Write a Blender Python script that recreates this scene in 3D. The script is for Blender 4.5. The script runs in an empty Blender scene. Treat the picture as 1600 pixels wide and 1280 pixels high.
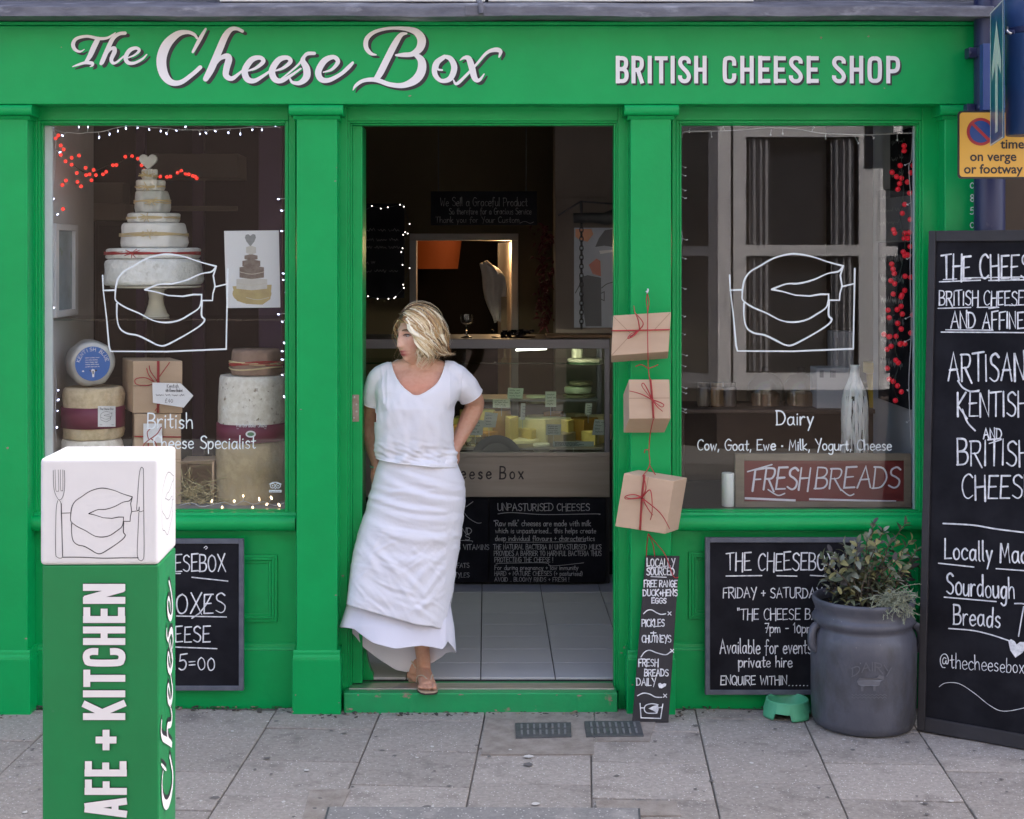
import bpy, bmesh, math, random
from mathutils import Vector, Matrix, noise
from mathutils.geometry import tessellate_polygon
random.seed(7)
C = bpy.context.scene.collection
sc = bpy.context.scene
R = math.radians
# ------------------------------------------------------------------ camera
D, H, F = 6.5, 1.94, 2385.0           # metres from the shopfront, eye height, focal length in photograph pixels
VX, VY = 760.0, 400.0                 # where the optical axis meets the photograph
cam_d = bpy.data.cameras.new('camera'); cam = bpy.data.objects.new('camera', cam_d); C.objects.link(cam)
cam.location = (0, -D, H); cam.rotation_euler = (R(90), 0, 0)
cam_d.sensor_width = 36; cam_d.lens = F/1600*36
cam_d.shift_x = (800-VX)/1600; cam_d.shift_y = -(640-VY)/1600
cam_d.clip_end = 500; cam_d.clip_start = 0.05
sc.camera = cam
# ------------------------------------------------------------------ sky and sun
w = bpy.data.worlds.new('World'); sc.world = w; w.use_nodes = True
nt = w.node_tree; bg = nt.nodes['Background']
sky = nt.nodes.new('ShaderNodeTexSky'); sky.sky_type = 'NISHITA'; sky.sun_disc = False
SUN_EL, SUN_AZ = R(46), R(42)         # azimuth from +Y clockwise: behind the shop, so its front stands in open shade and the far side of the street is sunlit
sky.sun_elevation = SUN_EL; sky.sun_rotation = SUN_AZ
sky.dust_density = 6.0; sky.air_density = .55; sky.ozone_density = .2
nt.links.new(sky.outputs[0], bg.inputs[0]); bg.inputs[1].default_value = 0.15
sl = bpy.data.lights.new('sun', 'SUN'); sl.energy = 3.5; sl.angle = R(.6); sl.color = (1, .97, .92)
so = bpy.data.objects.new('sun', sl); C.objects.link(so); so.location = (12, 14, 18)
sd = Vector((math.sin(SUN_AZ)*math.cos(SUN_EL), math.cos(SUN_AZ)*math.cos(SUN_EL), math.sin(SUN_EL)))
so.rotation_euler = (-sd).to_track_quat('-Z', 'Y').to_euler()
vs = sc.view_settings
sc.display_settings.display_device = 'sRGB'
vs.view_transform = 'Standard'; vs.look = 'None'; vs.gamma = 1; vs.use_curve_mapping = False
vs.exposure = 2.85
sc.cycles.max_bounces = 10; sc.cycles.transparent_max_bounces = 24
sc.cycles.use_denoising = True
# ------------------------------------------------------------------ measuring
SLOPE = 0.02                          # the pavement falls towards the road
def X(px, Y): return (px-VX)*(D+Y)/F
def Z(py, Y): return H-(py-VY)*(D+Y)/F
def P(px, py, Y): return Vector((X(px, Y), Y, Z(py, Y)))
def ground_z(y): return SLOPE*min(y, 0)
def ground(px, py):
    Y = (F*H-(py-VY)*D)/(py-VY+F*SLOPE); return P(px, py, Y)
def on_plane(p0, n):
    p0 = Vector(p0); n = Vector(n).normalized(); o = Vector((0, -D, H))
    if n.y > 0: n = -n
    def M(px, py, lift=0.0):
        d = Vector(((px-VX)/F, 1, -(py-VY)/F)); t = (p0-o).dot(n)/d.dot(n)
        return o+d*t+n*lift
    return M
def flat(Y): return on_plane((0, Y, 0), (0, -1, 0))
# ------------------------------------------------------------------ materials
MATS = {}
def mat(name, col, rough=.5, spec=.5, metal=0, var=None, var_scale=8, var_amt=.5, bump=0, bump_scale=60, detail=4,
        speck=None, speck_scale=250, speck_amt=.25, stretch=(1, 1, 1), rand=0, coat=0, rough_var=0, sub=0, trans=0, emit=None, estr=0, blotch=None, blotch_scale=3, blotch_at=(.55, .7)):
    if name in MATS: return MATS[name]
    m = bpy.data.materials.new(name); m.use_nodes = True; t = m.node_tree; b = t.nodes['Principled BSDF']
    N = t.nodes.new; L = t.links.new
    b.inputs['Base Color'].default_value = (*col, 1); b.inputs['Roughness'].default_value = rough
    b.inputs['Specular IOR Level'].default_value = spec; b.inputs['Metallic'].default_value = metal
    b.inputs['Coat Weight'].default_value = coat; b.inputs['Coat Roughness'].default_value = .12
    if sub: b.inputs['Subsurface Weight'].default_value = sub; b.inputs['Subsurface Radius'].default_value = (.012, .005, .003)
    if trans: b.inputs['Transmission Weight'].default_value = trans
    if emit: b.inputs['Emission Color'].default_value = (*emit, 1); b.inputs['Emission Strength'].default_value = estr
    tc = N('ShaderNodeTexCoord'); mp = N('ShaderNodeMapping'); mp.inputs['Scale'].default_value = stretch
    L(tc.outputs['Object'], mp.inputs[0]); co = mp.outputs[0]
    if rand:
        oi = N('ShaderNodeObjectInfo'); ad = N('ShaderNodeVectorMath'); ad.operation = 'ADD'
        ml = N('ShaderNodeVectorMath'); ml.operation = 'SCALE'; ml.inputs['Scale'].default_value = 37
        cb = N('ShaderNodeCombineXYZ')
        for i in range(3): L(oi.outputs['Random'], cb.inputs[i])
        L(cb.outputs[0], ml.inputs[0]); L(co, ad.inputs[0]); L(ml.outputs[0], ad.inputs[1]); co = ad.outputs[0]
    cur = None
    def mix(fac, col2):
        nonlocal cur
        x = N('ShaderNodeMix'); x.data_type = 'RGBA'
        if cur is None: x.inputs[6].default_value = (*col, 1)
        else: L(cur, x.inputs[6])
        x.inputs[7].default_value = (*col2, 1); L(fac, x.inputs[0]); cur = x.outputs[2]
    def ns(scale, det=4):
        n = N('ShaderNodeTexNoise'); n.inputs['Scale'].default_value = scale; n.inputs['Detail'].default_value = det
        n.inputs['Roughness'].default_value = .62; L(co, n.inputs['Vector']); return n
    def ramp(s, a, b_, amt=1):
        r = N('ShaderNodeMapRange'); r.inputs[1].default_value = a; r.inputs[2].default_value = b_
        r.inputs[4].default_value = amt; L(s, r.inputs[0]); return r.outputs[0]
    if var: mix(ramp(ns(var_scale, detail).outputs[0], .35, .65, var_amt), var)
    if blotch: mix(ramp(ns(blotch_scale, 6).outputs[0], *blotch_at), blotch)
    if speck:
        v = N('ShaderNodeTexVoronoi'); v.inputs['Scale'].default_value = speck_scale; L(co, v.inputs['Vector'])
        mix(ramp(v.outputs['Distance'], speck_amt, speck_amt*.6), speck)
    if rand:
        hs = N('ShaderNodeHueSaturation'); r = N('ShaderNodeMapRange'); r.inputs[3].default_value = 1-rand; r.inputs[4].default_value = 1+rand
        L(oi.outputs['Random'], r.inputs[0]); L(r.outputs[0], hs.inputs['Value'])
        if cur is None: hs.inputs['Color'].default_value = (*col, 1)
        else: L(cur, hs.inputs['Color'])
        cur = hs.outputs[0]
    if cur is not None: L(cur, b.inputs['Base Color'])
    if rough_var:
        r = N('ShaderNodeMapRange'); r.inputs[3].default_value = max(.02, rough-rough_var); r.inputs[4].default_value = min(1, rough+rough_var)
        L(ns(6).outputs[0], r.inputs[0]); L(r.outputs[0], b.inputs['Roughness'])
    if bump:
        bp = N('ShaderNodeBump'); bp.inputs['Strength'].default_value = 1; bp.inputs['Distance'].default_value = bump
        L(ns(bump_scale, 5).outputs[0], bp.inputs['Height']); L(bp.outputs[0], b.inputs['Normal'])
    MATS[name] = m; return m
def glass_mat(name, tint=(1, 1, 1), refl=1.0, rough=0.0, ior=1.5):
    if name in MATS: return MATS[name]
    m = bpy.data.materials.new(name); m.use_nodes = True; t = m.node_tree; t.nodes.remove(t.nodes['Principled BSDF'])
    N = t.nodes.new; L = t.links.new; out = t.nodes['Material Output']
    a = N('ShaderNodeBsdfTransparent'); a.inputs[0].default_value = (*tint, 1)
    g = N('ShaderNodeBsdfGlossy'); g.inputs['Roughness'].default_value = rough
    fr = N('ShaderNodeFresnel'); fr.inputs['IOR'].default_value = ior
    mu = N('ShaderNodeMath'); mu.operation = 'MULTIPLY'; mu.inputs[1].default_value = refl; mu.use_clamp = True
    ge = N('ShaderNodeNewGeometry'); bf = N('ShaderNodeMath'); bf.operation = 'MULTIPLY_ADD'; bf.inputs[1].default_value = -1; bf.inputs[2].default_value = 1; m2 = N('ShaderNodeMath'); m2.operation = 'MULTIPLY'   # only the outer face of a pane reflects
    x = N('ShaderNodeMixShader'); L(fr.outputs[0], mu.inputs[0]); L(ge.outputs['Backfacing'], bf.inputs[0]); L(mu.outputs[0], m2.inputs[0]); L(bf.outputs[0], m2.inputs[1]); L(m2.outputs[0], x.inputs[0]); L(a.outputs[0], x.inputs[1]); L(g.outputs[0], x.inputs[2]); L(x.outputs[0], out.inputs[0])
    MATS[name] = m; return m
def emis(name, col, s):
    return mat(name, (.02, .02, .02), emit=col, estr=s)
# ------------------------------------------------------------------ mesh building
class MB:
    def __init__(s): s.v = []; s.f = []; s.m = []
    def add(s, vs, fs, mi=0):
        o = len(s.v); s.v += [tuple(v) for v in vs]
        for f in fs: s.f.append(tuple(i+o for i in f)); s.m.append(mi)
        return s
    def box(s, x0, x1, y0, y1, z0, z1, mi=0):
        v = [(x0,y0,z0),(x1,y0,z0),(x1,y1,z0),(x0,y1,z0),(x0,y0,z1),(x1,y0,z1),(x1,y1,z1),(x0,y1,z1)]
        return s.add(v, [(0,3,2,1),(4,5,6,7),(0,1,5,4),(1,2,6,5),(2,3,7,6),(3,0,4,7)], mi)
    def pbox(s, px0, px1, py0, py1, Y0, Y1, mi=0):        # a box whose front face, at depth Y0, measures so in the photograph
        return s.box(X(px0, Y0), X(px1, Y0), Y0, Y1, Z(py1, Y0), Z(py0, Y0), mi)
    def hexa(s, q, d, mi=0):                                # a quad and its thickness vector
        q = [Vector(p) for p in q]; d = Vector(d); v = q+[p+d for p in q]
        return s.add(v, [(0,1,2,3),(7,6,5,4),(0,4,5,1),(1,5,6,2),(2,6,7,3),(3,7,4,0)], mi)
    def tube(s, pts, r, n=8, mi=0, cap=True, flatten=1.0):
        pts = [Vector(p) for p in pts]; k = len(pts); rr = r if isinstance(r, (list, tuple)) else [r]*k
        o = len(s.v); up = None
        for i, p in enumerate(pts):
            t = (pts[min(i+1, k-1)]-pts[max(i-1, 0)])
            if t.length < 1e-9: t = Vector((0, 0, 1))
            t.normalize()
            if up is None:
                a = Vector((0, 0, 1)) if abs(t.z) < .9 else Vector((0, 1, 0)); up = (a-t*a.dot(t)).normalized()
            else:
                up = up-t*up.dot(t)
                if up.length < 1e-6: up = t.orthogonal()
                up.normalize()
            sd_ = t.cross(up)
            for j in range(n):
                a = 2*math.pi*j/n; s.v.append(tuple(p+(up*math.cos(a)*flatten+sd_*math.sin(a))*rr[i]))
        for i in range(k-1):
            for j in range(n):
                a = o+i*n+j; b = o+i*n+(j+1) % n; s.f.append((a, b, b+n, a+n)); s.m.append(mi)
        if cap:
            s.f.append(tuple(o+j for j in reversed(range(n)))); s.m.append(mi)
            s.f.append(tuple(o+(k-1)*n+j for j in range(n))); s.m.append(mi)
        return s
    def lathe(s, prof, c=(0, 0, 0), n=40, mi=0, M=None, jig=0):
        o = len(s.v); c = Vector(c)
        for i, (r, z) in enumerate(prof):
            for j in range(n):
                a = 2*math.pi*j/n; rr = r
                if jig: rr = r+jig*(noise.noise((math.cos(a)*2, math.sin(a)*2, z*14))-.0)
                p = Vector((rr*math.cos(a), rr*math.sin(a), z))
                if M: p = M @ p
                s.v.append(tuple(p+c))
        for i in range(len(prof)-1):
            for j in range(n):
                a = o+i*n+j; b = o+i*n+(j+1) % n; s.f.append((a, b, b+n, a+n)); s.m.append(mi)
        if prof[0][0] > 1e-6: s.f.append(tuple(o+j for j in reversed(range(n)))); s.m.append(mi)
        if prof[-1][0] > 1e-6: s.f.append(tuple(o+(len(prof)-1)*n+j for j in range(n))); s.m.append(mi)
        return s
    def ball(s, c, r, n=8, mi=0, sc3=(1, 1, 1)):
        k = max(4, n//2); prof = [(math.sin(math.pi*i/k)*r, -math.cos(math.pi*i/k)*r) for i in range(k+1)]
        prof[0] = (1e-7, -r); prof[-1] = (1e-7, r)
        return s.lathe(prof, c, n, mi, Matrix.Diagonal((*sc3, 1)).to_3x3())
    def extrude_x(s, prof, x0, x1, mi=0):                   # closed profile of (y, z) swept along x
        k = len(prof); v = [(x0, y, z) for y, z in prof]+[(x1, y, z) for y, z in prof]
        f = [(i, (i+1) % k, (i+1) % k+k, i+k) for i in range(k)]
        tri = tessellate_polygon([[Vector((y, z, 0)) for y, z in prof]])
        f += [tuple(t) for t in tri]+[tuple(i+k for i in reversed(t)) for t in tri]
        return s.add(v, f, mi)
    def fill(s, pts, M, lift=.001, mi=0):                   # a filled outline in photograph pixels, mapped to a plane
        tri = tessellate_polygon([[Vector((x, y, 0)) for x, y in pts]])
        return s.add([M(x, y, lift) for x, y in pts], [tuple(t) for t in tri], mi)
    def build(s, name, ms, parent=None, smooth=False, bevel=0, seg=2, loc=None, subdiv=0, normals=True):
        me = bpy.data.meshes.new(name)
        if loc is not None:
            l = Vector(loc); vs_ = [tuple(Vector(v)-l) for v in s.v]
        else: vs_ = s.v
        me.from_pydata(vs_, [], s.f)
        for m_ in (ms if isinstance(ms, (list, tuple)) else [ms]): me.materials.append(m_)
        me.polygons.foreach_set('material_index', s.m)
        if normals:
            bm = bmesh.new(); bm.from_mesh(me); bmesh.ops.recalc_face_normals(bm, faces=bm.faces); bm.to_mesh(me); bm.free()
        if smooth:
            me.polygons.foreach_set('use_smooth', [True]*len(me.polygons))
            if smooth is not True: me.set_sharp_from_angle(angle=R(smooth))
        me.update()
        o = bpy.data.objects.new(name, me); C.objects.link(o)
        if loc is not None: o.location = loc
        if parent is not None:
            o.parent = parent
            if loc is None: o.matrix_parent_inverse = world_of(parent).inverted()
            else: o.location = Vector(loc); o.matrix_parent_inverse = world_of(parent).inverted()
        if bevel:
            b = o.modifiers.new('bevel', 'BEVEL'); b.width = bevel; b.segments = seg; b.limit_method = 'ANGLE'; b.angle_limit = R(40)
        if subdiv:
            b = o.modifiers.new('subdivision', 'SUBSURF'); b.levels = subdiv; b.render_levels = subdiv
        return o
def world_of(o):
    m = Matrix.LocRotScale(o.location, o.rotation_euler, o.scale)
    if o.parent is not None: m = world_of(o.parent) @ o.matrix_parent_inverse @ m
    return m
def tag(o, label=None, cat=None, group=None, kind=None):
    if label: o['label'] = label
    if cat: o['category'] = cat
    if group: o['group'] = group
    if kind: o['kind'] = kind
    return o
def thing(name, loc, label, cat, group=None, rot=(0, 0, 0)):
    o = bpy.data.objects.new(name, None); C.objects.link(o); o.location = loc; o.rotation_euler = rot; o.empty_display_size = .05
    return tag(o, label, cat, group)
def catmull(pts, sub=6, closed=False):
    n = len(pts); out = []
    if n < 3: return [tuple(p) for p in pts]
    rng = range(n if closed else n-1)
    for i in rng:
        g = (lambda k: pts[k % n]) if closed else (lambda k: pts[min(max(k, 0), n-1)])
        p0, p1, p2, p3 = g(i-1), g(i), g(i+1), g(i+2)
        for j in range(sub):
            t = j/sub; t2 = t*t; t3 = t2*t
            out.append(tuple(.5*((2*b)+(-a+c)*t+(2*a-5*b+4*c-d)*t2+(-a+3*b-3*c+d)*t3) for a, b, c, d in zip(p0, p1, p2, p3)))
    out.append(tuple(pts[0] if closed else pts[-1]))
    return out
# ------------------------------------------------------------------ brush strokes: flat ribbons lying just proud of a surface
class Ink:
    def __init__(s, M, base=.0012): s.mb = MB(); s.M = M; s.base = base; s.k = 0
    def stroke(s, pts, wd, cap='round', smooth=False, mi=0, step=1e-5):
        p = [(q[0], q[1], (q[2] if len(q) > 2 else wd)) for q in pts]
        if smooth: p = catmull(p, smooth if smooth is not True else 5)
        q = [p[0]]
        for a in p[1:]:
            if math.hypot(a[0]-q[-1][0], a[1]-q[-1][1]) > 1e-4: q.append(a)
        p = q; n = len(p)
        if n < 2: return s
        L_, R_ = [], []
        for i in range(n):
            def dr(a, b): 
                dx, dy = b[0]-a[0], b[1]-a[1]; l = math.hypot(dx, dy) or 1; return dx/l, dy/l
            d1 = dr(p[max(i-1, 0)], p[i]) if i > 0 else dr(p[0], p[1]); d2 = dr(p[i], p[i+1]) if i < n-1 else d1
            nx, ny = -(d1[1]+d2[1]), d1[0]+d2[0]; l = math.hypot(nx, ny)
            if l < .35: nx, ny, l = -d1[1], d1[0], 1
            nx /= l; ny /= l; c = max(.5, nx*-d1[1]+ny*d1[0]); h = max(1e-4, p[i][2]/2)/c
            L_.append((p[i][0]+nx*h, p[i][1]+ny*h)); R_.append((p[i][0]-nx*h, p[i][1]-ny*h))
        v = []; f = []
        s.k += 1; b0 = s.base+s.k*2e-5
        for i in range(n):
            li = b0+i*step*.2; v.append(s.M(*L_[i], li)); v.append(s.M(*R_[i], li))
        for i in range(n-1): f.append((2*i, 2*i+1, 2*i+3, 2*i+2))
        if cap == 'round':
            for e, (a, b, sg) in enumerate(((L_[0], R_[0], 1), (R_[-1], L_[-1], 1))):
                cx, cy = (a[0]+b[0])/2, (a[1]+b[1])/2; r = math.hypot(a[0]-b[0], a[1]-b[1])/2; a0 = math.atan2(a[1]-cy, a[0]-cx)
                li = b0+(0 if e == 0 else (n-1)*step*.2); o = len(v)
                for j in range(6): v.append(s.M(cx+r*math.cos(a0+math.pi*j/5), cy+r*math.sin(a0+math.pi*j/5), li))
                f.append(tuple(o+j for j in range(6)))
        s.mb.add(v, f, mi); return s
    def fill(s, pts, mi=0):
        s.k += 1; s.mb.fill(pts, s.M, s.base+s.k*2e-5, mi); return s
    def write(s, text, x, y, h, w=None, t=2.2, font=None, tilt=0, slant=0, jit=.03, mi=0, T=None, cap='round', gap=1.6, hw=1.0, rng=None, per=None):
        font = font or HAND; rnd = rng or random
        segs = []; cx = 0; ci = -1
        for ch in text:
            ci += 1
            if ch == ' ': cx += 4.2; continue
            g = font.get(ch) or font.get(ch.upper())
            if not g: cx += 3; continue
            sc_ = 1+rnd.uniform(-jit, jit)*1.5; ro = rnd.uniform(-jit, jit)*1.3; dy = rnd.uniform(-jit, jit)*8
            for sm, pl in g[1]:
                segs.append((ci, sm, [(cx+(a*math.cos(ro)-b*math.sin(ro))*sc_, (b*math.cos(ro)+a*math.sin(ro))*sc_+dy) for a, b in pl]))
            cx += g[0]+gap
        cx -= gap
        ky = h/10; kx = (w/cx) if w else ky*hw
        for ci, sm, pl in segs:
            q = []
            tgt = s if per is None else per.setdefault((text, ci), Ink(s.M, s.base))
            for a, b in pl:
                u = a*kx+b*ky*slant; v = b*ky
                if T: q.append(T(u, v))
                else: q.append((x+u*math.cos(tilt)+v*math.sin(tilt)*0, y-v+u*math.sin(tilt)))
            tt = t*(1+rnd.uniform(-.12, .12) if jit else 1)
            if jit and len(q) > 1: a_ = rnd.uniform(.92, 1.18); b_ = rnd.uniform(.62, 1.0); q = [(z[0], z[1], tt*(a_+(b_-a_)*i/(len(q)-1))) for i, z in enumerate(q)]
            tgt.stroke(q, tt, smooth=4 if sm else False, mi=mi, cap=cap)
        return s
    def scribble(s, x, y, w, h, t, rn, mi=0):                      # writing too small to read: a wavering line broken into words
        x1 = x+w
        while x < x1-h:
            l = min(x1-x, h*rn.uniform(2, 5)); n = max(4, int(l/h*2.6)); s.stroke([(x+l*i/n, y-h*(rn.uniform(.0, .35) if i % 2 else rn.uniform(.45, 1))) for i in range(n+1)], t, smooth=2, mi=mi); x += l+h*.8
        return s
    def build(s, name, ms, parent): return s.mb.build(name, ms, parent, normals=False)
def _font(d):
    out = {}
    for ch, t in d.items():
        pr = t.split(';'); adv = float(pr[0]); st = []
        for q in pr[1:]:
            q = q.strip(); sm = q.startswith('~'); a = [float(z) for z in q.lstrip('~').split()]
            st.append((sm, list(zip(a[0::2], a[1::2]))))
        out[ch] = (adv, st)
    return out
_O = '~2 5.6 .5 4.6 0 2.8 .7 .6 2 0 3.5 .8 4 2.8 3.4 4.8 2 5.6'
_B = '~4 5 2 5.6 .3 4 .3 1.2 1.8 0 3.5 1.5 4 5'
HAND = _font({
'A':'6;0 0 3 10 6 0;1 3.8 5 4','B':'5;0 0 0 10;~0 10 3.6 9.6 4.4 7.4 3 5.5 0 5;~0 5 4 4.8 5 2.5 3.5 .3 -.5 0','C':'5.2;~5.2 8.6 3.4 10 1 8.5 0 5 1 1.2 3 0 5.2 1.2',
'D':'5.5;0 0 0 10;~-.6 10 3.5 9.3 5.5 5 3.5 .7 -.6 0','E':'4.6;4.8 10 .2 9.8 0 0 4.8 .2;0 5 3.8 5.3','F':'4.4;0 -.5 .2 9.8 5 10.4;0 5 3.8 5.2','G':'5.8;~5.3 8.5 3 10 .5 7.5 0 4 1.5 .3 4 0 5.4 2 5.5 4.5;3 4.5 6.2 4.5',
'H':'5;0 -.4 0 10;5 -1 5 10;0 5 5 5.3','I':'.6;.2 0 .2 10','J':'4;~3.5 10 3.5 2.5 2.5 0 0 1','K':'5;0 0 0 10;4.8 10 0 4.6 5.5 -1','L':'4.2;.2 10 0 0 4.4 .3','M':'6.5;0 0 .7 10 3.2 3 5.7 10 6.5 0','N':'5;0 0 0 10 4.8 .3 5 10.8',
'O':'5.8;~3 10 .8 8.5 0 5 1 1 3 0 5 1.5 5.8 5 5 8.5 3 10','P':'4.8;0 0 0 10;~-.5 9.8 4 9.7 5 7.5 4 5 0 4.5','Q':'6;~3 10 .8 8.5 0 5 1 1 3 0 5 1.5 5.8 5 5 8.5 3 10;3.6 2.5 6 -1','R':'5.2;0 0 0 10;~-.5 9.8 4 9.7 4.8 7.5 3.5 5.2 0 4.9;1.8 5 5.6 -.8',
'S':'4.8;~4.8 8.8 3 10 .7 8.8 .8 6.5 3 5.2 4.8 3.5 4.4 1 2.5 0 0 1.2','T':'5;-.6 9.8 5.6 10.3;2.5 10 2.4 0','U':'5;~0 10 0 3 1 .4 3 0 4.7 1.5 5 4 5 10','V':'5.2;0 10 2.7 0 5.4 10','W':'7;0 10 1.7 0 3.5 7 5.3 0 7 10','X':'5.4;0 10 5.6 -.4;5.3 10.2 0 0','Y':'5;0 10 2.6 5;5.4 10.4 1.8 -2','Z':'5;0 10 5 10 0 0 5 0',
'a':'4.6;'+_B+';4 5.5 4 1 4.8 0','b':'4;0 10 0 0;~0 3.5 1.5 5.5 3.6 5 4 2.5 3 .3 1.2 0 0 1','c':'3.8;~3.8 4.6 2.3 5.6 .6 4.6 0 2.6 .8 .6 2.3 0 3.9 .9','d':'4.3;'+_B+';4.1 10.2 4 0','e':'3.9;~.2 2.8 3.8 3.2 3.4 5 2 5.6 .5 4.5 0 2.5 .8 .5 2.4 0 4.1 1',
'f':'3.4;~3.9 9 2.8 10 1.6 9 1.4 5 1.1 -1.5;0 5.2 3.3 5.5','g':'4.2;'+_B+';~4 5.5 4 0 3.5 -2.8 1.8 -3.6 .2 -2.6','h':'4;0 10 0 0;~0 3.3 1.3 5.2 2.8 5.4 3.6 4 3.8 0','i':'.8;.3 5.5 .3 0;.3 7.5 .5 8','j':'2;~1.5 5.5 1.5 -2 0 -3.5;1.5 7.6 1.6 8','k':'3.8;0 10 0 0;3.5 5.5 0 2.3 3.8 -.2','l':'1;.2 10.2 .2 .8 .9 0',
'm':'5.8;0 5.5 0 0;~0 3.5 1 5.3 2.2 5.3 2.7 4 2.8 0;~2.8 3.5 3.8 5.3 5 5.3 5.5 4 5.6 0','n':'4;0 5.5 0 0;~0 3.3 1.3 5.2 2.8 5.4 3.6 4 3.8 0','o':'4;'+_O,'p':'4;0 5.8 0 -3.8;~0 3.5 1.5 5.5 3.6 5 4 2.5 3 .3 1.2 0 0 1','q':'4.2;'+_B+';4 5.5 4 -3.5','r':'3;0 5.5 0 0;~0 3.3 1 5 2.3 5.6 3 5.2',
's':'3.3;~3.2 4.8 1.9 5.6 .5 4.7 .9 3.3 2.5 2.5 3.2 1.3 2 0 .1 .7','t':'3;1.5 8.8 1.3 1 2.1 0 3.1 .6;-.2 5.4 3.3 5.8','u':'4;~0 5.5 0 1.6 1 .1 2.6 .4 3.7 2;3.8 5.5 3.9 0','v':'3.7;0 5.5 1.8 0 3.7 5.8','w':'5.4;0 5.5 1.3 0 2.7 4.5 4 0 5.4 5.8','x':'3.6;0 5.5 3.6 0;3.6 5.5 0 0','y':'3.8;0 5.5 1.9 .3;3.8 5.8 .8 -3.8','z':'3.5;0 5.5 3.5 5.5 0 0 3.5 0',
'0':'4;~2 7.5 .5 6 0 3.6 .8 .8 2 0 3.6 1.2 4 3.8 3.3 6.5 2 7.5','1':'2;0 8 1.4 10 1.3 0','5':'4.6;5 10.2 1 9.6 .6 5.6;~.6 5.6 3 6.2 4.4 4 3.5 1 1.6 0 0 1','6':'4;~3.6 10 1 6 .2 2.5 2 0 4 2.2 2.4 4.6 .4 3','7':'4;0 10 4.3 10.2 1.6 0;.6 5 4 5.2','8':'4;~2 5 .3 7.5 2 10 3.8 7.5 2 5 .2 2.3 2 0 4 2.3 2 5','3':'4;~.2 9 2 10 3.6 8 1.6 5.3 4 3 2.4 .2 0 1','2':'4;~.2 8 2 10 3.8 8 2.5 4.5 0 0;0 0 4.2 .2','4':'4;3 0 3 10 0 3.5 4.3 3.5','9':'4;~3.8 8 2 10 .2 7.6 1.8 5.4 3.8 7.8;3.8 8 3 0',
'+':'4;2 2 2 7;0 4.5 4 4.6','-':'3;0 4 3 4.2','.':'.6;.1 0 .4 .3',',':'1;.6 .5 0 -1.8','!':'1;.5 10 .4 3;.4 0 .5 .4',"'":'.8;.3 10 .2 8',"\"":'1.6;0 10 0 8;1.4 10 1.4 8','=':'3.6;0 3 3.5 3.1;0 5 3.6 5.2','(':'1.8;~1.6 10.5 0 5 1.6 -1',')':'1.8;~0 10.5 1.6 5 0 -1','~':'5;~0 4 1.5 5.6 3.5 3.8 5 5','*':'2;.6 3.8 1.4 3.8 1.4 4.4 .6 4.4 .6 3.8',
'@':'7;~5 6.5 3.3 7 2 5 2.4 3 4 3 5 5 5 3.2 6.4 3 7 6 5.5 9 3 9.4 .6 7.5 0 4 1.5 .6 4 .2','£':'4.6;~4.2 8.5 2.8 10 1.5 8 1.6 3 .2 0;0 0 4.5 .4;.2 4.8 3.2 5','&':'5;~5 0 1 7.5 2 10 3.4 8 .4 3 1.5 0 4.5 4'})
# square-cut capitals (10 high; the stroke is laid to the middle of each limb)
BLOCK = _font({
'B':'5;1 0 1 10;~1 9.1 3 9.1 4 8.3 4 6.4 3 5.3 1 5.2;~1 5.2 3.2 5.1 4.2 4 4.2 2 3.2 .9 1 .9','R':'5.2;1 0 1 10;~1 9.1 3 9.1 4 8.3 4 6.2 3 5 1 4.9;2.6 5 4.3 0','I':'2;1 0 1 10','T':'4.8;0 9.1 4.8 9.1;2.4 0 2.4 9.1',
'S':'5;~4.1 7.2 4.1 8.2 3.3 9.1 1.8 9.1 1 8.2 1 7 1.8 5.8 3.3 4.3 4.1 3 4.1 1.9 3.3 .9 1.8 .9 .9 1.9 .9 2.9','H':'5.2;1 0 1 10;4.2 0 4.2 10;1 5 4.2 5','C':'5;~4.1 6.4 4.1 8 3.4 9.1 1.8 9.1 1 8 1 2 1.8 .9 3.4 .9 4.1 2 4.1 3.6','E':'4.4;1 0 1 10;1 9.1 4.4 9.1;1 5 4 5;1 .9 4.4 .9',
'O':'5.4;~2.7 9.1 1.7 8.9 1 7.6 1 2.4 1.7 1.1 2.7 .9 3.7 1.1 4.4 2.4 4.4 7.6 3.7 8.9 2.7 9.1','P':'5;1 0 1 10;~1 9.1 3.2 9.1 4.2 8.1 4.2 5.6 3.2 4.5 1 4.4','F':'4.4;1 0 1 10;1 9.1 4.4 9.1;1 4.9 3.9 4.9','A':'5.6;.9 0 2.5 10;4.7 0 3.1 10;1.4 2.8 4.2 2.8','K':'5.4;1 0 1 10;4.6 10 1.6 4.6;2 5.6 4.8 0','N':'5.6;1 0 1 10;4.6 0 4.6 10;1.3 9.6 4.3 .4','+':'5;2.5 2.2 2.5 7.8;0 5 5 5'})
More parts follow.
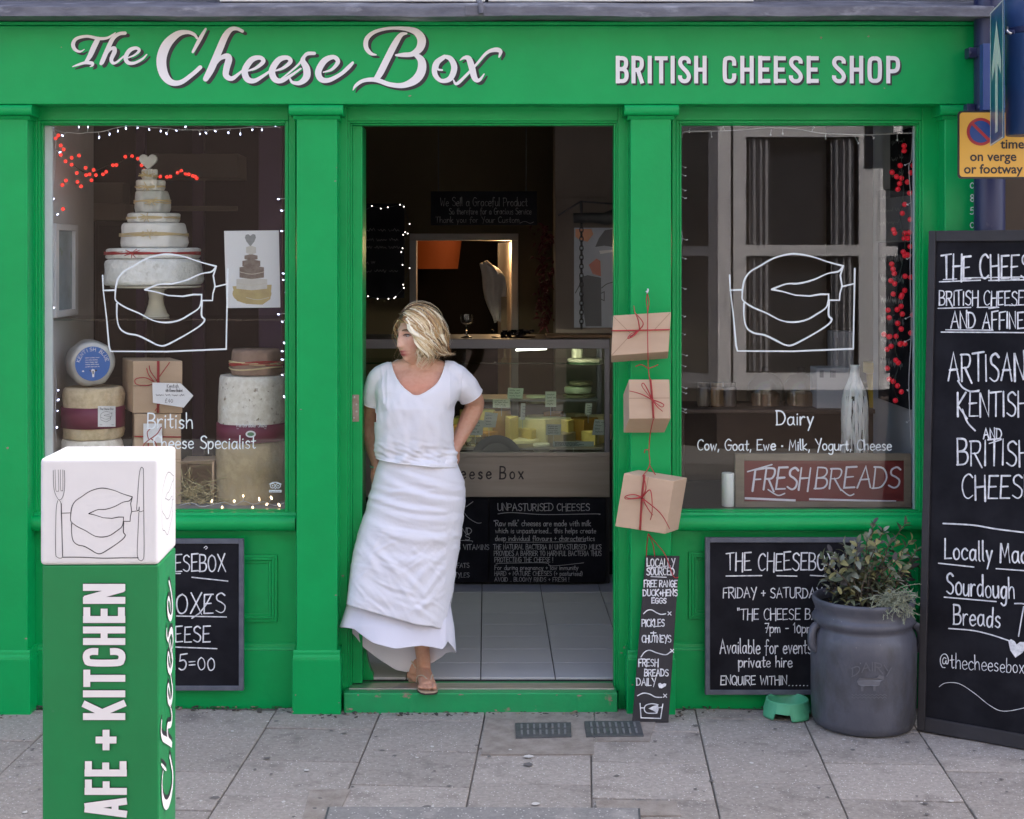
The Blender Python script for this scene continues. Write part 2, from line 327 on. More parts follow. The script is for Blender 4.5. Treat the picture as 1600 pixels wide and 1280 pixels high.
# ================================================================== materials of the place
GREEN = mat('green_gloss_paint', (.0, .35, .088), rough=.34, spec=.3, var=(.0, .30, .074), var_scale=3, var_amt=.7, bump=.0012, bump_scale=22, rough_var=.08, blotch=(.012, .29, .088), blotch_scale=14, blotch_at=(.66, .8))
LEAD = mat('weathered_lead', (.15, .15, .175), rough=.55, var=(.075, .075, .095), var_scale=9, var_amt=.9, bump=.004, bump_scale=12, stretch=(1, 1, 3), blotch=(.27, .27, .3), blotch_scale=5, blotch_at=(.58, .7))
SLAB = mat('concrete_slab', (.34, .308, .276), rough=.9, spec=.2, var=(.235, .21, .188), var_scale=60, var_amt=.8, bump=.005, bump_scale=110, speck=(.58, .56, .53), speck_scale=62, speck_amt=.19, rand=.11, blotch=(.17, .152, .138), blotch_scale=6, blotch_at=(.54, .74))
MORTAR = mat('brown_mortar_patch', (.22, .19, .163), rough=.95, spec=.2, var=(.32, .285, .25), var_scale=14, var_amt=.9, bump=.006, bump_scale=90, speck=(.34, .32, .3), speck_scale=110, speck_amt=.15)
JOINT = mat('joint_sand', (.14, .125, .11), rough=1, spec=.1, var=(.16, .145, .13), var_scale=30, bump=.006, bump_scale=120)
TARMAC = mat('tarmac', (.05, .05, .052), rough=.9, var=(.075, .075, .075), var_scale=40, bump=.004, bump_scale=300)
KERB = mat('kerb_stone', (.28, .27, .26), rough=.9, var=(.2, .19, .18), bump=.003, bump_scale=90)
STEEL = mat('brushed_steel', (.34, .32, .29), rough=.38, metal=1, var=(.25, .23, .2), var_scale=3, stretch=(.5, 1, 8))
DARKMETAL = mat('dark_cast_iron', (.05, .055, .06), rough=.6, var=(.1, .1, .1), var_scale=18, bump=.003, bump_scale=70)
# ================================================================== pavement
pav = MB(); pav.box(-9, 9, -3.42, .3, -.32, -.0475)
for_slope = Matrix.Rotation(math.atan(SLOPE), 4, 'X')
pv = pav.build('pavement', JOINT); tag(pv, kind='structure'); pv.rotation_euler = (math.atan(SLOPE), 0, 0); pv.location = (0, 0, .04)
a_sl = math.atan((914-VX)/F); du = Vector((math.cos(a_sl), -math.sin(a_sl)*-1*-1, 0)); dv = Vector((math.sin(a_sl), math.cos(a_sl), 0))
du = Vector((dv.y, -dv.x, 0))
g0 = ground(1087, 1113); PITCH, ROWD, GAP = .446, .372, .0055
COVER = [ground(505, 1262), ground(1000, 1262)]
def slab(u0, u1, v0, v1, m=None, name='paving_slab', dz=0):
    mb = MB(); c = []
    h = GAP/2
    for u, v in ((u0+h, v0+h), (u1-h, v0+h), (u1-h, v1-h), (u0+h, v1-h)):
        q = g0+du*u+dv*v; c.append(Vector((q.x, q.y, SLOPE*q.y+dz)))
    tz = random.uniform(-.0025, .0025); tx = random.uniform(-.0015, .0015)
    for i, q in enumerate(c): q.z += tz+(tx if i in (1, 2) else -tx)
    ctr = sum(c, Vector())/4
    mb.hexa([c[3], c[2], c[1], c[0]], (0, 0, -.05))
    o = mb.build(name, m or SLAB, pv, bevel=.004, seg=2, loc=ctr); return o
offs = [.0, .12, .03, .20, -.05, .10, .16, .02, .22, .07, .0, .15, .05, .19, .1, .0, .13, .2]
for k in range(-8, 9):
    u0 = k*PITCH; o = offs[(k+8) % len(offs)]*.9
    for j in range(-9, 2):
        v1 = .02+o-(-j-1)*ROWD if False else .1+o+j*ROWD; v0 = v1-ROWD
        top = (g0+du*(u0+PITCH/2)+dv*v1).y; bot = (g0+du*(u0+PITCH/2)+dv*v0).y
        if bot > .03 or top < -3.25: continue
        if top > .03: v1 -= (top-.03)
        cx = (g0+du*(u0+PITCH/2)+dv*(v0+v1)/2)
        slab(u0, u0+PITCH, v0, v1)
kb = MB()
for k in range(18):
    x0 = -8.1+k*.915; mb = MB(); mb.box(x0+.004, x0+.911, -3.56, -3.425, -.36, -.062); mb.build('kerb_stone', KERB, pv, bevel=.012, loc=(x0+.45, -3.5, -.2))
rd = MB(); rd.box(-60, 60, -8.2, -3.56, -.5, -.2); tag(rd.build('road', TARMAC), kind='structure')
fp = MB(); fp.box(-60, 60, -14, -8.2, -.5, -.09); tag(fp.build('far_pavement', mat('far_paving', (.13, .125, .12), rough=.9)), kind='structure')
gr = MB(); gr.box(-150, 150, -150, 150, -.9, -.52); tag(gr.build('ground', TARMAC), kind='structure')
# small covers and patches set in the paving (each a thin plate of its own)
def ground_plate(name, px, lift, m, parent=None, th=.012):
    q = [ground(*p) for p in px]; mb = MB()
    q = [Vector((p.x, p.y, SLOPE*p.y+lift)) for p in q]
    return mb.hexa(q, (0, 0, -th)), q
mb, q = ground_plate('p', [(905, 1108), (955, 1104), (1003, 1108), (1006, 1178), (928, 1180), (900, 1182)], .0, MORTAR) if False else ground_plate('p', [(759, 1112), (928, 1112), (928, 1180), (752, 1180)], .004, MORTAR)
mb.build('mortar_patch', MORTAR, pv); mb, q = ground_plate('p', [(929.5, 1112), (1030, 1112), (1014, 1160), (929.5, 1160)], .0045, MORTAR); mb.build('mortar_patch', MORTAR, pv)
mb, q = ground_plate('p', [(484, 1236), (548, 1234), (520, 1290), (470, 1290)], .004, MORTAR); mb.build('mortar_patch', MORTAR, pv)
mb, q = ground_plate('p', [(930, 1252), (1056, 1253), (1064, 1276), (935, 1276)], .0045, MORTAR); mb.build('mortar_patch', MORTAR, pv)
def stop_cover(px, label):
    mb, q = ground_plate('c', px, .010, DARKMETAL, th=.02); c = sum(q, Vector())/4
    t = thing('service_cover', c, label, 'service cover', 'small service covers in the pavement')
    mb.build('plate', DARKMETAL, t, bevel=.002)
    A, B, Cc, Dd = q; rb = MB()
    for i in range(1, 9):
        for j in (0, 1):
            s = i/9; a = A.lerp(B, s); b = Dd.lerp(Cc, s); p0 = a.lerp(b, .14+.42*j); p1 = a.lerp(b, .44+.42*j)
            e = (B-A).normalized()*.004
            rb.hexa([p0-e+Vector((0, 0, .003)), p0+e+Vector((0, 0, .003)), p1+e+Vector((0, 0, .003)), p1-e+Vector((0, 0, .003))], (0, 0, -.004))
    rb.build('tread_pattern', mat('worn_iron', (.16, .165, .17), rough=.6), t)
stop_cover([(805, 1133), (892, 1132), (893, 1154), (806, 1156)], 'plain dark rectangular service cover set in mortar before the doorstep')
stop_cover([(913, 1130), (1000, 1130), (1006, 1153), (916, 1154)], 'ribbed dark service cover beside the foot of the narrow leaning chalkboard')
# inspection cover at the bottom edge
A = ground(512, 1264); B = ground(1000, 1266); Cc = ground(1010, 1390); Dd = ground(478, 1390); q = [Vector((p.x, p.y, SLOPE*p.y+.007)) for p in (A, B, Cc, Dd)]
mc = thing('inspection_cover', sum(q, Vector())/4, 'large inspection cover filled with speckled concrete, in the pavement below the doorway', 'manhole cover')
MB().hexa(q, (0, 0, -.02)).build('frame', DARKMETAL, mc, bevel=.001)
ce = sum(q, Vector())/4; q2 = [ce+(p-ce)*.985+Vector((0, 0, .003)) for p in q]
MB().hexa(q2, (0, 0, -.02)).build('infill', mat('cover_infill', (.23, .22, .21), rough=.9, speck=(.5, .48, .45), speck_scale=55, speck_amt=.22, bump=.004, bump_scale=120, var=(.13, .125, .12), var_scale=40, blotch=(.3, .28, .26), blotch_scale=9), mc)
gm = MB(); rr = random.Random(17)
for i in range(150):
    p = ground(rr.uniform(-40, 1640), rr.uniform(1120, 1290)); s = rr.uniform(.003, .011) if rr.random() < .85 else rr.uniform(.012, .022); pts = [Vector((p.x+s*rr.uniform(.6, 1.2)*math.cos(2*math.pi*j/9), p.y+s*rr.uniform(.6, 1.2)*math.sin(2*math.pi*j/9), 0)) for j in range(9)]
    for q_ in pts: q_.z = SLOPE*min(0, q_.y)+.0042
    gm.add(pts, [tuple(range(9))], 0 if rr.random() < .6 else 1)
tag(gm.build('trodden_gum', [mat('dark_gum', (.12, .11, .105), rough=.9), mat('pale_gum', (.5, .48, .45), rough=.9)]), kind='stuff')
# dirt and bits along the foot of the shop
DIRT = mat('dry_litter', (.1, .07, .045), rough=1, rand=0, var=(.3, .24, .17), var_scale=60, var_amt=1); DIRT2 = mat('dust', (.045, .04, .035), rough=1, var=(.09, .08, .07), var_scale=50)
db = MB(); rr = random.Random(3)
for i in range(420):
    x = rr.uniform(-2.15, 2.0)
    if -.62 < x < .56: y = rr.gauss(-.035, .02)
    else: y = rr.gauss(.035, .03) - (.09 if abs(x+.69) < .13 or abs(x-.7) < .13 or x < -1.97 else 0)
    y = min(y, .05); s = rr.uniform(.002, .009) if rr.random() < .93 else rr.uniform(.01, .02); a = rr.uniform(0, 6.3); z = SLOPE*min(y, 0)+.004+s*.2
    p = Vector((x, y, z)); e1 = Vector((math.cos(a), math.sin(a), rr.uniform(-.3, .3)))*s; e2 = Vector((-math.sin(a), math.cos(a), rr.uniform(-.3, .3)))*s*.5
    db.hexa([p-e1-e2, p+e1-e2, p+e1+e2, p-e1+e2], (0, 0, -.002), rr.choice((0, 1, 1)))
tag(db.build('litter', [DIRT, DIRT2]), kind='stuff')
# ================================================================== the shopfront
YF, YP, YB, YS, YG = .06, -.03, -.045, -.06, .11      # flats, pilasters, plinths, fascia, glass
shop = thing('shopfront', (0, .06, 0), 'green painted shopfront with two display windows and an open central doorway', 'shop front')
fz0, fz1 = Z(163, YS), Z(40, YS)
mb = MB(); mb.box(-2.9, X(1541, YS), YS, .3, fz0, fz1); fascia = mb.build('fascia', GREEN, shop, bevel=.004)
mb = MB(); mb.box(-2.9, X(1541, YS)-.002, YS+.02, .3, fz1+.0005, Z(22, YS)+.02); mb.box(-2.9, X(1541, YS)-.002, YS-.012, .28, fz1+.001, fz1+.016); mb.build('cornice', GREEN, shop, bevel=.004)
YL = -.19
mb = MB(); n = 90; v = []; f = []
for i in range(n+1):
    x = -2.95+5.05*i/n; wv = noise.noise((x*2.2, 0, 0))*.006+noise.noise((x*9, 3, 0))*.002
    zb, zt = Z(26, YL)+wv, Z(9, YL)+wv*.6
    v += [(x, YL+.012, zb), (x, YL-.004+wv*.5, zb+.002), (x, YL-.002+wv*.4, zt-.006), (x, YL+.006, zt), (x, .06, zt+.06), (x, .06, zb+.004)]
for i in range(n):
    for j in range(6):
        a = i*6+j; b = i*6+(j+1) % 6; f.append((a, b, b+6, a+6))
mb.add(v, f); lf = mb.build('lead_flashing', LEAD, shop, smooth=35)
mb = MB(); mb.pbox(726, 758, 8, 25, YL-.008, YL+.02); mb.tube([P(752, 22, YL-.015), P(751, 6, YL-.012), P(747, -2, YL+.05)], .012, 8); mb.build('flashing_clip', LEAD, lf, bevel=.004)
# upper wall and the lower edges of two signboards
WALLG = mat('grey_render', (.12, .12, .13), rough=.9, var=(.09, .09, .1), var_scale=3, bump=.002)
mb = MB(); mb.box(-2.95, 2.1, .06, .4, Z(12, YL)+.0, 6.5); mb.build('upper_wall', WALLG, shop)
for a, b in ((343, 758), (763, 1178)):
    mb = MB(); mb.pbox(a, b, -150, 2.5, -.02, .055); o = mb.build('signboard', mat('cream_board', (.72, .7, .64), rough=.6), bevel=.004)
    tag(o, 'cream signboard fixed to the wall above the script name' if a < 500 else 'cream signboard on the wall above the doorway and right window side', 'signboard', 'signboards above the shopfront')
# pilasters
def pilaster(x0, x1, base0=None, base1=None, bot=1117, cx0=None, cx1=None):
    mb = MB(); z0 = Z(1020, YP); zc = Z(181, YP)
    mb.box(X(x0, YP), X(x1, YP), YP, .1, ground_z(YP)-.01, zc+.03); p = mb.build('pilaster', GREEN, shop, bevel=.006, seg=3)
    c0, c1 = X(x0, YP)-.028, X(x1, YP)+.028; zt, zb = fz0-.001, Z(180, YP-.03)
    r = (zt-zb)/2; prof = [(.1, zb), (YP-.012, zb)]+[(YP-.022-r*.75*math.cos(t), zb+r-r*math.sin(t)) for t in [math.pi/2-math.pi*i/10 for i in range(11)]]+[(.1, zt)]
    mb = MB(); mb.extrude_x(prof, c0, c1)
    mb.build('capital', GREEN, p, bevel=.006, seg=3)
    mb = MB(); mb.extrude_x([(.1, zb-.001), (YP-.012, zb-.001), (YP-.008, zb-.008), (YP-.002, zb-.016), (.1, zb-.017)], c0+.016, c1-.016); mb.build('necking', GREEN, p)
    e = .012; b0, b1 = X(x0, YP)-e-.004, X(x1, YP)+e+.004
    zp = Z(1030, YB)
    mb = MB(); mb.box(b0, b1, YB, .1, ground_z(YB)-.01, zp)
    mb.build('plinth', GREEN, p, bevel=.005, seg=2)
    mb = MB(); mb.extrude_x([(.1, zp+.0005), (YB+.002, zp+.0005), (YB+.004, zp+.006), (YB+.009, zp+.016), (YB+.010, zp+.026), (YP-.001, zp+.034), (.1, zp+.034)], b0+.004, b1-.004); mb.build('plinth_moulding', GREEN, p)
    return p
pilaster(-60, 43); pilaster(463, 527); pilaster(985, 1049); pilaster(1476, 1540)
# flats, frames and glass of the two windows and the door
def ring(mb, x0, x1, y0, y1, w, Y0, Y1, bottom=True):      # four butted bars inside a photograph rectangle (measured at Y0)
    wx = w
    mb.pbox(x0, x0+wx, y0, y1, Y0, Y1); mb.pbox(x1-wx, x1, y0, y1, Y0, Y1); mb.pbox(x0+wx, x1-wx, y0, y0+wx, Y0, Y1)
    if bottom: mb.pbox(x0+wx, x1-wx, y1-wx, y1, Y0, Y1)
WIN_GLASS = glass_mat('window_glass', (.98, .99, .985), refl=1.15, ior=1.52)
def window(f0, f1, g0_, g1_, right):
    t0, t1 = 187, 806
    mb = MB()                                                   # flat boards around the frame
    mb.pbox(f0, g0_-10, 150, 812, YF, .14); mb.pbox(g1_+(14 if right else 4), f1, 150, 812, YF, .14); mb.pbox(g0_-10, g1_+(14 if right else 4), 150, 188, YF, .14)
    w = mb.build('window_frame', GREEN, shop, bevel=.003)
    mb = MB(); ring(mb, g0_-10, g1_+(14 if right else 4), 188, 806, 5, YF+.012, .14); mb.build('outer_bead', GREEN, w, bevel=.003)
    mb = MB(); ring(mb, g0_-5, g1_+(9 if right else 2), 192, 801, 4, YF+.03, .13); mb.build('inner_bead', GREEN, w, bevel=.003)
    mb = MB(); mb.pbox(g0_-3, g1_+(8 if right else 1), 195, 798, YG, YG+.006); mb.build('pane', WIN_GLASS, w)
    # sloping sill and its half-round nosing
    zs = Z(802, YF-.02); prof = [(.13, zs+.004), (YF-.004, zs), (YF-.012, zs-.01)]
    c, r = (YF-.012, zs-.01-.034), .034
    prof += [(c[0]-r*math.sin(a)*1.05, c[1]+r*math.cos(a)) for a in [math.pi*i/12 for i in range(13)]]+[(.13, c[1]-r)]
    mb = MB(); mb.extrude_x(prof, X(f0-1, YF), X(f1+1, YF)); mb.build('sill', GREEN, w, smooth=40)
    # stall riser below
    zt = c[1]-r-.0005; zk = Z(1012, YF)
    mb = MB(); mb.box(X(f0, YF), X(f1, YF), YF+.022, .16, -.02, zt); rs = mb.build('stall_riser', GREEN, shop)
    mb = MB(); mb.box(X(f0, YF), X(f1, YF), YF+.002, YF+.0215, -.02, zk-.014)
    mb.extrude_x([(YF+.0215, zk-.0135), (YF+.003, zk-.0135), (YF+.006, zk-.006), (YF+.013, zk), (YF+.016, zk+.012), (YF+.0215, zk+.016)], X(f0, YF), X(f1, YF))
    mb.build('skirting', GREEN, rs, bevel=.002)
    return w, rs
w1, rs1 = window(44, 462, 68, 447, False)
w2, rs2 = window(1050, 1475, 1066, 1427, True)
def riser_panel(rs, x0, x1, y0, y1):
    mb = MB(); Yr = YF+.022
    def fr(i, dY, wd): ring(mb, x0+i, x1-i, y0+i, y1-i, wd, Yr-dY, Yr-.0005)
    fr(0, .010, 5); fr(5, .016, 3.5); fr(8.5, .006, 5)
    mb.build('panel_moulding', GREEN, rs, bevel=.002)
riser_panel(rs1, 84, 433, 867, 972); riser_panel(rs2, 1076, 1440, 863, 968)
# door frame
mb = MB(); mb.pbox(527, 543, 150, 1110, YF, .14); mb.pbox(966, 986, 150, 1110, YF, .14); mb.pbox(543, 966, 150, 189, YF, .14)
df = mb.build('door_frame', GREEN, shop, bevel=.003)
mb = MB(); mb.pbox(543, 546.5, 189, 1080, YF+.01, .14); mb.pbox(546.8, 550, 193, 1080, YF+.022, .14); mb.pbox(963, 966, 189, 1080, YF+.01, .14); mb.pbox(959, 962.7, 193, 1080, YF+.022, .14); mb.pbox(546.5, 963, 189, 192.5, YF+.01, .14); mb.pbox(550, 959, 193, 196, YF+.022, .14)
mb.build('architrave', GREEN, df, bevel=.0025)
mb = MB(); mb.pbox(550.3, 566.3, 196.5, 1068, .1, .3); mb.build('door_jamb', GREEN, df, bevel=.003)
mb = MB(); mb.pbox(550.5, 561, 617, 659, .097, .105); sp = mb.build('strike_plate', mat('rusty_plate', (.3, .22, .18), rough=.5, metal=.6, var=(.5, .42, .38), var_scale=40), df, bevel=.001)
mb = MB()
for px, py in ((553.5, 621), (557, 632), (557, 643), (553, 653)): mb = MB(); mb.lathe([(.0045, 0), (.0045, .002), (.002, .003)], P(px, py, .097)+Vector((0, 0, 0)), 10, 0, Matrix.Rotation(R(90), 3, 'X')); mb.build('screw', mat('steel_screw', (.5, .48, .45), rough=.3, metal=1), sp)
# foot of the inward-opened door
pf = [(566.8, 1004), (571, 1005), (573, 1025), (577, 1042), (583, 1056), (584, 1063), (566.8, 1063)]
mb = MB(); a = [P(x, y, .16) for x, y in pf]; k = len(a); mb.add(a+[p+Vector((0, .05, 0)) for p in a], [tuple(range(k)), tuple(range(2*k-1, k-1, -1))]+[(i, i+k, (i+1) % k+k, (i+1) % k) for i in range(k)]); mb.build('door_stop', GREEN, df, bevel=.002)
# threshold
YT = -.0
zt = Z(1083, -.02)
mb = MB(); mb.box(X(537, -.02), X(965, -.02), -.02, .16, -.02, zt); th = mb.build('threshold', mat('green_step_paint', (.005, .31, .095), rough=.45, var=(.02, .25, .085), var_scale=12, bump=.002, bump_scale=30, blotch=(.28, .2, .15), blotch_scale=16, blotch_at=(.64, .72)), shop, bevel=.005, seg=3)
mb = MB(); mb.box(X(545, .03), X(960, .03), .03, .12, zt-.001, zt+.005); mb.build('weather_bar', mat('aluminium_strip', (.55, .55, .56), rough=.35, metal=.9, var=(.3, .28, .27), var_scale=12, stretch=(1, 6, 6)), th, bevel=.002)
# chipped paint at knocks and edges
CHIP = mat('bare_chipped_wood', (.24, .17, .12), rough=.9, var=(.42, .36, .3), var_scale=60); rc = random.Random(8)
for Y_, lst in ((YB-.0, ((462,1086),(530,1098),(457,1112),(1040,1108),(988,1070))), (YP, ((526,262),(524,283),(470,640),(1046,1005),(990,640),(41,118+880),(12,700),(525,930))), (-.02, ((560,1086),(640,1085),(720,1085.5),(812,1085),(870,1086),(905,1087),(955,1095),(775,1110),(548,1108))), (YF, ((975,1012),(971,1020),(536,900),(50,1015),(1464,870))), (YS, ((1283,59),(1357,57),(1382,138),(96,74),(640,150)))):
    k = Ink(flat(Y_), .0008)
    for cx_, cy_ in lst:
        rx, ry = rc.uniform(1, 5 if Y_ == -.02 else 2.6), rc.uniform(.7, 2); k.fill([(cx_+rx*rc.uniform(.5, 1.2)*math.cos(2*math.pi*i/9), cy_+ry*rc.uniform(.5, 1.2)*math.sin(2*math.pi*i/9)) for i in range(9)])
    tag(k.build('paint_chip', CHIP, shop), kind='stuff')
# ================================================================== lettering on the fascia
WHITE = mat('white_sign_paint', (.78, .76, .77), rough=.5); BLACKP = mat('black_sign_paint', (.018, .016, .022), rough=.5)
FM = flat(YS)
def zA(p): return [(80+q[0]/4, 30+q[1]/4, (q[2] if len(q) > 2 else 12)/4) for q in p]
def zB(p): return [(440+q[0]/4.21, 30+q[1]/4.21, (q[2] if len(q) > 2 else 12)/4.21) for q in p]
SCR = [zA(s) for s in (
 [(208,190,5),(180,204,13),(148,188,22),(138,155,24),(160,122,20),(225,108,18),(300,122,20),(352,118,16),(385,98,10),(402,86,6)],
 [(293,125,30),(268,175,34),(243,230,30),(215,272,18)], [(134,298,5),(165,287,13),(210,274,18),(255,276,22),(258,290,14),(244,298,5)],
 [(462,88,22),(425,93,22),(388,120,26),(357,180,28),(322,262,28),(313,278,22)], [(333,240,8),(368,192,16),(394,182,24),(396,206,28),(377,250,24),(386,274,20),(410,270,14),(455,232,10)],
 [(470,246,8),(520,226,12),(551,197,18),(531,181,20),(491,196,26),(466,240,26),(481,272,24),(520,275,18),(570,250,14),(598,222,8)],
 [(966,62,14),(930,125,24),(886,206,16)], [(912,120,14),(893,96,20),(850,82,24),(788,96,40),(722,160,58),(690,250,62),(703,340,56),(748,394,40),(810,396,30),(880,348,26),(932,302,26)],
 [(1196,76,20),(1160,60,22),(1122,66,30),(1087,110,40),(1050,195,44),(1000,312,44),(966,374,34)], [(1003,325,10),(1048,254,22),(1094,232,34),(1111,250,42),(1096,310,40),(1094,354,36),(1130,372,28),(1180,336,16),(1222,300,12)],
 [(1222,326,8),(1280,306,18),(1326,266,26),(1305,241,26),(1252,256,36),(1211,320,40),(1225,374,38),(1270,386,28),(1330,352,18),(1388,310,12)],
 [(1392,326,8),(1450,306,18),(1496,266,26),(1475,241,26),(1422,256,36),(1381,320,40),(1396,374,38),(1440,386,28),(1500,352,18),(1560,310,12)])]
SCR += [zB(s) for s in (
 [(-10,400,10),(60,345,12),(118,292,14),(146,250,20),(172,228,24),(216,226,22)], [(152,240,18),(140,275,34),(164,325,46),(163,382,46),(120,420,30),(72,416,20),(55,390,10)],
 [(275,350,8),(330,332,18),(371,282,28),(342,250,28),(282,275,40),(242,345,42),(259,395,38),(312,402,30),(390,362,24),(440,318,26),(468,288,18)],
 [(622,236,8),(585,225,24),(556,185,30),(561,130,30),(610,86,24),(700,62,20),(800,62,26),(880,82,44),(920,132,56),(909,192,50),(860,230,34),(800,236,28),(753,238,14)],
 [(868,226,20),(918,270,48),(920,340,58),(880,400,54),(800,436,36),(710,430,30),(620,400,30),(540,405,24),(490,436,20),(470,468,5)], [(822,95,12),(784,106,30),(742,170,42),(690,272,44),(650,352,44),(624,392,36)],
 [(1072,246,24),(1016,290,34),(1008,360,34),(1050,406,26),(1110,390,36),(1136,320,40),(1112,262,34),(1070,246,22)], [(1072,262,6),(1036,290,12),(1026,328,14),(1056,336,12)],
 [(1174,272,6),(1200,255,20),(1230,260,36),(1250,312,42),(1270,388,38),(1300,402,22),(1332,362,8)], [(1130,400,8),(1152,426,20),(1212,372,18),(1280,300,16),(1350,222,20),(1410,202,30),(1440,215,26),(1430,250,10)])]
sh = Ink(FM, .0008)
for s in SCR: sh.stroke([(x+4.6, y+3.6, wd*1.02+.6) for x, y, wd in s], 3, smooth=6)
sh.build('lettering_shade', BLACKP, fascia)
for gi in ((0,1,2),(3,4),(5,),(6,7),(8,9),(10,),(11,),(12,13),(14,),(15,16,17),(18,19),(20,21)):
    ik = Ink(FM, .0026)
    for i in gi: ik.k = i; ik.stroke(SCR[i], 3, smooth=6)
    ik.build('script_letter', WHITE, fascia)
words = (('BRITISH', 963, 1106), ('CHEESE', 1130, 1280), ('SHOP', 1301, 1407))
for nm, dx, dy, m, b, tt in (('capitals_shade', 2.2, 3.2, BLACKP, .0006, 7.4), ('capital_lettering', 0, 0, WHITE, .0026, 6.3)):
    k = Ink(FM, b); per = {} if nm == 'capital_lettering' else None
    for t, a, c in words: k.write(t, a-2+dx, 130.5+dy, 43, w=c-a+1, t=tt, font=BLOCK, jit=0, cap='flat', gap=.9, per=per)
    if per is None: k.build(nm, m, fascia)
    else:
        for q_ in per.values(): q_.build('capital_letter', m, fascia)
# ================================================================== room behind the shopfront
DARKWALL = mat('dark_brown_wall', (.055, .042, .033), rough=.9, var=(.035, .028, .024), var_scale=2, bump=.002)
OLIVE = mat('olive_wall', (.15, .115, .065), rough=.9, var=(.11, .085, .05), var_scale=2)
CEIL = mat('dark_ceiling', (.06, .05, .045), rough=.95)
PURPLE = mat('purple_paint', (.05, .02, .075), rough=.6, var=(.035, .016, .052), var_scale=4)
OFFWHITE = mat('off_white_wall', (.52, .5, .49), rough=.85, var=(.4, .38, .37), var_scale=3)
BLACKBOARD = mat('blackboard', (.009, .009, .012), rough=.85, spec=.12, var=(.018, .018, .023), var_scale=6, var_amt=.9)
CHALK = mat('white_chalk_pen', (.84, .85, .87), rough=.8, var=(.42, .43, .47), var_scale=45, var_amt=.8)
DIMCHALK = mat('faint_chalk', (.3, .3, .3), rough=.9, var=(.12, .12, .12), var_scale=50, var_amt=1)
FZ = .1
XL, XR, YE = -1.93, 1.90, 5.0
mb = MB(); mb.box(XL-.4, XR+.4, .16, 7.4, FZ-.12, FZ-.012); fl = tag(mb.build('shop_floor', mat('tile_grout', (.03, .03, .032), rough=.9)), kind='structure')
TILE = mat('pale_floor_tile', (.46, .46, .5), rough=.5, spec=.5, rand=.05, rough_var=.1, bump=.0006, bump_scale=14)
tw, td = .326, .24; tx0 = X(751, .06)
for i in range(-5, 5):
    for j in range(0, 9):
        x0 = tx0+i*tw; y0 = .165+j*td
        if x0+tw < -1.0 or x0 > .95: continue
        mb = MB(); mb.box(x0+.002, x0+tw-.002, y0+.002, y0+td-.002, FZ-.011, FZ+random.uniform(-.0008, .0008))
        mb.build('floor_tile', TILE, fl, bevel=.002, loc=(x0+tw/2, y0+td/2, FZ))
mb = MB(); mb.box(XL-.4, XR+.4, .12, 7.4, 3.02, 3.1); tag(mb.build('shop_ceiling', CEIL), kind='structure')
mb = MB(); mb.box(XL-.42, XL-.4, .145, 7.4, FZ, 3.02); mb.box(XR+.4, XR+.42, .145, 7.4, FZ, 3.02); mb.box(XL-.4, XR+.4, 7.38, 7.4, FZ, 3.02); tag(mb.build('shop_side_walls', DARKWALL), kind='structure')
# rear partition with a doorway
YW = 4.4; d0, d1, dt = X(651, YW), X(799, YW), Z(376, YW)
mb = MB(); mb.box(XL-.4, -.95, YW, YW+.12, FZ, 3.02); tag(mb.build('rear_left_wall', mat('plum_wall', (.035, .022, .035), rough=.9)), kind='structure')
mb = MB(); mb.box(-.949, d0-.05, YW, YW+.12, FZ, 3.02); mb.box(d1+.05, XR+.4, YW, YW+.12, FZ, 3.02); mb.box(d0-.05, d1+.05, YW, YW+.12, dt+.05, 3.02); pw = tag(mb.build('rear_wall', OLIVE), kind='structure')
FRAMEW = mat('grey_white_woodwork', (.5, .48, .48), rough=.6)
mb = MB(); mb.box(d0-.05, d0, YW-.015, YW+.13, FZ, dt); mb.box(d1, d1+.05, YW-.015, YW+.13, FZ, dt); mb.box(d0-.05, d1+.05, YW-.015, YW+.13, dt, dt+.05); mb.build('doorway_frame', FRAMEW, pw, bevel=.004)
# door leaf of the back room catching the lamp, lamp, shade
mb = MB(); mb.hexa([Vector((d1-.01, YW+.14, FZ)), Vector((d1-.01, YW+.14, dt-.01)), Vector((d1-.09, YW+.85, dt-.01)), Vector((d1-.09, YW+.85, FZ))], (.04, 0, 0))
o = mb.build('back_room_door', mat('cream_door', (.6, .5, .4), rough=.6)); tag(o, 'cream door standing open in the rear doorway, lit from above', 'door')
t = thing('ceiling_spotlight', (X(729, 5.2), 5.2, Z(373, 5.2)+.05), 'small lit ceiling spotlight in the back room doorway', 'spotlight')
mb = MB(); mb.lathe([(.035, 0), (.04, .05), (.03, .07)], t.location, 16); mb.build('housing', DARKMETAL, t)
mb = MB(); mb.ball(Vector(t.location)-Vector((0, 0, .005)), .024, 10); mb.build('bulb', emis('warm_bulb', (1, .72, .42), 14), t)
pl = bpy.data.lights.new('lintel_fill_light', 'POINT'); pl.energy = .8; pl.color = (1, .62, .3); pl.shadow_soft_size = .04; po = bpy.data.objects.new('lintel_fill_light', pl); C.objects.link(po); po.location = (X(788, 4.5), 4.47, dt-.05)  # unseen point lamp added under the lintel to light the door and apron
YO = 5.6; t = thing('pendant_lamp', (X(682, YO), YO, Z(418, YO)), 'orange fabric drum lampshade hanging in the back room', 'lampshade')
zz, zt_ = Z(420, YO), Z(366, YO)
mb = MB(); mb.lathe([(.17, zz), (.205, zt_)], (t.location.x, YO, 0), 32); o = mb.build('shade', mat('orange_fabric', (.15, .032, .007), rough=.9, emit=(.5, .08, .01), estr=.02), t, smooth=40)
mb = MB(); mb.tube([(t.location.x, YO, zt_), (t.location.x, YO, 3.0)], .006, 6); mb.build('flex', DARKMETAL, t)
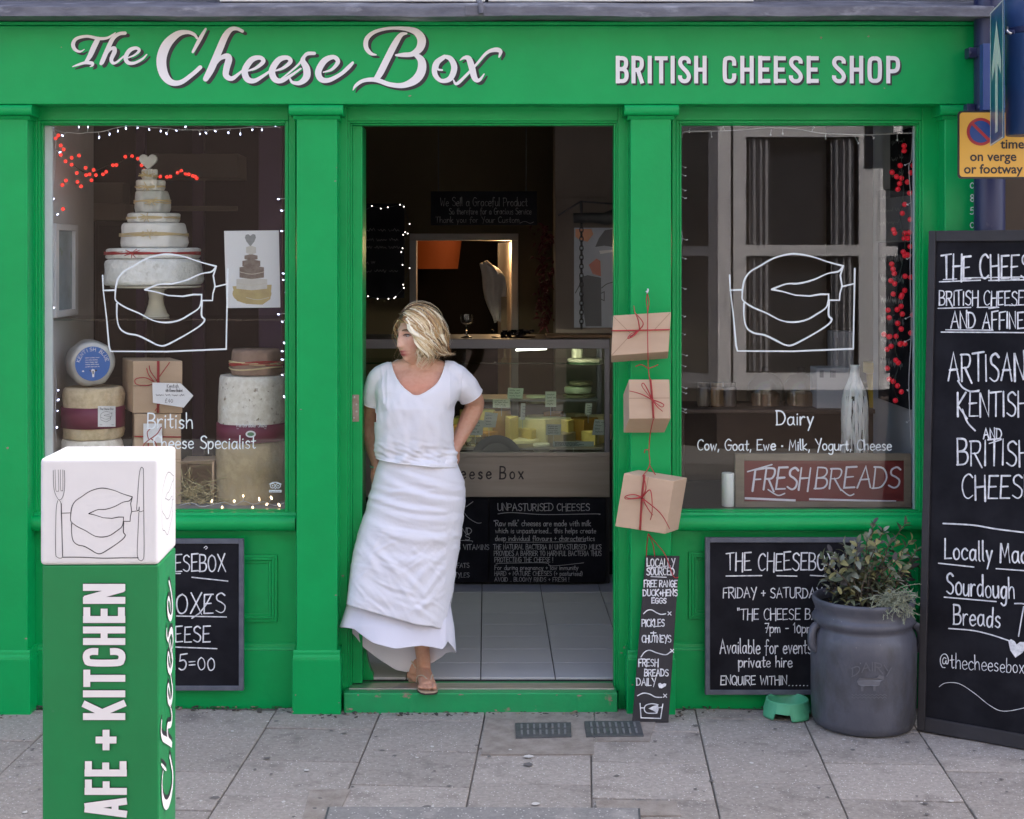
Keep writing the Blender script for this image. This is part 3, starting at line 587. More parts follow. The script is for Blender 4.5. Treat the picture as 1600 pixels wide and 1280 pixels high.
mb = MB(); mb.box(-1.3, 1.3, 6.6, 6.7, FZ, 3.0); tag(mb.build('back_room_wall', mat('back_wall', (.03, .022, .018), rough=.9)), kind='structure')
# apron hanging on the back-room door
YA = 4.3; ap = MB(); rows = [(410,752,764),(418,751,780),(430,753,790),(450,754,791),(468,757,788),(482,763,789),(493,768,788),(502,773,784)]
v = []; f = []; n = 9
for i, (py, a, b) in enumerate(rows):
    for j in range(n):
        s = j/(n-1); px = a+(b-a)*s; v.append(P(px, py+math.sin(s*9)*2.5, YA+.03*math.sin(s*14+i*.5)))
for i in range(len(rows)-1):
    for j in range(n-1): f.append((i*n+j, i*n+j+1, (i+1)*n+j+1, (i+1)*n+j))
ap.add(v, f); o = ap.build('apron', mat('crumpled_cotton', (.85, .8, .77), rough=.9, var=(.7, .64, .6), var_scale=8), smooth=True, subdiv=1); md = o.modifiers.new('thickness', 'SOLIDIFY'); md.thickness = .012
tag(o, 'crumpled pale apron hanging in the rear doorway', 'apron')
mb = MB(); mb.pbox(783, 792, 464, 526, 4.2, 4.24); mb.pbox(787, 790, 480, 560, 4.19, 4.2); tag(mb.build('cutting_board', mat('pale_wood', (.5, .38, .24), rough=.7, var=(.36, .25, .15), var_scale=6, stretch=(1, 1, .1))), 'tall pale wooden board standing below the hanging apron', 'cutting board')
# board hanging from the ceiling
YH = 2.7; t = thing('hanging_sign', P(756, 299, YH), 'long black board of faint chalk writing hanging from the shop ceiling', 'hanging sign')
mb = MB(); mb.pbox(673, 839, 299, 352, YH, YH+.025); mb.build('board', BLACKBOARD, t, bevel=.002)
mb = MB()
for px in (685, 822): mb.tube([P(px, 299, YH+.01), (X(px, YH+.01), YH+.01, 3.02)], .003, 5)
mb.build('hanger', DARKMETAL, t)
k = Ink(flat(YH)); rn = random.Random(4)
k.write('We Sell a Graceful Product', 688, 322, 13, w=136, t=.9, rng=rn); k.write('So therefore for a Gracious Service', 702, 335, 10, w=128, t=.8, rng=rn); k.write('Thank you for Your Custom', 681, 348, 9, w=130, t=.8, rng=rn)
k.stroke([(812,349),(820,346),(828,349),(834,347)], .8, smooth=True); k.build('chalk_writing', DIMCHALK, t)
# wall chalkboard with fairy lights
YC = 3.6; t = thing('wall_chalkboard', P(600, 466, YC), 'dim wall chalkboard behind the woman, edged with tiny lights', 'chalkboard')
mb = MB(); mb.pbox(510, 632, 318, 466, YC, YC+.03); mb.build('board', BLACKBOARD, t, bevel=.003)
k = Ink(flat(YC))
for tx, x, y, h, w_ in (('goats selection', 569, 362, 8, 62), ('sourdough bread', 566, 377, 7, 56), ('and chutney today', 566, 389, 7, 62), ('EGGS', 566, 413, 7, 20), ('box 1450 6 pack', 566, 426, 8, 56)): k.scribble(x, y, w_, h*.7, .7, rn)
k.build('chalk_writing', DIMCHALK, t)
LED = emis('tiny_white_led', (1, .93, .82), .6)
t = thing('fairy_lights', P(600, 330, YC-.04), 'string of tiny white lights round the dim wall chalkboard', 'fairy lights')
pts = [(567,331),(581,322),(595,326),(606,324),(625,320),(631,323),(640,350),(633,363),(630,367),(637,365),(629,388),(627,394),(629,414),(640,419),(630,445),(631,450),(618,464),(616,466),(607,467),(590,467),(575,463),(570,453)]
mb = MB(); mb.tube([P(x, y, YC-.035) for x, y in pts], .002, 4); mb.build('cable', DARKMETAL, t)
bl = MB()
proto = None
for x, y in pts:
    if proto is None: bl = MB(); bl.ball((0, 0, 0), .004, 6); proto = bl.build('bulb', LED, t, loc=(0, 0, 0)); o = proto; 
    else: o = proto.copy(); C.objects.link(o)
    o.location = P(x, y, YC-.045)
# dried bundle, pier, poster, scale arm and chain
mb = MB(); rn = random.Random(9); YD = 3.2
for i in range(150):
    py = rn.uniform(352, 515); px = 851+rn.gauss(0, 7 if py > 375 else 11); a = rn.uniform(0, 6.3); l = rn.uniform(.03, .07)
    p = P(px, py, YD+rn.uniform(-.04, .04)); d = Vector((math.cos(a)*.7, math.sin(a)*.4, rn.uniform(-1.2, .4)))*l
    mb.tube([p, p+d*.5+Vector((0, 0, .006)), p+d], [.006, .009, .001], 5)
tag(mb.build('chilli_string', mat('dried_chilli', (.11, .012, .012), rough=.45, rand=0, var=(.06, .008, .008), var_scale=20), smooth=True), 'dark red string of dried chillies hanging on the rear pier', 'chilli string')
YQ = 3.0
mb = MB(); mb.box(X(868, YQ), XR+.4, YQ, YQ+.3, FZ, Z(309, YQ)); mb.box(X(868, YQ)-.002, XR+.4, YQ+.02, YQ+.3, Z(309, YQ)+.001, 3.02); tag(mb.build('inner_pier_wall', mat('taupe_wall', (.21, .175, .155), rough=.9, var=(.16, .135, .12), var_scale=2)), kind='structure')
t = thing('poster', P(930, 510, YQ-.01), 'pale blue poster on the taupe wall behind a hanging chain', 'poster')
mb = MB(); mb.pbox(897, 985, 356, 512, YQ-.012, YQ-.001); mb.build('sheet', mat('poster_paper', (.52, .57, .66), rough=.25, var=(.36, .41, .49), var_scale=2.2), t)
k = Ink(flat(YQ-.012)); PC = [mat('poster_orange', (.75, .35, .2), rough=.3), mat('poster_grey', (.1, .11, .13), rough=.3), mat('poster_red', (.6, .2, .14), rough=.3), mat('poster_white', (.85, .86, .88), rough=.3)]
k.fill([(899,358),(924,358),(927,366),(918,378),(904,374),(899,370)], 0); k.fill([(930,386),(936,372),(945,360),(957,358),(958,386),(944,384)], 1); k.fill([(920,414),(932,404),(938,408),(939,432),(926,428)], 2); k.fill([(905,434),(918,430),(939,434),(940,510),(915,510)], 1); k.fill([(936,392),(958,390),(958,394),(938,397)], 3)
k.stroke([(899,458),(910,440),(918,448)], 1.4, mi=1, smooth=True); k.stroke([(940,450),(948,444),(958,441)], 1.4, mi=1, smooth=True); k.stroke([(930,463),(944,456),(944,470),(930,463)], 1.4, mi=1)
k.build('print', PC, t)
t = thing('beam_scale', P(905, 340, 2.5), 'black iron scale arm with a long chain hanging in front of the poster', 'scale')
mb = MB(); Ys = 2.5; mb.tube([P(896, 341, Ys), P(925, 340, Ys), P(945, 342, Ys), P(990, 330, Ys)], [.03, .03, .036, .06], 10); mb.tube([P(872, 337, Ys), P(908, 315, Ys), P(960, 319, Ys)], .006, 5); mb.tube([P(908, 314, Ys), P(909, 345, Ys)], .01, 6); mb.build('beam', DARKMETAL, t, smooth=True)
mb = MB(); zc = Z(345, Ys); i = 0
while zc > Z(515, Ys):
    c = Vector((X(908.5, Ys), Ys, zc)); pp = []
    for j in range(11):
        a = 2*math.pi*j/10; e = Vector((math.cos(a)*.010, 0, math.sin(a)*.018)) if i % 2 == 0 else Vector((math.cos(a)*.004, math.cos(a)*.009, math.sin(a)*.018)); pp.append(c+e)
    mb.tube(pp, .0035, 5); zc -= .027; i += 1
mb.build('chain', DARKMETAL, t, smooth=True)
# ================================================================== display counter
YN = 2.05; t = thing('display_counter', (X(760, YN), YN, FZ), 'glass cheese display counter with a steel front standing inside the doorway', 'display counter')
x0, x1 = X(470, YN), X(953, YN)
def cz(py): return Z(py, YN)
mb = MB(); mb.box(x0, x1, YN, YN+.02, cz(777), cz(714)); mb.box(x0, x1, YN-.006, YN+.03, cz(714)+.0005, cz(707)); fp_ = mb.build('steel_front', STEEL, t, bevel=.002)
k = Ink(flat(YN)); k.write('The Cheese Box', 640, 748, 19, w=177, t=2.4, rng=random.Random(2), jit=.02, gap=4); k.build('painted_name', BLACKP, fp_)
mb = MB(); mb.box(x0, x1, YN+.025, YN+.7, FZ, cz(777)); mb.build('base', mat('counter_black', (.012, .012, .014), rough=.6), t)
mb = MB(); mb.box(x0, x1, YN+.075, YN+.72, cz(706), cz(702)); mb.build('deck', STEEL, t)
CM = mat('counter_grey_metal', (.18, .18, .2), rough=.4, metal=.7)
mb = MB(); mb.box(x0, x1, YN+.0, YN+.09, cz(545), cz(530)); mb.box(x0, x1, YN+.09, YN+.6, cz(533), cz(531)); mb.box(x1-.03, x1, YN+.002, YN+.03, cz(707), cz(545)); mb.box(x1-.03, x1, YN+.6, YN+.63, cz(707), cz(533)); mb.build('top_rail', CM, t, bevel=.003)
CG = glass_mat('counter_glass', (.9, .95, .92), refl=1.3)
mb = MB(); mb.box(x0, x1-.03, YN+.01, YN+.014, cz(707)+.001, cz(545)-.001); mb.build('front_glass', CG, t)
mb = MB(); mb.box(x0, x1-.04, YN+.2, YN+.6, cz(573), cz(570.5)); mb.build('glass_shelf', glass_mat('green_shelf_glass', (.55, .68, .6), refl=1.4), t)
mb = MB(); mb.box(x0, x1-.04, YN+.38, YN+.7, cz(638), cz(634)); mb.build('upper_deck', CM, t)
YLp = YN+.35; mb = MB(); mb.tube([P(806, 547, YLp), P(854, 545, YLp)], .006, 8); mb.build('strip_light', emis('cool_strip', (1, .97, .85), 1.2), t)
mb = MB(); mb.tube([(x0+.1, YN+.14, cz(540)), (x1-.1, YN+.14, cz(540))], .009, 8); mb.build('case_lamp', emis('case_lamp_glow', (1, .95, .70), 5), t)
# lower boards leaning on the counter
def lower_board(px0, px1, lines, label, seed):
    Yb = YN-.03; b = thing('chalk_sign', P((px0+px1)/2, 910, Yb), label, 'chalkboard', 'chalkboards along the counter base')
    mb = MB(); mb.pbox(px0, px1, 779, 909.5, Yb, Yb+.018); mb.build('board', BLACKBOARD, b, bevel=.002)
    k = Ink(flat(Yb)); rn = random.Random(seed)
    for l in lines:
        if l[0] == '_': k.stroke(l[1], l[2], smooth=True)
        else: k.write(l[0], l[1], l[2], l[3], w=l[4], t=l[5], rng=rn)
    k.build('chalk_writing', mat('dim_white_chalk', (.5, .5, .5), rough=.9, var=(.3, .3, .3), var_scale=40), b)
lower_board(765, 946, [('UNPASTURISED CHEESES', 778, 798, 11, 143, 1.15), ('_', [(778,803),(800,801),(850,804),(930,803),(936,804)], .9),
 ('"Raw milk" cheeses are made with milk', 772, 822, 9, 151, .95), ('which is unpasturised... this helps create', 774, 833, 8, 157, .9), ('deep individual flavours + characteristics', 774, 845, 8, 155, .9), ('_', [(790,847),(840,847),(915,846)], .7),
 ('THE NATURAL BACTERIA IN UNPASTURISED MILKS', 771, 858, 7.5, 168, .85), ('PROVIDES A BARRIER TO HARMFUL BACTERIA THUS', 772, 868, 7.5, 167, .85), ('PROTECTING THE CHEESE !', 773, 878, 7.5, 91, .85), ('_', [(775,880),(850,879),(862,884),(912,879)], .7),
 ('For during pregnancy + low immunity', 773, 890, 7, 130, .8), ('HARD + MATURE CHEESES (+ pasturised)', 773, 899, 7, 137, .75), ('AVOID .. BLOOMY RINDS + FRESH !', 773, 908, 6.5, 116, .7)], 'chalkboard headed UNPASTURISED CHEESES leaning on the counter base', 5)
lower_board(560, 763, [('AND', 712, 834, 9, 25, 1.1), ('S', 727, 844, 9, 7, 1.1), ('_', [(725,801),(733,810),(745,817),(752,817)], .9), ('_', [(728,792),(739,784)], .9), ('_', [(700,844),(735,845),(738,847)], .8), ('+ B VITAMINS', 706, 859, 8, 58, .9), ('FATS', 714, 887, 7, 19, .8), ('STYLES', 706, 902, 7, 27, .8)], 'half hidden chalkboard behind the woman mentioning B VITAMINS', 6)
# cheeses inside the counter
def cheese_mat(n, c, c2): return mat(n, c, rough=.6, var=c2, var_scale=25, bump=.003, bump_scale=60, sub=0)
CH = [cheese_mat('yellow_cheese', (.66, .54, .17), (.54, .42, .12)), cheese_mat('pale_cheese', (.74, .68, .4), (.62, .55, .3)), cheese_mat('orange_cheese', (.5, .25, .05), (.4, .2, .05)), cheese_mat('rind_cheese', (.3, .25, .16), (.18, .15, .1)), cheese_mat('white_cheese', (.65, .64, .5), (.5, .5, .38))]
def wedge(px, py, wpx, hpx, Y, m, label, ang=50, rot=0, rind=3):
    r = wpx/F*(D+Y); h = hpx/F*(D+Y); c = P(px, py, Y); a0 = R(rot); n = 10; v = [(0, 0, 0)]+[(r*math.cos(a0+R(ang)*i/n), r*math.sin(a0+R(ang)*i/n), 0) for i in range(n+1)]
    cx = sum(p[0] for p in v)/len(v); v = [(x-cx, y, z) for x, y, z in v]; k = len(v); mb = MB()
    mb.add([Vector(p)+c for p in v]+[Vector(p)+c+Vector((0, 0, h)) for p in v], [tuple(range(k-1, -1, -1)), tuple(range(k, 2*k))]+[(i, (i+1) % k, (i+1) % k+k, i+k) for i in range(k)])
    mb.m = [0, 0]+[0 if i in (0, k-1) else 1 for i in range(k)]
    o = mb.build('cheese', [CH[m], CH[rind]], bevel=.004, loc=c); tag(o, label, 'cheese', 'cut cheeses in the counter'); return o
def wheel(px, py, wpx, hpx, Y, m, label, grp='cut cheeses in the counter'):
    r = wpx/2/F*(D+Y); h = hpx/F*(D+Y); c = P(px, py, Y)
    mb = MB(); mb.lathe([(r*.93, 0), (r, h*.12), (r, h*.85), (r*.93, h)], c, 28, 0, None, .004); o = mb.build('cheese', CH[m], smooth=50, loc=c); tag(o, label, 'cheese', grp); return o
yd = YN+.12
wedge(712, 706, 48, 18, yd, 1, 'pale low wedge of cheese at the woman\'s elbow in the counter', 60, 60)
wedge(746, 694, 50, 50, yd+.16, 0, 'tall yellow cheese piece behind two price cards near the woman', 70, 50)
wedge(800, 690, 42, 36, yd+.1, 0, 'square-cut yellow cheese block left of centre in the counter', 30, 70)
wheel(812, 700, 66, 16, yd+.25, 1, 'flat pale round cheese behind the square yellow block')
wheel(773, 686, 52, 46, yd+.38, 2, 'orange rinded cheese at the back left of the counter')
wedge(852, 702, 56, 46, yd+.18, 1, 'pale rounded half cheese in the middle of the counter', 100, 40)
wedge(888, 690, 30, 32, yd+.14, 0, 'small upright yellow wedge right of the pale half cheese', 40, 70)
wedge(912, 696, 48, 40, yd+.26, 2, 'orange pointed wedge under an upright price ticket', 80, 50)
wedge(880, 702, 54, 22, yd+.02, 3, 'low brown-rinded cheese at the front right of the counter', 50, 65)
wedge(930, 703, 40, 26, yd+.06, 0, 'yellow wedge at the right end of the counter', 60, 60)
wheel(838, 630, 32, 12, yd+.4, 4, 'white soft cheese on the upper deck of the counter'); wheel(858, 631, 16, 9, yd+.35, 1, 'little pale cheese beside the white one on the upper deck')
wheel(905, 622, 50, 6, yd+.42, 3, 'grey flat cheese at the bottom of the right stack in the counter'); wheel(903, 614, 42, 10, yd+.42, 4, 'pale flat cheese on top of the grey one in the counter'); wheel(908, 602, 36, 6, yd+.42, 3, 'dark flat cheese topmost of the right stack in the counter')
wheel(915, 569, 56, 9, yd+.3, 4, 'flat pale cheese on the glass shelf of the counter'); wheel(902, 559, 18, 14, yd+.28, 4, 'small glossy white cheese on top of the glass shelf cheese')
for i, (px, py, w_, h_, dy, m_, lab) in enumerate(((725,690,44,36,.3,0,'yellow cheese at the back, just right of the woman'),(764,703,36,26,.1,2,'orange cheese wedge low beside the tall yellow piece'),(828,702,40,30,.16,0,'yellow wedge between the square block and the half cheese'),(866,690,34,44,.36,2,'tall orange cheese at the back of the case, behind the half cheese'),(902,684,30,36,.4,1,'pale cheese at the back right of the case'),(940,690,30,40,.34,1,'pale cheese against the right end of the case'),(838,690,26,40,.42,1,'pale upright wedge at the very back of the case'),(706,696,34,30,.2,2,'orange wedge half hidden behind the woman'),(786,704,30,14,.06,4,'white little cheese at the front beside the plate'),(846,705,26,12,.04,4,'white disc of cheese at the front centre of the case'))):
    (wheel if i in (8, 9) else wedge)(px, py, w_, h_, yd+dy, m_, lab, *(() if i in (8, 9) else (40+i*7 % 50, 45+i*11 % 40)))
CARD = mat('price_card', (.42, .45, .43), rough=.7)
def card(px0, px1, py0, py1, Y, lean, label):
    q = [P(px0+lean, py0, Y), P(px1+lean, py0+lean*.5, Y), P(px1, py1, Y), P(px0, py1, Y)]; c = (q[2]+q[3])/2
    mb = MB(); mb.hexa(q, (0, .003, 0)); mb.tube([c+Vector((0, .002, 0)), c-Vector((0, -.002, .05))], .0015, 4); o = mb.build('price_card', CARD, loc=c); tag(o, label, 'price card', 'price cards among the cheeses')
    k = Ink(flat(Y), .0006); rn = random.Random(int(px0))
    for i in range(4):
        yy = py0+(py1-py0)*(.25+.2*i); k.scribble(px0+3+lean*.5, yy, (px1-px0)*rn.uniform(.5, .8), (py1-py0)*.12, .45, rn)
    k.build('writing', mat('card_ink', (.05, .05, .06), rough=.8), o)
for a in ((732,754,656,680,yd-.01,2,'tilted price card beside the woman\'s bare elbow'),(754,774,644,668,yd+.02,4,'price card in front of the tall yellow cheese'),(792,816,606,627,yd+.3,2,'largest price card, high in the middle of the counter'),(770,797,624,637,yd+.2,0,'low wide price card below the largest one'),(813,820,630,656,yd+.05,1,'narrow price card standing edge-on by the square block'),(852,869,612,636,yd+.2,0,'price card on the upper deck between two cheeses'),(914,924,630,648,yd+.2,1,'narrow white price card above the orange wedge'),(853,876,663,680,yd,1,'price card against the pale half cheese'),(925,944,655,680,yd-.03,4,'leaning price card at the right end of the counter'),(864,928,690,698,yd-.06,0,'long low ticket along the counter front')): card(*a)
# things on and before the counter
def lathe_thing(name, c, prof, m, label, cat, n=32, **k):
    mb = MB(); mb.lathe(prof, c, n); o = mb.build(name, m, smooth=40, loc=c); return tag(o, label, cat, **k)
ct = cz(530)+.001
WG = mat('wine_glass_glass', (.9, .92, .92), rough=.02, trans=1)
c = Vector((X(729, YN+.12), YN+.12, ct)); s = (D+YN)/F
lathe_thing('wine_glass', c, [(1e-4, 0), (.034, .001), (.03, .004), (.005, .01), (.004, .055), (.012, .065), (.034, .085), (.039, .108), (.034, .134), (.0325, .134), (.037, .108), (.032, .087), (.01, .068), (1e-4, .066)], WG, 'empty wine glass standing on the counter top', 'wine glass')
mb = MB(); rn = random.Random(12); base = P(802, 528, YN+.25)
for i in range(60):
    p = base+Vector((rn.gauss(0, .05), rn.uniform(-.04, .04), rn.uniform(.005, .035))); a = rn.uniform(0, 6.28); mb.hexa([p, p+Vector((.03*math.cos(a), .03*math.sin(a), rn.uniform(-.01, .01))), p+Vector((.03*math.cos(a)-.012*math.sin(a), .03*math.sin(a)+.012*math.cos(a), .012)), p+Vector((0, .01, .012))], (0, 0, .003))
mb.lathe([(.12, 0), (.13, .01), (1e-4, .014)], base-Vector((0, 0, .002)), 24); tag(mb.build('grape_dish', mat('black_grapes', (.02, .015, .018), rough=.25), loc=base), 'dish of black fruit on the counter top under the apron', 'fruit dish')
mb = MB(); mb.box(X(852, YN+.2), X(955, YN+.2), YN+.1, YN+.3, ct, ct+.018); tag(mb.build('bread_board', mat('brown_wood', (.2, .12, .06), rough=.6, var=(.12, .07, .035), var_scale=6, stretch=(.2, 1, 1)), bevel=.004), 'brown wooden board lying on the counter top by the chain', 'bread board')
mb = MB(); c = P(776, 720, YN+.045); mb.lathe([(1e-4, -.003), (.1, -.002), (.108, .006), (.143, .012), (.145, .015), (.108, .010), (.1, .002), (1e-4, .001)], c, 48, 0, Matrix.Rotation(R(87), 3, 'X')); tag(mb.build('steel_plate', mat('dull_steel', (.12, .115, .11), rough=.4, metal=.3), smooth=40, loc=c), 'round steel plate standing inside the counter glass', 'plate')
mb = MB(); c = P(742, 706, YN+.17); c.z = cz(702)+.001; mb.lathe([(.05, 0), (.075, .05), (.078, .055), (.073, .05), (.048, .004), (1e-4, .003)], c, 24); tag(mb.build('glass_bowl', WG, smooth=40, loc=c), 'small glass bowl beside the steel plate in the counter', 'bowl')
# ================================================================== writing and drawing kept in photograph pixels, laid on real planes
def _L(p): return [(1040+x/3.555, 180+y/3.555) for x, y in p]
LOGO = [_L(q) for q in ([(425,1000),(428,960),(440,910),(470,870),(520,840),(600,795),(680,773),(740,772),(820,788),(900,815),(986,838)], [(986,838),(960,868),(900,880),(820,915),(740,935),(670,938),(590,968)], [(590,968),(650,980),(720,1000),(800,1005),(860,995),(905,995),(905,1028)],
 [(905,1028),(965,1028),(968,990),(980,950),(970,890),(985,845)], [(425,1000),(430,1030),(480,1065),(560,1100),(640,1140),(710,1150),(780,1138),(840,1105),(890,1070),(905,1028)], [(435,1045),(435,1120),(450,1180),(490,1210),(550,1222),(610,1250),(660,1275),(700,1278),(760,1250),(840,1205),(900,1165),(922,1135),(905,1110),(908,1035)])]
PLATE = [[(1140,430),(1141,453),(1146,495),(1150,540),(1152,548)], [(1152,548.5),(1240,549),(1333,545)], [(1335.5,420),(1334.5,470),(1333,545)], [(1141,453.5),(1158,453)], [(1315,448),(1334,443.5)]]
def draw_logo(k, f, t, mi=0, plate=True, rect=None):
    rn = random.Random(1)
    for i, s in enumerate(LOGO):
        sharp = i in (2, 3)
        k.stroke([f(x, y)+(t*rn.uniform(.8, 1.25),) for x, y in s], t, smooth=False if sharp else 5, mi=mi)
    if plate:
        for s in PLATE: k.stroke([f(x, y)+(t*rn.uniform(.7, 1.3),) for x, y in s], t, mi=mi)
WOODG = mat('grey_painted_wood', (.075, .085, .11), rough=.65, var=(.14, .15, .18), var_scale=22, bump=.001, bump_scale=40, stretch=(1, 1, 1))
DARKW = mat('black_painted_wood', (.016, .015, .019), rough=.6, var=(.03, .028, .034), var_scale=9, bump=.0008, bump_scale=30)
def chalkboard(name, x0, x1, y0, y1, Y, fw, label, group=None):
    t = thing(name, P((x0+x1)/2, y1, Y), label, 'chalkboard', group)
    mb = MB(); mb.pbox(x0+fw-1, x1-fw+1, y0+fw-1, y1-fw+1, Y+.006, Y+.018); bd = mb.build('panel', BLACKBOARD, t)
    mb = MB(); ring(mb, x0, x1, y0, y1, fw, Y, Y+.022); mb.build('frame', WOODG, t, bevel=.002)
    return t
# ------------------------------------------------------------------ two framed chalkboards on the stall risers
Yc = .012
t = chalkboard('framed_chalkboard', 1102, 1346, 840.5, 1086, Yc, 7.5, 'grey framed chalkboard under the right window about Friday and Saturday, half behind the pot')
k = Ink(flat(Yc+.006)); rn = random.Random(21)
k.write('THE CHEESEBOX', 1136, 891, 27, w=168, t=2.1, rng=rn)
for s in ([(1134.5,900),(1190,899.4)], [(1214,899.6),(1245,900.2)], [(1266,899),(1312,901.5)]): k.stroke(s, 1.8)
k.write('FRIDAY + SATURDAY', 1130, 934, 15.5, w=153, t=1.7, rng=rn); k.write('"THE CHEESE BAND"', 1153, 968, 17, w=150, t=1.7, rng=rn); k.write('7pm - 10pm', 1195, 988.5, 15, w=74, t=1.6, rng=rn)
k.write('Available for events', 1125, 1021, 22, w=142, t=1.8, rng=rn); k.write('private hire', 1154, 1042, 17, w=83, t=1.8, rng=rn); k.write('ENQUIRE WITHIN', 1126, 1069.5, 13.5, w=103, t=1.6, rng=rn); k.write('.......', 1232, 1071, 9, w=36, t=1.4, rng=rn)
k.build('chalk_writing', CHALK, t)
t = chalkboard('framed_chalkboard', 140, 380.5, 842.5, 1079.5, Yc, 7.5, 'grey framed chalkboard under the left window pricing boxes of cheese, half behind the bollard')
k = Ink(flat(Yc+.006)); rn = random.Random(22)
k.write('THE CHEESEBOX', 186, 893, 26, w=166, t=2.1, rng=rn); k.stroke([(300,902),(356,908)], 1.8); k.stroke([(190,898),(282,896)], 1.8)
k.write('BOXES', 256, 958, 31, w=96, t=2.4, rng=rn); k.stroke([(330,930),(322,945),(312,958),(300,966)][::-1], 2); k.stroke([(276,962.5),(354,964)], 1.8)
k.write('CHEESE', 244, 1003.5, 25, w=84, t=2.1, rng=rn); k.stroke([(250,1010),(339,1013.5)], 1.8); k.write('£15=00', 254, 1047, 25, w=81, t=2.0, rng=rn)
k.stroke([(319,856),(322,853.5),(324,856),(321.5,858)], 1.2, smooth=True); k.build('chalk_writing', CHALK, t)
# ------------------------------------------------------------------ narrow leaning board
b0 = ground(988, 1130); Yb_, Yt_ = b0.y, -.062
q = [P(1009, 868, Yt_), P(1062, 869, Yt_), P(1044.5, 1132.5, Yb_), P(988, 1130, Yb_)]
q[2].z = ground_z(Yb_)+.002; q[3].z = ground_z(Yb_)+.002
t = thing('narrow_chalkboard', (q[2]+q[3])/2, 'tall narrow black board headed LOCALLY SOURCED leaning on the pilaster', 'chalkboard')
nn = (q[1]-q[0]).cross(q[3]-q[0]).normalized(); nn = nn if nn.y < 0 else -nn
MB().hexa(q, -nn*.013).build('board', DARKW, t, bevel=.002)
k = Ink(on_plane(q[0], nn), .0008); rn = random.Random(23)
for tx, x, y, h, w_, tt in (('LOCALLY',1011,885,12,43,1.7),('SOURCED',1010.5,898.5,11,43,1.7),('FREE RANGE',1006.5,917,10,51,1.7),('DUCK+HENS',1005,931,9.5,53,1.8),('EGGS',1018.5,942.5,8,22,1.7),('PICKLES',1003,979,11,35,1.7),('+',1017,993,9,8,1.7),('CHUTNEYS',1003,1003.5,10.5,45,1.7),('FRESH',998,1041,11,30,1.7),('BREADS',1007,1056.5,10.5,37,1.7),('DAILY',995,1071,11,29,1.7)): k.write(tx, x, y, h, w=w_, t=tt, rng=rn)
k.stroke([(1013,887),(1040,886)], 1.3); k.stroke([(1017,901),(1041,902)], 1.3)
for s in ([(1005.5,959),(1011,954),(1018,953),(1026,957.5),(1033,960),(1040,959)], [(1001.5,1026.5),(1007,1019),(1015,1016),(1026,1020),(1040,1023),(1048,1018)], [(996,1087),(1005,1083),(1015,1084.5),(1024,1089),(1034,1089.5)]): k.stroke(s, 1.6, smooth=True)
for x, y in ((1046, 958.5), (1050, 1017), (1039, 1087)): k.stroke([(x-2.4,y-2.6),(x+2.4,y+2.6)], 1.4); k.stroke([(x+2.4,y-2.4),(x-2.4,y+2.4)], 1.4)
k.fill([(1028,1070),(1029,1067.5),(1032,1067),(1034,1069),(1038,1067.5),(1041,1068.5),(1040,1072),(1034,1075.5),(1030,1075)])
for s in ([(1000,1099),(1001.5,1121.5),(1032,1122.5),(1035.5,1100)],[(1000.5,1106),(1007,1106)],[(1027,1106),(1034,1105)]): k.stroke(s, 1.6)
k.stroke([(1028,1101),(1018,1099.5),(1009,1102),(1006.5,1108),(1010,1113.5),(1018,1114.5),(1026,1114)], 1.6, smooth=True); k.fill([(1028,1101),(1021,1103),(1013,1107),(1020,1110),(1027,1114.5),(1029,1108)]); k.build('chalk_writing', CHALK, t)
# ------------------------------------------------------------------ three parcels hung down the pilaster
KRAFT = mat('kraft_board', (.5, .36, .25), rough=.8, var=(.44, .31, .21), var_scale=7, bump=.0006, bump_scale=120, stretch=(1, 1, 3)); RAFFIA = mat('red_raffia', (.42, .035, .035), rough=.6, var=(.25, .015, .02), var_scale=60)
KRAFT2 = mat('kraft_fold_line', (.3, .2, .13), rough=.8)
def parcel(q, d, label, folds, strands, bows):
    q = [Vector(p) for p in q]; c = sum(q, Vector())/4; t = thing('parcel', c, label, 'parcel', 'parcels hanging down the pilaster')
    MB().hexa(q, d).build('box', KRAFT, t, bevel=.0022)
    n_ = (q[1]-q[0]).cross(q[3]-q[0]).normalized(); n_ = n_ if n_.y < 0 else -n_
    M = on_plane(q[0], n_); k = Ink(M, .0005)
    for s in folds: k.stroke(s, .9)
    k.build('fold', KRAFT2, t)
    mb = MB()
    for s in strands:
        for j in range(2): mb.tube([M(x+(j-.5)*1.6, y+(j-.5)*.6, .003+.002*j) for x, y in catmull(s, 4)], .0021, 5)
    for i, s in enumerate(bows):
        cc = catmull(s, 6); mb.tube([M(x, y, .006+.022*math.sin(math.pi*j/(len(cc)-1))) for j, (x, y) in enumerate(cc)], [.0028*(1-.5*j/len(cc)) for j in range(len(cc))], 5)
    mb.build('raffia_ribbon', RAFFIA, t, smooth=True); return t
Y1 = -.15
parcel([P(958,493,Y1), P(1048.5,487.5,Y1), P(1044.5,549.5,Y1-.01), P(955,556,Y1-.01)], (.008, .095, -.035), 'flat brown paper parcel with red ribbon, topmost of the three hanging parcels',
 [[(958,494),(984,520)],[(1047,489),(1022,516)],[(956,555),(985,524)]], [[(956,517),(985,516.5),(1015,516),(1047,515)]], [[(999,515),(989,525),(980,529),(985,522),(999,516)],[(999,515),(996,500),(991,488),(990,478)],[(999,515),(1004,505),(993,490)],[(998,516),(984,527)]])
Y2 = -.17
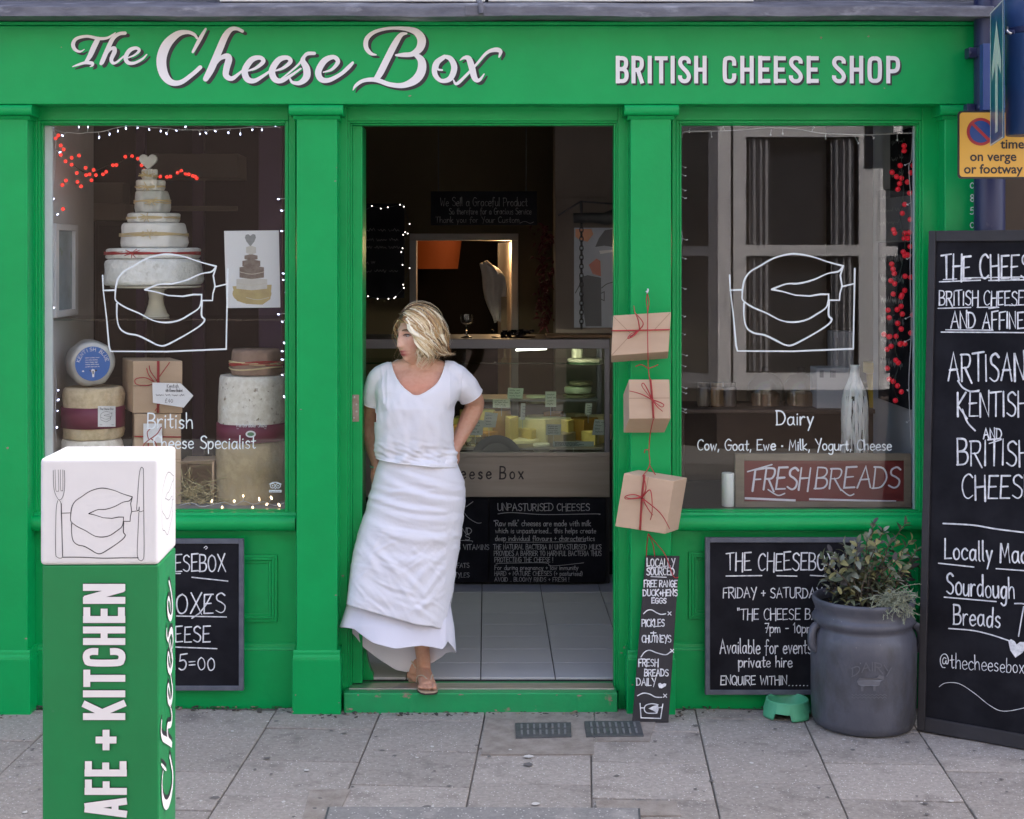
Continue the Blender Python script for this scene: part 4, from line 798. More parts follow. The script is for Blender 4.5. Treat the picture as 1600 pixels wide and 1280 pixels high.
parcel([P(982.5,593,Y2+.02), P(1046,593,Y2+.02), P(1048,654,Y2), P(983,654.5,Y2)], (-.014, .10, -.07), 'square cardboard parcel tilted to show its underside, middle of the three hanging parcels',
 [[(983,622.5),(1046,622)]], [[(1016,592),(1019,622),(1021,654)]], [[(1019,625),(1010,607),(1004,599),(1003,605),(1019,625)],[(1019,625),(1030,629),(1036,633),(1032,636),(1019,625)],[(1019,625),(1026,636),(1035,643)],[(1019,625),(1000,616),(983,611)]])
Y3 = -.19
parcel([P(975,739.5,Y3+.01), P(1053,752,Y3+.01), P(1039,834.5,Y3), P(961,822.5,Y3)], (.068, .10, .0), 'largest cardboard parcel tilted sideways, lowest of the three hanging parcels',
 [[(1013,746),(998,828)]], [[(1007,742),(1003,775),(1000,828)]], [[(1003,777),(990,772),(977,774),(978,779),(1003,778)],[(1003,777),(1015,765),(1018,795),(1016,812)],[(1003,776),(1008,762),(1005,742)],[(1003,778),(1012,795),(1020,805)],[(1003,778),(1030,800),(1046,826)],[(1003,776),(985,778),(976,776)]])
mb = MB(); cords = [[(1012,456,-.06),(1010,470,-.07),(1012,487,-.16),(1012,520,-.175),(1012.5,553,-.185),(1013,575,-.14),(1015,592,-.165)], [(1011,457,-.06),(1014,472,-.07),(1012,487,-.16)], [(1021,655,-.18),(1016,678,-.1),(1014,705,-.09),(1015,727,-.1),(1004,744,-.195)], [(1015,727,-.1),(1024,742,-.17)],
 [(1013,834,-.15),(1011,850,-.09),(1010,870,-.07)],[(1013,834,-.15),(1020,850,-.09),(1023,870,-.075)],[(1013,834,-.15),(1028,852,-.09),(1040,868,-.075),(1052,900,-.08),(1060,902,-.08)],[(1013,576,-.13),(1002,570,-.12),(993,573,-.11)],[(1013,576,-.13),(1024,572,-.12),(1028,570,-.11)],[(1014,703,-.09),(1008,703,-.1),(1007,708,-.1)]]
for c_ in cords: mb.tube([P(*p) for p in catmull(c_, 4)], .0022, 5)
o = mb.build('raffia_cord', RAFFIA, smooth=True); tag(o, 'red raffia cord from which the parcels hang on the pilaster', 'cord')
mb = MB(); mb.tube([P(1012,452,-.028), P(1012.5,453,-.06), P(1011,458,-.066), P(1010,455,-.07)], .004, 6); tag(mb.build('wall_hook', mat('white_metal_hook', (.7, .7, .7), rough=.4), smooth=True), 'small white hook in the pilaster at the top of the red cord', 'hook')
# ------------------------------------------------------------------ tall board at the right
BL = ground(1434, 1142); BR = ground(1600, 1172); e = (BR-BL); e.z = 0; e.normalize(); nA = Vector((e.y, -e.x, 0)); nA = nA if nA.y < 0 else -nA
wA = .62; back = -nA
TLp = Vector((BL.x, BL.y, 0))+back*.16; o_ = Vector((0, -D, H))
BLg = Vector((BL.x, BL.y, ground_z(BL.y)+.004)); TL = Vector((TLp.x+.0, TLp.y, Z(361, TLp.y)))
qa = [TL, TL+e*wA, BLg+e*wA, BLg]; qa[2].z = ground_z(qa[2].y)+.004
nB = (qa[1]-qa[0]).cross(qa[3]-qa[0]).normalized(); nB = nB if nB.y < 0 else -nB
t = thing('tall_chalkboard', (qa[2]+qa[3])/2, 'tall black chalkboard at the right edge listing artisan Kentish and British cheeses', 'chalkboard')
def sub_quad(u0, u1, v0, v1, w_=0): 
    f_ = lambda u, v: qa[0].lerp(qa[1], u).lerp(qa[3].lerp(qa[2], u), v)+nB*w_
    return [f_(u0, v0), f_(u1, v0), f_(u1, v1), f_(u0, v1)]
MB().hexa(sub_quad(.03, .97, .012, .985), -nB*.012).build('panel', BLACKBOARD, t)
mb = MB()
for a in ((0,.05,0,1),(.95,1,0,1),(.05,.95,0,.022),(.05,.95,.972,1)): mb.hexa(sub_quad(*a, w_=.012), -nB*.026)
mb.build('frame', DARKW, t, bevel=.003)
k = Ink(on_plane(qa[0], nB), .0012); rn = random.Random(24)
W = lambda tx, x, y, h, w_, tt, tl=0: k.write(tx, x, y, h, w=w_, t=tt, tilt=tl, rng=rn)
W('THE CHEESE', 1473, 436, 37, 150, 2.9); k.stroke([(1468,440.5),(1532,438)], 2); k.stroke([(1503,434.5),(1600,433)], 1.8); k.stroke([(1474,437),(1495,436)], 1.6); k.stroke([(1545,438.5),(1620,437)], 2)
W('BRITISH CHEESES', 1468, 477, 22, 142, 2.2); k.stroke([(1466,482),(1517,480.5)], 1.8); k.stroke([(1527,480.5),(1560,480)], 1.6); k.stroke([(1577,477.5),(1610,476)], 1.6); k.stroke([(1545,482.5),(1561,480.5)], 1.4)
W('AND AFFINEURS', 1486, 513, 25, 152, 2.5); k.stroke([(1471,519),(1556,519.5),(1610,520)], 1.9); k.stroke([(1478,515.5),(1552,516)], 1.6)
W('ARTISAN', 1482, 595, 43, 118, 3.0); k.stroke([(1497,595),(1505,606),(1518,612),(1530,610)], 2.6, smooth=True); W('KENTISH', 1497, 651, 38, 108, 2.8); k.stroke([(1504,640),(1512,660),(1524,673)], 2.6, smooth=True); W('AND', 1537, 686, 16, 28, 2.5); k.stroke([(1546,693),(1565,687)], 1.8)
W('BRITISH', 1497, 727, 40, 112, 2.8); W('CHEESE', 1504, 779, 37, 112, 2.9)
k.stroke([(1474,818),(1520,820.5),(1560,827),(1625,835)], 2.4, smooth=True)
W('Locally Made', 1477, 873, 31, 142, 2.7, .06); k.stroke([(1467,880),(1522,886)], 2); k.stroke([(1557,888.5),(1620,893)], 2); W('Sourdough', 1480, 928, 33, 106, 2.7, .08); k.stroke([(1476,933),(1557,940)], 2); W('Breads', 1491, 976, 31, 72, 2.6, .06)
k.stroke([(1483,982),(1520,985),(1550,992),(1577,1001)], 2, smooth=True); k.fill([(1576,1002),(1580,998.5),(1586,1002),(1589,1007),(1594,1003),(1602,1003),(1605,1010),(1598,1020),(1587,1027.5),(1579,1016)]); k.stroke([(1586,943),(1600,943.5),(1612,950)], 2.2, smooth=True); k.stroke([(1600,948),(1596,970),(1592,994)], 2, smooth=True)
W('@thecheesebox1', 1470, 1043, 23, 137, 1.35, .07); k.stroke([(1468,1073),(1478,1067),(1499,1068),(1523,1083),(1547,1102),(1568,1111),(1600,1106),(1620,1098)], .9, smooth=True)
k.build('chalk_writing', CHALK, t)
# ------------------------------------------------------------------ bollard sign at the left
Yv = -2.63; bx0, bx1 = X(62.5, Yv), X(247.5, Yv); wB = bx1-bx0; ang = R(1.4)
WHITEP = mat('white_gloss_paint', (.74, .73, .74), rough=.35, var=(.68, .67, .68), var_scale=6, bump=.0006, bump_scale=14, rough_var=.08); GREEN2 = mat('green_bollard_paint', (.003, .215, .06), rough=.42, var=(.006, .18, .05), var_scale=5, bump=.0006, bump_scale=18, blotch=(.03, .2, .08), blotch_scale=26, blotch_at=(.68, .76), rough_var=.1)
c0 = Vector((bx0, Yv, 0)); ex = Vector((math.cos(ang), math.sin(ang), 0)); ey = Vector((-math.sin(ang), math.cos(ang), 0)); dB = .245
zc1, zc0, zg = Z(716, Yv), Z(884, Yv), ground_z(Yv)
t = thing('bollard_sign', c0+ex*wB/2+ey*dB/2+Vector((0, 0, zg)), 'square green pillar sign with white cap, lettered CAFE + KITCHEN, on the pavement', 'pillar sign')
def obx(mb, a, b, d0, d1, z0, z1): 
    q_ = [c0+ex*a+ey*d0, c0+ex*b+ey*d0, c0+ex*b+ey*d1, c0+ex*a+ey*d1]
    mb.hexa([Vector((p.x, p.y, z1)) for p in q_], (0, 0, z0-z1))
mb = MB(); obx(mb, 0, wB, 0, dB, zc0, zc1); cap = mb.build('cap', WHITEP, t, bevel=.011, seg=4)
mb = MB(); obx(mb, .005, wB-.001, .003, dB-.004, zg, zc0-.0006); body = mb.build('post', GREEN2, t, bevel=.004, seg=2)
mb = MB(); obx(mb, -.03, wB+.03, -.03, dB+.03, zg, zg+.03); mb.build('base_plate', DARKMETAL, t, bevel=.004)
MF = on_plane(c0, -ey); k = Ink(MF, .0008)
Fz = lambda x, y: (x/2.0646, 660+y/2.0646)
BLK = mat('black_line_paint', (.012, .012, .02), rough=.5)
def fl_(x, y): return (110+(x-1159)*97/158.5, 763+(y-397)*102/142.5)
draw_logo(k, fl_, 1.15, plate=False)
for s, tt in (([(172,155),(173,200),(177,226),(186,245),(192,250),(200,245),(207,225),(209,195),(208,155)], .7), ([(178,153),(180,215),(186,222),(190,215),(188,153)], .6), ([(195,153),(196,215),(200,220),(203,215),(203,153)], .6), ([(187,252),(182,275),(180,340),(180,420),(184,434),(195,438),(202,430),(201,380),(198,300),(197,262),(192,252)], .8), ([(198,262),(202,430)], 1.2), ([(203,435),(260,435),(330,438),(400,437),(446,437)], 1.3), ([(463,150),(456,145),(450,165),(446,210),(443,255),(441,280),(447,284),(450,272),(450,288),(463,285)], .8), ([(463,150),(464,290),(465,420),(460,444),(450,444),(443,425),(446,340),(448,290)], .8), ([(200,293),(226,292)], 1), ([(425,288),(447,285)], 1)): k.stroke([Fz(*p) for p in s], tt, smooth=4 if len(s) > 2 else False)
k.build('line_drawing', BLK, cap)
kb_ = Ink(MF, .0006); kw_ = Ink(MF, .0022)
def up(xb, y0, sl=.02): return lambda u, v: (xb-v+(0)*u, y0-u)
perw = {}
for kk, tt, ex_, per in ((kb_, 12.4, 0, None), (kw_, 10.8, 0, perw)):
    kk.write('KITCHEN', 0, 0, 66, w=213, t=tt, font=BLOCK, jit=0, cap='flat', gap=.9, T=up(196, 1125), per=per); kk.write('+', 0, 0, 58, w=32, t=tt, font=BLOCK, jit=0, cap='flat', T=up(195, 1172), per=per); kk.write('CAFE', 0, 0, 66, w=120, t=tt, font=BLOCK, jit=0, cap='flat', gap=.9, T=up(198.5, 1309), per=per)
kb_.build('capitals_outline', BLACKP, body); [q_.build('capital_letter', WHITE, body) for q_ in perw.values()]
cr = c0+ex*(wB-.001)
def MS(px, py, lift=0):                                        # side face: px runs from the front edge (0) to the back (1); py is a height
    return cr+ey*(px*dB)+ex*(lift)+Vector((0, 0, Z(py, Yv+.1)))
def side_T(x, y): return ((y-36)/118*.92+.02, 1268-(x-246)/(556-246)*362)
for nm, off, m, b in (('side_shade', 5, BLACKP, .0012), ('side_script', 0, WHITE, .0024)):
    mb = MB(); kz = 0
    for s in SCR[6:15]:
        pp = catmull(s, 5); kz += 1; v = []; f = []
        for i, (x, y, wd) in enumerate(pp):
            a = pp[max(i-1, 0)]; c = pp[min(i+1, len(pp)-1)]; dx, dy = c[0]-a[0], c[1]-a[1]; l = math.hypot(dx, dy) or 1; nx, ny = -dy/l*wd*.42, dx/l*wd*.42
            for sg in (1, -1):
                u, z_ = side_T(x+nx*sg+off, y+ny*sg+off*.8); v.append(MS(max(.01, min(.985, u)), z_, b+kz*8e-5+i*4e-6))
        for i in range(len(pp)-1): f.append((2*i, 2*i+1, 2*i+3, 2*i+2))
        mb.add(v, f)
    mb.build(nm, m, body, normals=False)
mb = Ink(lambda px, py, l=0: MS(px/150, py, l), .001)
for s in LOGO: mb.stroke([(((x-1140)/200*.9+.06)*150, 740+(y-395)/155*105, .9) for x, y in s], .9, smooth=4)
mb.build('side_drawing', BLK, cap)
# ------------------------------------------------------------------ planter, bowl
Yp_, pxc = -.155, 1349; cx = X(pxc, Yp_); sp_ = F/(D+Yp_); zg = ground_z(Yp_-.1)
POT = mat('grey_glazed_pot', (.075, .078, .098), rough=.42, var=(.125, .125, .148), var_scale=7, bump=.004, bump_scale=14, blotch=(.045, .042, .042), blotch_scale=5, blotch_at=(.5, .68), rough_var=.15, speck=(.2, .2, .21), speck_scale=30, speck_amt=.06, stretch=(1, 1, .6))
prof = [(r/sp_, zg+(1130-y)/sp_) for r, y in ((69,1130),(76,1126),(79,1115),(80.5,1085),(81,1040),(81.5,1005),(81,993),(78,984),(74.5,978),(73,975),(75.5,971),(78.5,967),(79,962),(76,958),(73.5,955),(74,948),(77,941),(79,936),(78.5,932),(76,930.5),(72,932),(70,940),(70,960))]
t = thing('planter', (cx, Yp_, zg), 'big grey glazed crock used as a planter, with a cow emblem', 'planter')
mb = MB(); mb.lathe(prof, (cx, Yp_, 0), 64, 0, None, .0015); mb.build('pot', POT, t, smooth=60)
mb = MB()
for s in (-1, 1):
    pts = [(cx+s*.198, Yp_-.045, zg+(1012-1012+1130-1010)/sp_+.0), (cx+s*.222, Yp_-.05, zg+(1130-1003)/sp_), (cx+s*.226, Yp_-.05, zg+(1130-988)/sp_), (cx+s*.215, Yp_-.04, zg+(1130-976)/sp_), (cx+s*.195, Yp_-.03, zg+(1130-972)/sp_)]
    mb = MB(); mb.tube(catmull(pts, 4), .017, 10); mb.build('handle', POT, t, smooth=True)
rp = 81/sp_
def MC(px, py, lift=0):
    d = Vector(((px-VX)/F, 1, -(py-VY)/F)); ox, oy = 0-cx, -D-Yp_; a = d.x**2+1; b = 2*(ox*d.x+oy); c = ox*ox+oy*oy-(rp+.001+lift)**2; s = (-b-math.sqrt(max(0, b*b-4*a*c)))/(2*a); return Vector((0, -D, H))+d*s
k = Ink(MC, .0045); k.write('DAIRY', 0, 0, 13, w=60, t=1.7, jit=0, T=lambda u, v: (1332+u, 1052-v-9*math.sin(u/60*math.pi)+5))
k.fill([(1339,1064),(1343,1059),(1360,1060),(1370,1059),(1374,1055),(1381,1057),(1381,1062),(1376,1065),(1374,1071),(1368,1073),(1368,1080),(1364.5,1080),(1364,1072),(1352,1072),(1349,1074),(1349,1080),(1345.5,1080),(1345,1072),(1341,1070)])
for y in (1086, 1090): k.stroke([(1331+i*3.2, y+(1.2 if i % 2 else -1.2)) for i in range(18)], 1.1)
k.build('cow_emblem', mat('pot_relief', (.13, .132, .15), rough=.5, var=(.09, .09, .105), var_scale=30), t)
SOIL = mat('soil', (.02, .015, .011), rough=1, bump=.01, bump_scale=60); mb = MB(); mb.lathe([(70/sp_, zg+(1130-945)/sp_), (1e-4, zg+(1130-938)/sp_)], (cx, Yp_, 0), 32); mb.build('soil', SOIL, t, smooth=True)
BOWLG = mat('green_plastic', (.075, .36, .19), rough=.5, var=(.1, .42, .24), var_scale=18, blotch=(.05, .22, .12), blotch_scale=9, blotch_at=(.6, .75))
Yd = -.05; cb_ = Vector((X(1230, Yd), Yd, ground_z(Yd)+.002)); mb = MB(); n = 96; v = []; f = []
def bottom(a):                                                 # cut-outs between the feet
    x = (math.degrees(a)+360) % 360
    return .026 if any(abs((x-c+180) % 360-180) < 21 for c in (247, 340, 75, 160)) else 0
for j in range(n):
    a = 2*math.pi*j/n; zb_ = bottom(a); ca, sa = math.cos(a), math.sin(a)
    for r, z in ((.104-.18*zb_, zb_), (.1, max(zb_, .008)+.001), (.09, .058), (.089, .068), (.085, .071), (.08, .069), (.066, .025), (.05, .018)): v.append((cb_.x+r*ca, cb_.y+r*sa, cb_.z+z))
m_ = 8
for j in range(n):
    for i in range(m_-1): a, b = j*m_+i, ((j+1) % n)*m_+i; f.append((a, b, b+1, a+1))
f.append(tuple(j*m_+m_-1 for j in range(n))); mb.add(v, f); o = mb.build('dog_bowl', BOWLG, smooth=45, loc=cb_); md = o.modifiers.new('thickness', 'SOLIDIFY'); md.thickness = .003; tag(o, 'green plastic dog bowl on the pavement beside the grey planter', 'dog bowl')
# ------------------------------------------------------------------ street poles and signs at the right edge
POLE = mat('dark_blue_paint', (.014, .02, .07), rough=.4, var=(.025, .03, .085), var_scale=6, bump=.001, bump_scale=20, blotch=(.1, .1, .13), blotch_scale=18, blotch_at=(.66, .78), stretch=(1, 1, .5))
Yo = -.112; t = thing('street_pole', (X(1546, Yo), Yo, ground_z(Yo)), 'dark blue metal street pole carrying the yellow parking sign', 'pole')
mb = MB(); mb.tube([(X(1546, Yo), Yo, ground_z(Yo)), (X(1546, Yo), Yo, 4.5)], 23.5/F*(D+Yo), 24); mb.build('shaft', POLE, t, smooth=40)
mb = MB(); mb.lathe([(.066, -.018), (.069, -.016), (.069, .016), (.066, .018)], (X(1546, Yo), Yo, Z(82, Yo)), 24); mb.pbox(1514, 1528, 74, 90, Yo-.03, Yo+.03); mb.tube([P(1516, 82, Yo-.045), P(1516, 82, Yo+.04)], .008, 6); mb.build('clamp', POLE, t, bevel=.002)
mb = MB(); mb.lathe([(.066, -.012), (.069, -.01), (.069, .01), (.066, .012)], (X(1546, Yo), Yo, Z(168, Yo)), 24); mb.pbox(1511, 1524, 162, 174, Yo-.03, Yo+.02); mb.build('clamp', POLE, t, bevel=.002)
mb = MB(); mb.pbox(1536, 1552, 68, 172, Yo-.105, Yo-.06); mb.build('bracket', mat('mid_blue_paint', (.03, .06, .2), rough=.4), t, bevel=.002)
Yf = -.62; t = thing('lamp_post', (X(1604, Yf), Yf, Z(212, Yf)), 'fat blue banded column at the top right edge, behind the arrow sign', 'column')
mb = MB(); cf = (X(1606, Yf), Yf, 0); mb.lathe([(.078, Z(212, Yf)), (.082, Z(210, Yf)), (.082, Z(135, Yf)), (.086, Z(132, Yf)), (.086, 4.2)], cf, 32); mb.build('shaft', mat('street_blue_paint', (.02, .06, .17), rough=.35, var=(.05, .06, .15), var_scale=4), t, smooth=40)
mb = MB(); mb.lathe([(.086, -.012), (.09, -.01), (.09, .01), (.086, .012)], (cf[0], cf[1], Z(50, Yf)), 32); mb.tube([P(1570, 50, Yf-.1), P(1585, 50, Yf-.12)], .008, 8); mb.build('band', POLE, t, smooth=40)
mb = MB(); mb.tube([P(1574, 43, Yf-.1), P(1574, 50, Yf-.13), P(1580, 53, Yf-.13)], .005, 6); mb.build('bolt', mat('steel_screw', (.5, .48, .45)), t, smooth=True)
# yellow parking sign
Yy = -.46; t = thing('parking_sign', P(1560, 226, Yy), 'yellow no-waiting sign with black border on the blue pole', 'road sign')
def rrect(x0, x1, y0, y1, r, n=5): return [(cx_+r*math.cos(a), cy_+r*math.sin(a)) for cx_, cy_, s in ((x1-r, y0+r, -90), (x1-r, y1-r, 0), (x0+r, y1-r, 90), (x0+r, y0+r, 180)) for a in [R(s+90*i/n) for i in range(n+1)]]
def slabp(mb, pts, Y0, Y1):
    a = [P(x, y, Y0) for x, y in pts]; k_ = len(a); b = [Vector((p.x, Y1, p.z)) for p in a]; mb.add(a+b, [tuple(range(k_-1, -1, -1)), tuple(range(k_, 2*k_))]+[(i, (i+1) % k_, (i+1) % k_+k_, i+k_) for i in range(k_)])
mb = MB(); slabp(mb, rrect(1496.5, 1640, 173.5, 279.5, 6), Yy, Yy+.004); mb.build('plate', mat('sign_black', (.015, .013, .016), rough=.4), t)
MY = flat(Yy); k = Ink(MY, .0006); YEL = mat('sign_yellow', (.68, .37, .05), rough=.4, var=(.62, .34, .06), var_scale=7); k.fill(rrect(1499.3, 1637, 176, 276.5, 5)); k.build('yellow_face', YEL, t)
k = Ink(MY, .0016); circ = lambda cx_, cy_, r: [(cx_+r*math.cos(2*math.pi*i/40), cy_+r*math.sin(2*math.pi*i/40)) for i in range(40)]
k.fill(circ(1532, 206, 21.8), 0); k.base += .0008; k.fill(circ(1532, 206, 17.2), 1); k.base += .0008; k.stroke([(1519.5,194),(1545,219)], 4.6, cap='flat', mi=0); k.build('no_waiting_symbol', [mat('sign_red', (.33, .02, .025), rough=.4), mat('sign_blue', (.012, .05, .2), rough=.4)], t)
def text_mesh(body, x0, x1, base, M, lift, name, m, parent, bold=.012):
    cu = bpy.data.curves.new('text', 'FONT'); cu.body = body; cu.size = 1; cu.offset = bold; cu.resolution_u = 4; ob = bpy.data.objects.new('text', cu); C.objects.link(ob)
    dg = bpy.context.evaluated_depsgraph_get(); me = bpy.data.meshes.new_from_object(ob.evaluated_get(dg)); bpy.data.objects.remove(ob); xs = [v.co.x for v in me.vertices]; a, b = min(xs), max(xs); s = (x1-x0)/(b-a)
    mb = MB(); mb.add([M(x0+(v.co.x-a)*s, base-v.co.y*s, lift) for v in me.vertices], [tuple(p.vertices) for p in me.polygons]); return mb.build(name, m, parent, normals=False)
SB = MATS['sign_black']
text_mesh('time', 1563, 1600, 232, MY, .0016, 'lettering', SB, t, .02); text_mesh('on verge', 1515.5, 1588, 251.5, MY, .0016, 'lettering', SB, t, .02); text_mesh('or footway', 1506, 1598, 271, MY, .0016, 'lettering', SB, t, .02)
# arrow sign, nearly edge on
qs = [P(1547.5, 21, -.6), P(1568, -1, -.92), P(1572, 215, -.92), P(1554, 228, -.6)]
qs[3] = Vector((qs[0].x, qs[0].y, qs[3].z)); qs[2] = Vector((qs[1].x, qs[1].y, qs[2].z))
t = thing('arrow_sign', sum(qs, Vector())/4, 'blue sign with a white arrow pointing up, seen almost edge on', 'road sign')
ns_ = (qs[1]-qs[0]).cross(qs[3]-qs[0]).normalized(); ns_ = ns_ if ns_.x < 0 else -ns_
MB().hexa(qs, -ns_*.004).build('plate', mat('arrow_blue', (.01, .075, .18), rough=.3), t, bevel=.001)
def MQ(u, v, lift=0): return qs[0].lerp(qs[1], u).lerp(qs[3].lerp(qs[2], u), v)+ns_*lift
k = Ink(MQ, .0012); k.fill([(.5,.1),(.85,.42),(.85,.53),(.6,.43),(.6,.93),(.4,.93),(.4,.43),(.15,.53),(.15,.42)]); k.build('arrow', mat('reflective_white', (.62, .66, .58), rough=.3), t)
k = Ink(MQ, .001)
for a in ([(.02,.004),(.98,.004)], [(.02,.996),(.98,.996)]): k.stroke(a, .012, cap='flat')
for a in ([(.03,0),(.03,1)], [(.97,0),(.97,1)]): k.stroke(a, .05, cap='flat')
k.build('border', MATS['reflective_white'], t)
k = Ink(flat(YP), .0006)
for ch, y in (('0', 294), ('8', 315), ('5', 335), ('0', 356)): k.write(ch, 1516, y, 11, w=6, t=1.4, jit=0)
k.build('vertical_digits', WHITE, fascia)
# ================================================================== left window display
CHW = mat('white_mould_cheese', (.82, .82, .8), rough=.9, var=(.62, .62, .58), var_scale=38, bump=.009, bump_scale=42, blotch=(.5, .48, .42), blotch_scale=16, blotch_at=(.62, .75)); CHG = mat('grey_mould_cheese', (.55, .56, .54), rough=.9, var=(.32, .34, .33), var_scale=14, bump=.004, bump_scale=50, blotch=(.55, .55, .53), blotch_scale=10)
CHB = mat('brown_rind', (.42, .33, .19), rough=.9, var=(.16, .105, .05), var_scale=18, bump=.004, bump_scale=40, blotch=(.42, .35, .23), blotch_scale=9, blotch_at=(.5, .66)); CHS = mat('speckled_rind', (.78, .75, .68), rough=.9, var=(.5, .44, .34), var_scale=40, bump=.003, bump_scale=60, blotch=(.2, .15, .09), blotch_scale=45, blotch_at=(.6, .7)); CHR = mat('tan_rind', (.66, .54, .36), rough=.9, var=(.36, .26, .14), var_scale=40, bump=.004, bump_scale=50, blotch=(.62, .54, .4), blotch_scale=10)
STRAWR = mat('natural_raffia', (.62, .5, .29), rough=.7); MAROON = mat('maroon_band', (.14, .012, .045), rough=.5); CREAMC = mat('cream_ceramic', (.6, .58, .5), rough=.25)
DECK = mat('window_deck', (.3, .28, .27), rough=.7, var=(.2, .19, .18), var_scale=5)
ZD = Z(797, .12)
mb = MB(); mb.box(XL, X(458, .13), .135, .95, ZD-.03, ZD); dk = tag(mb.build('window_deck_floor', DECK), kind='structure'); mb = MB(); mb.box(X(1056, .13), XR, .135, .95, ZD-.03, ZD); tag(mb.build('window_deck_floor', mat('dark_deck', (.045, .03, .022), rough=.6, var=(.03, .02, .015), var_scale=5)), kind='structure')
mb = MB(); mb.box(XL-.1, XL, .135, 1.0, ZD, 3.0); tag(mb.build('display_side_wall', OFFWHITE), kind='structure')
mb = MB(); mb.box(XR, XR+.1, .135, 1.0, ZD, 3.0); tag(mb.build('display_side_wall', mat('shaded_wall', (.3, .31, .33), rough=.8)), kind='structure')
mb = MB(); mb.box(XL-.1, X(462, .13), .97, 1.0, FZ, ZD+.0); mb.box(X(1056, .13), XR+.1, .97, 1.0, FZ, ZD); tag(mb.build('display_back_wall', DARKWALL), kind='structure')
mb = MB(); mb.box(XL+.001, X(82, .118)-.0, .1185, .134, ZD, Z(197, .12)); o = mb.build('edge_strip', mat('white_edge_strip', (.6, .63, .66), rough=.4), w1)
mb = MB(); mb.box(X(1427, .118), X(1441, .118), .1185, .134, ZD, Z(197, .12)); o = mb.build('edge_strip', mat('blue_white_strip', (.42, .5, .55), rough=.4, var=(.34, .42, .47), var_scale=9), w2)
# purple posts and dim furniture behind
for i, (a, b, yb, lab) in enumerate(((127, 136, 1.05, 'slim purple post behind the picture frame in the left window'), (212, 226, 1.9, 'purple post behind the tiered cheese cake'), (404, 440, 1.15, 'wide purple post at the right of the left window'), (300, 318, 2.6, 'purple post deep behind the white line drawing'))):
    mb = MB(); mb.box(X(a, yb), X(b, yb), yb, yb+.06, FZ, 3.0); tag(mb.build('purple_post', PURPLE, bevel=.004), lab, 'post', 'purple posts inside the left window')
mb = MB(); mb.box(XL-.3, X(240, 2.2), 2.2, 2.5, FZ, Z(345, 2.2)); mb.box(XL-.28, X(238, 2.2), 2.19, 2.199, Z(342, 2.2)-.9, Z(352, 2.2)); tag(mb.build('shelf_unit', mat('dark_furniture', (.03, .022, .02), rough=.7), bevel=.005), 'dark shelf unit standing behind the left window display', 'shelf unit')
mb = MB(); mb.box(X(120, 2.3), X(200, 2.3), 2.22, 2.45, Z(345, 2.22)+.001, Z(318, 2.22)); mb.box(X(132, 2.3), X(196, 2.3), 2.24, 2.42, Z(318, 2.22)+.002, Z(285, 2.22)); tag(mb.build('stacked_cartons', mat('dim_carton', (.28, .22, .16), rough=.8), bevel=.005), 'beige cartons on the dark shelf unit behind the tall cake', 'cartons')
mb = MB(); mb.box(X(236, 1.8), X(372, 1.8), 1.8, 2.1, Z(278, 1.8), Z(240, 1.8)); mb.box(X(236, 1.8), X(372, 1.8), 1.78, 1.8, Z(330, 1.8), Z(322, 1.8)); tag(mb.build('back_shelf', mat('dim_beige_shelf', (.12, .1, .085), rough=.8), bevel=.004), 'dim beige shelf box high behind the cake', 'shelf')
# glass shelf
mb = MB(); zs_ = Z(498.5, .3); mb.box(XL, X(452, .3), .3, .72, zs_-.008, zs_); tag(mb.build('glass_shelf', glass_mat('shelf_glass', (.8, .87, .85), refl=1.5)), 'glass shelf across the left window carrying the cheese cake', 'shelf')
# the tiered cake of cheeses
Yk = .5
def tier(x0, x1, y0, y1, m, label, ribbon=None, knot=None):
    c = P((x0+x1)/2, y1, Yk); c.z = Z(y1, Yk); r = (x1-x0)/2/F*(D+Yk); h = (y1-y0)/F*(D+Yk)-.0008
    t = thing('cheese', c, label, 'cheese', 'cheeses stacked as a tiered cake')
    mb = MB(); mb.lathe([(r*.95, 0), (r*.985, h*.06), (r, h*.2), (r*.985, h*.5), (r*.995, h*.82), (r*.975, h*.93), (r*.92, h)], c, 64, 0, Matrix.Rotation(random.uniform(-.012, .012), 3, 'Y'), .013); mb.build('round', m, t, smooth=60)
    if ribbon:
        mb = MB(); rn = random.Random(int(x0))
        for j in range(5):
            zz = h*(ribbon[1]+rn.uniform(-.05, .05)); ph = rn.uniform(0, 6); mb.tube([c+Vector(((r+.004)*math.cos(a), (r+.004)*math.sin(a), zz+.004*math.sin(a*2+ph))) for a in [2*math.pi*i/40 for i in range(41)]], .0022, 4)
        kx = (knot or 0)*r; ky = -math.sqrt(max(0, r*r-kx*kx))-.008; k0 = c+Vector((kx, ky, h*ribbon[1]))
        for j in range(8):
            a = rn.uniform(0, 6.28); mb.tube([k0, k0+Vector((math.cos(a)*.02, -.008, math.sin(a)*.012)), k0+Vector((math.cos(a)*.04, -.004, math.sin(a)*.022))], [.0028, .002, .0015], 4)
        mb.build('raffia_tie', ribbon[0], t)
    return t
tier(222.5, 244, 264.5, 281, CHW, 'smallest white cheese at the top of the tiered cake, under the heart', (STRAWR, .35)); tier(213, 256, 281.5, 298, CHW, 'second smallest cream cheese with pale raffia in the tiered cake', (STRAWR, .35)); tier(211, 265, 298.5, 332, CHG, 'grey mould-coated cheese in the tiered cake', (STRAWR, .5), .2)
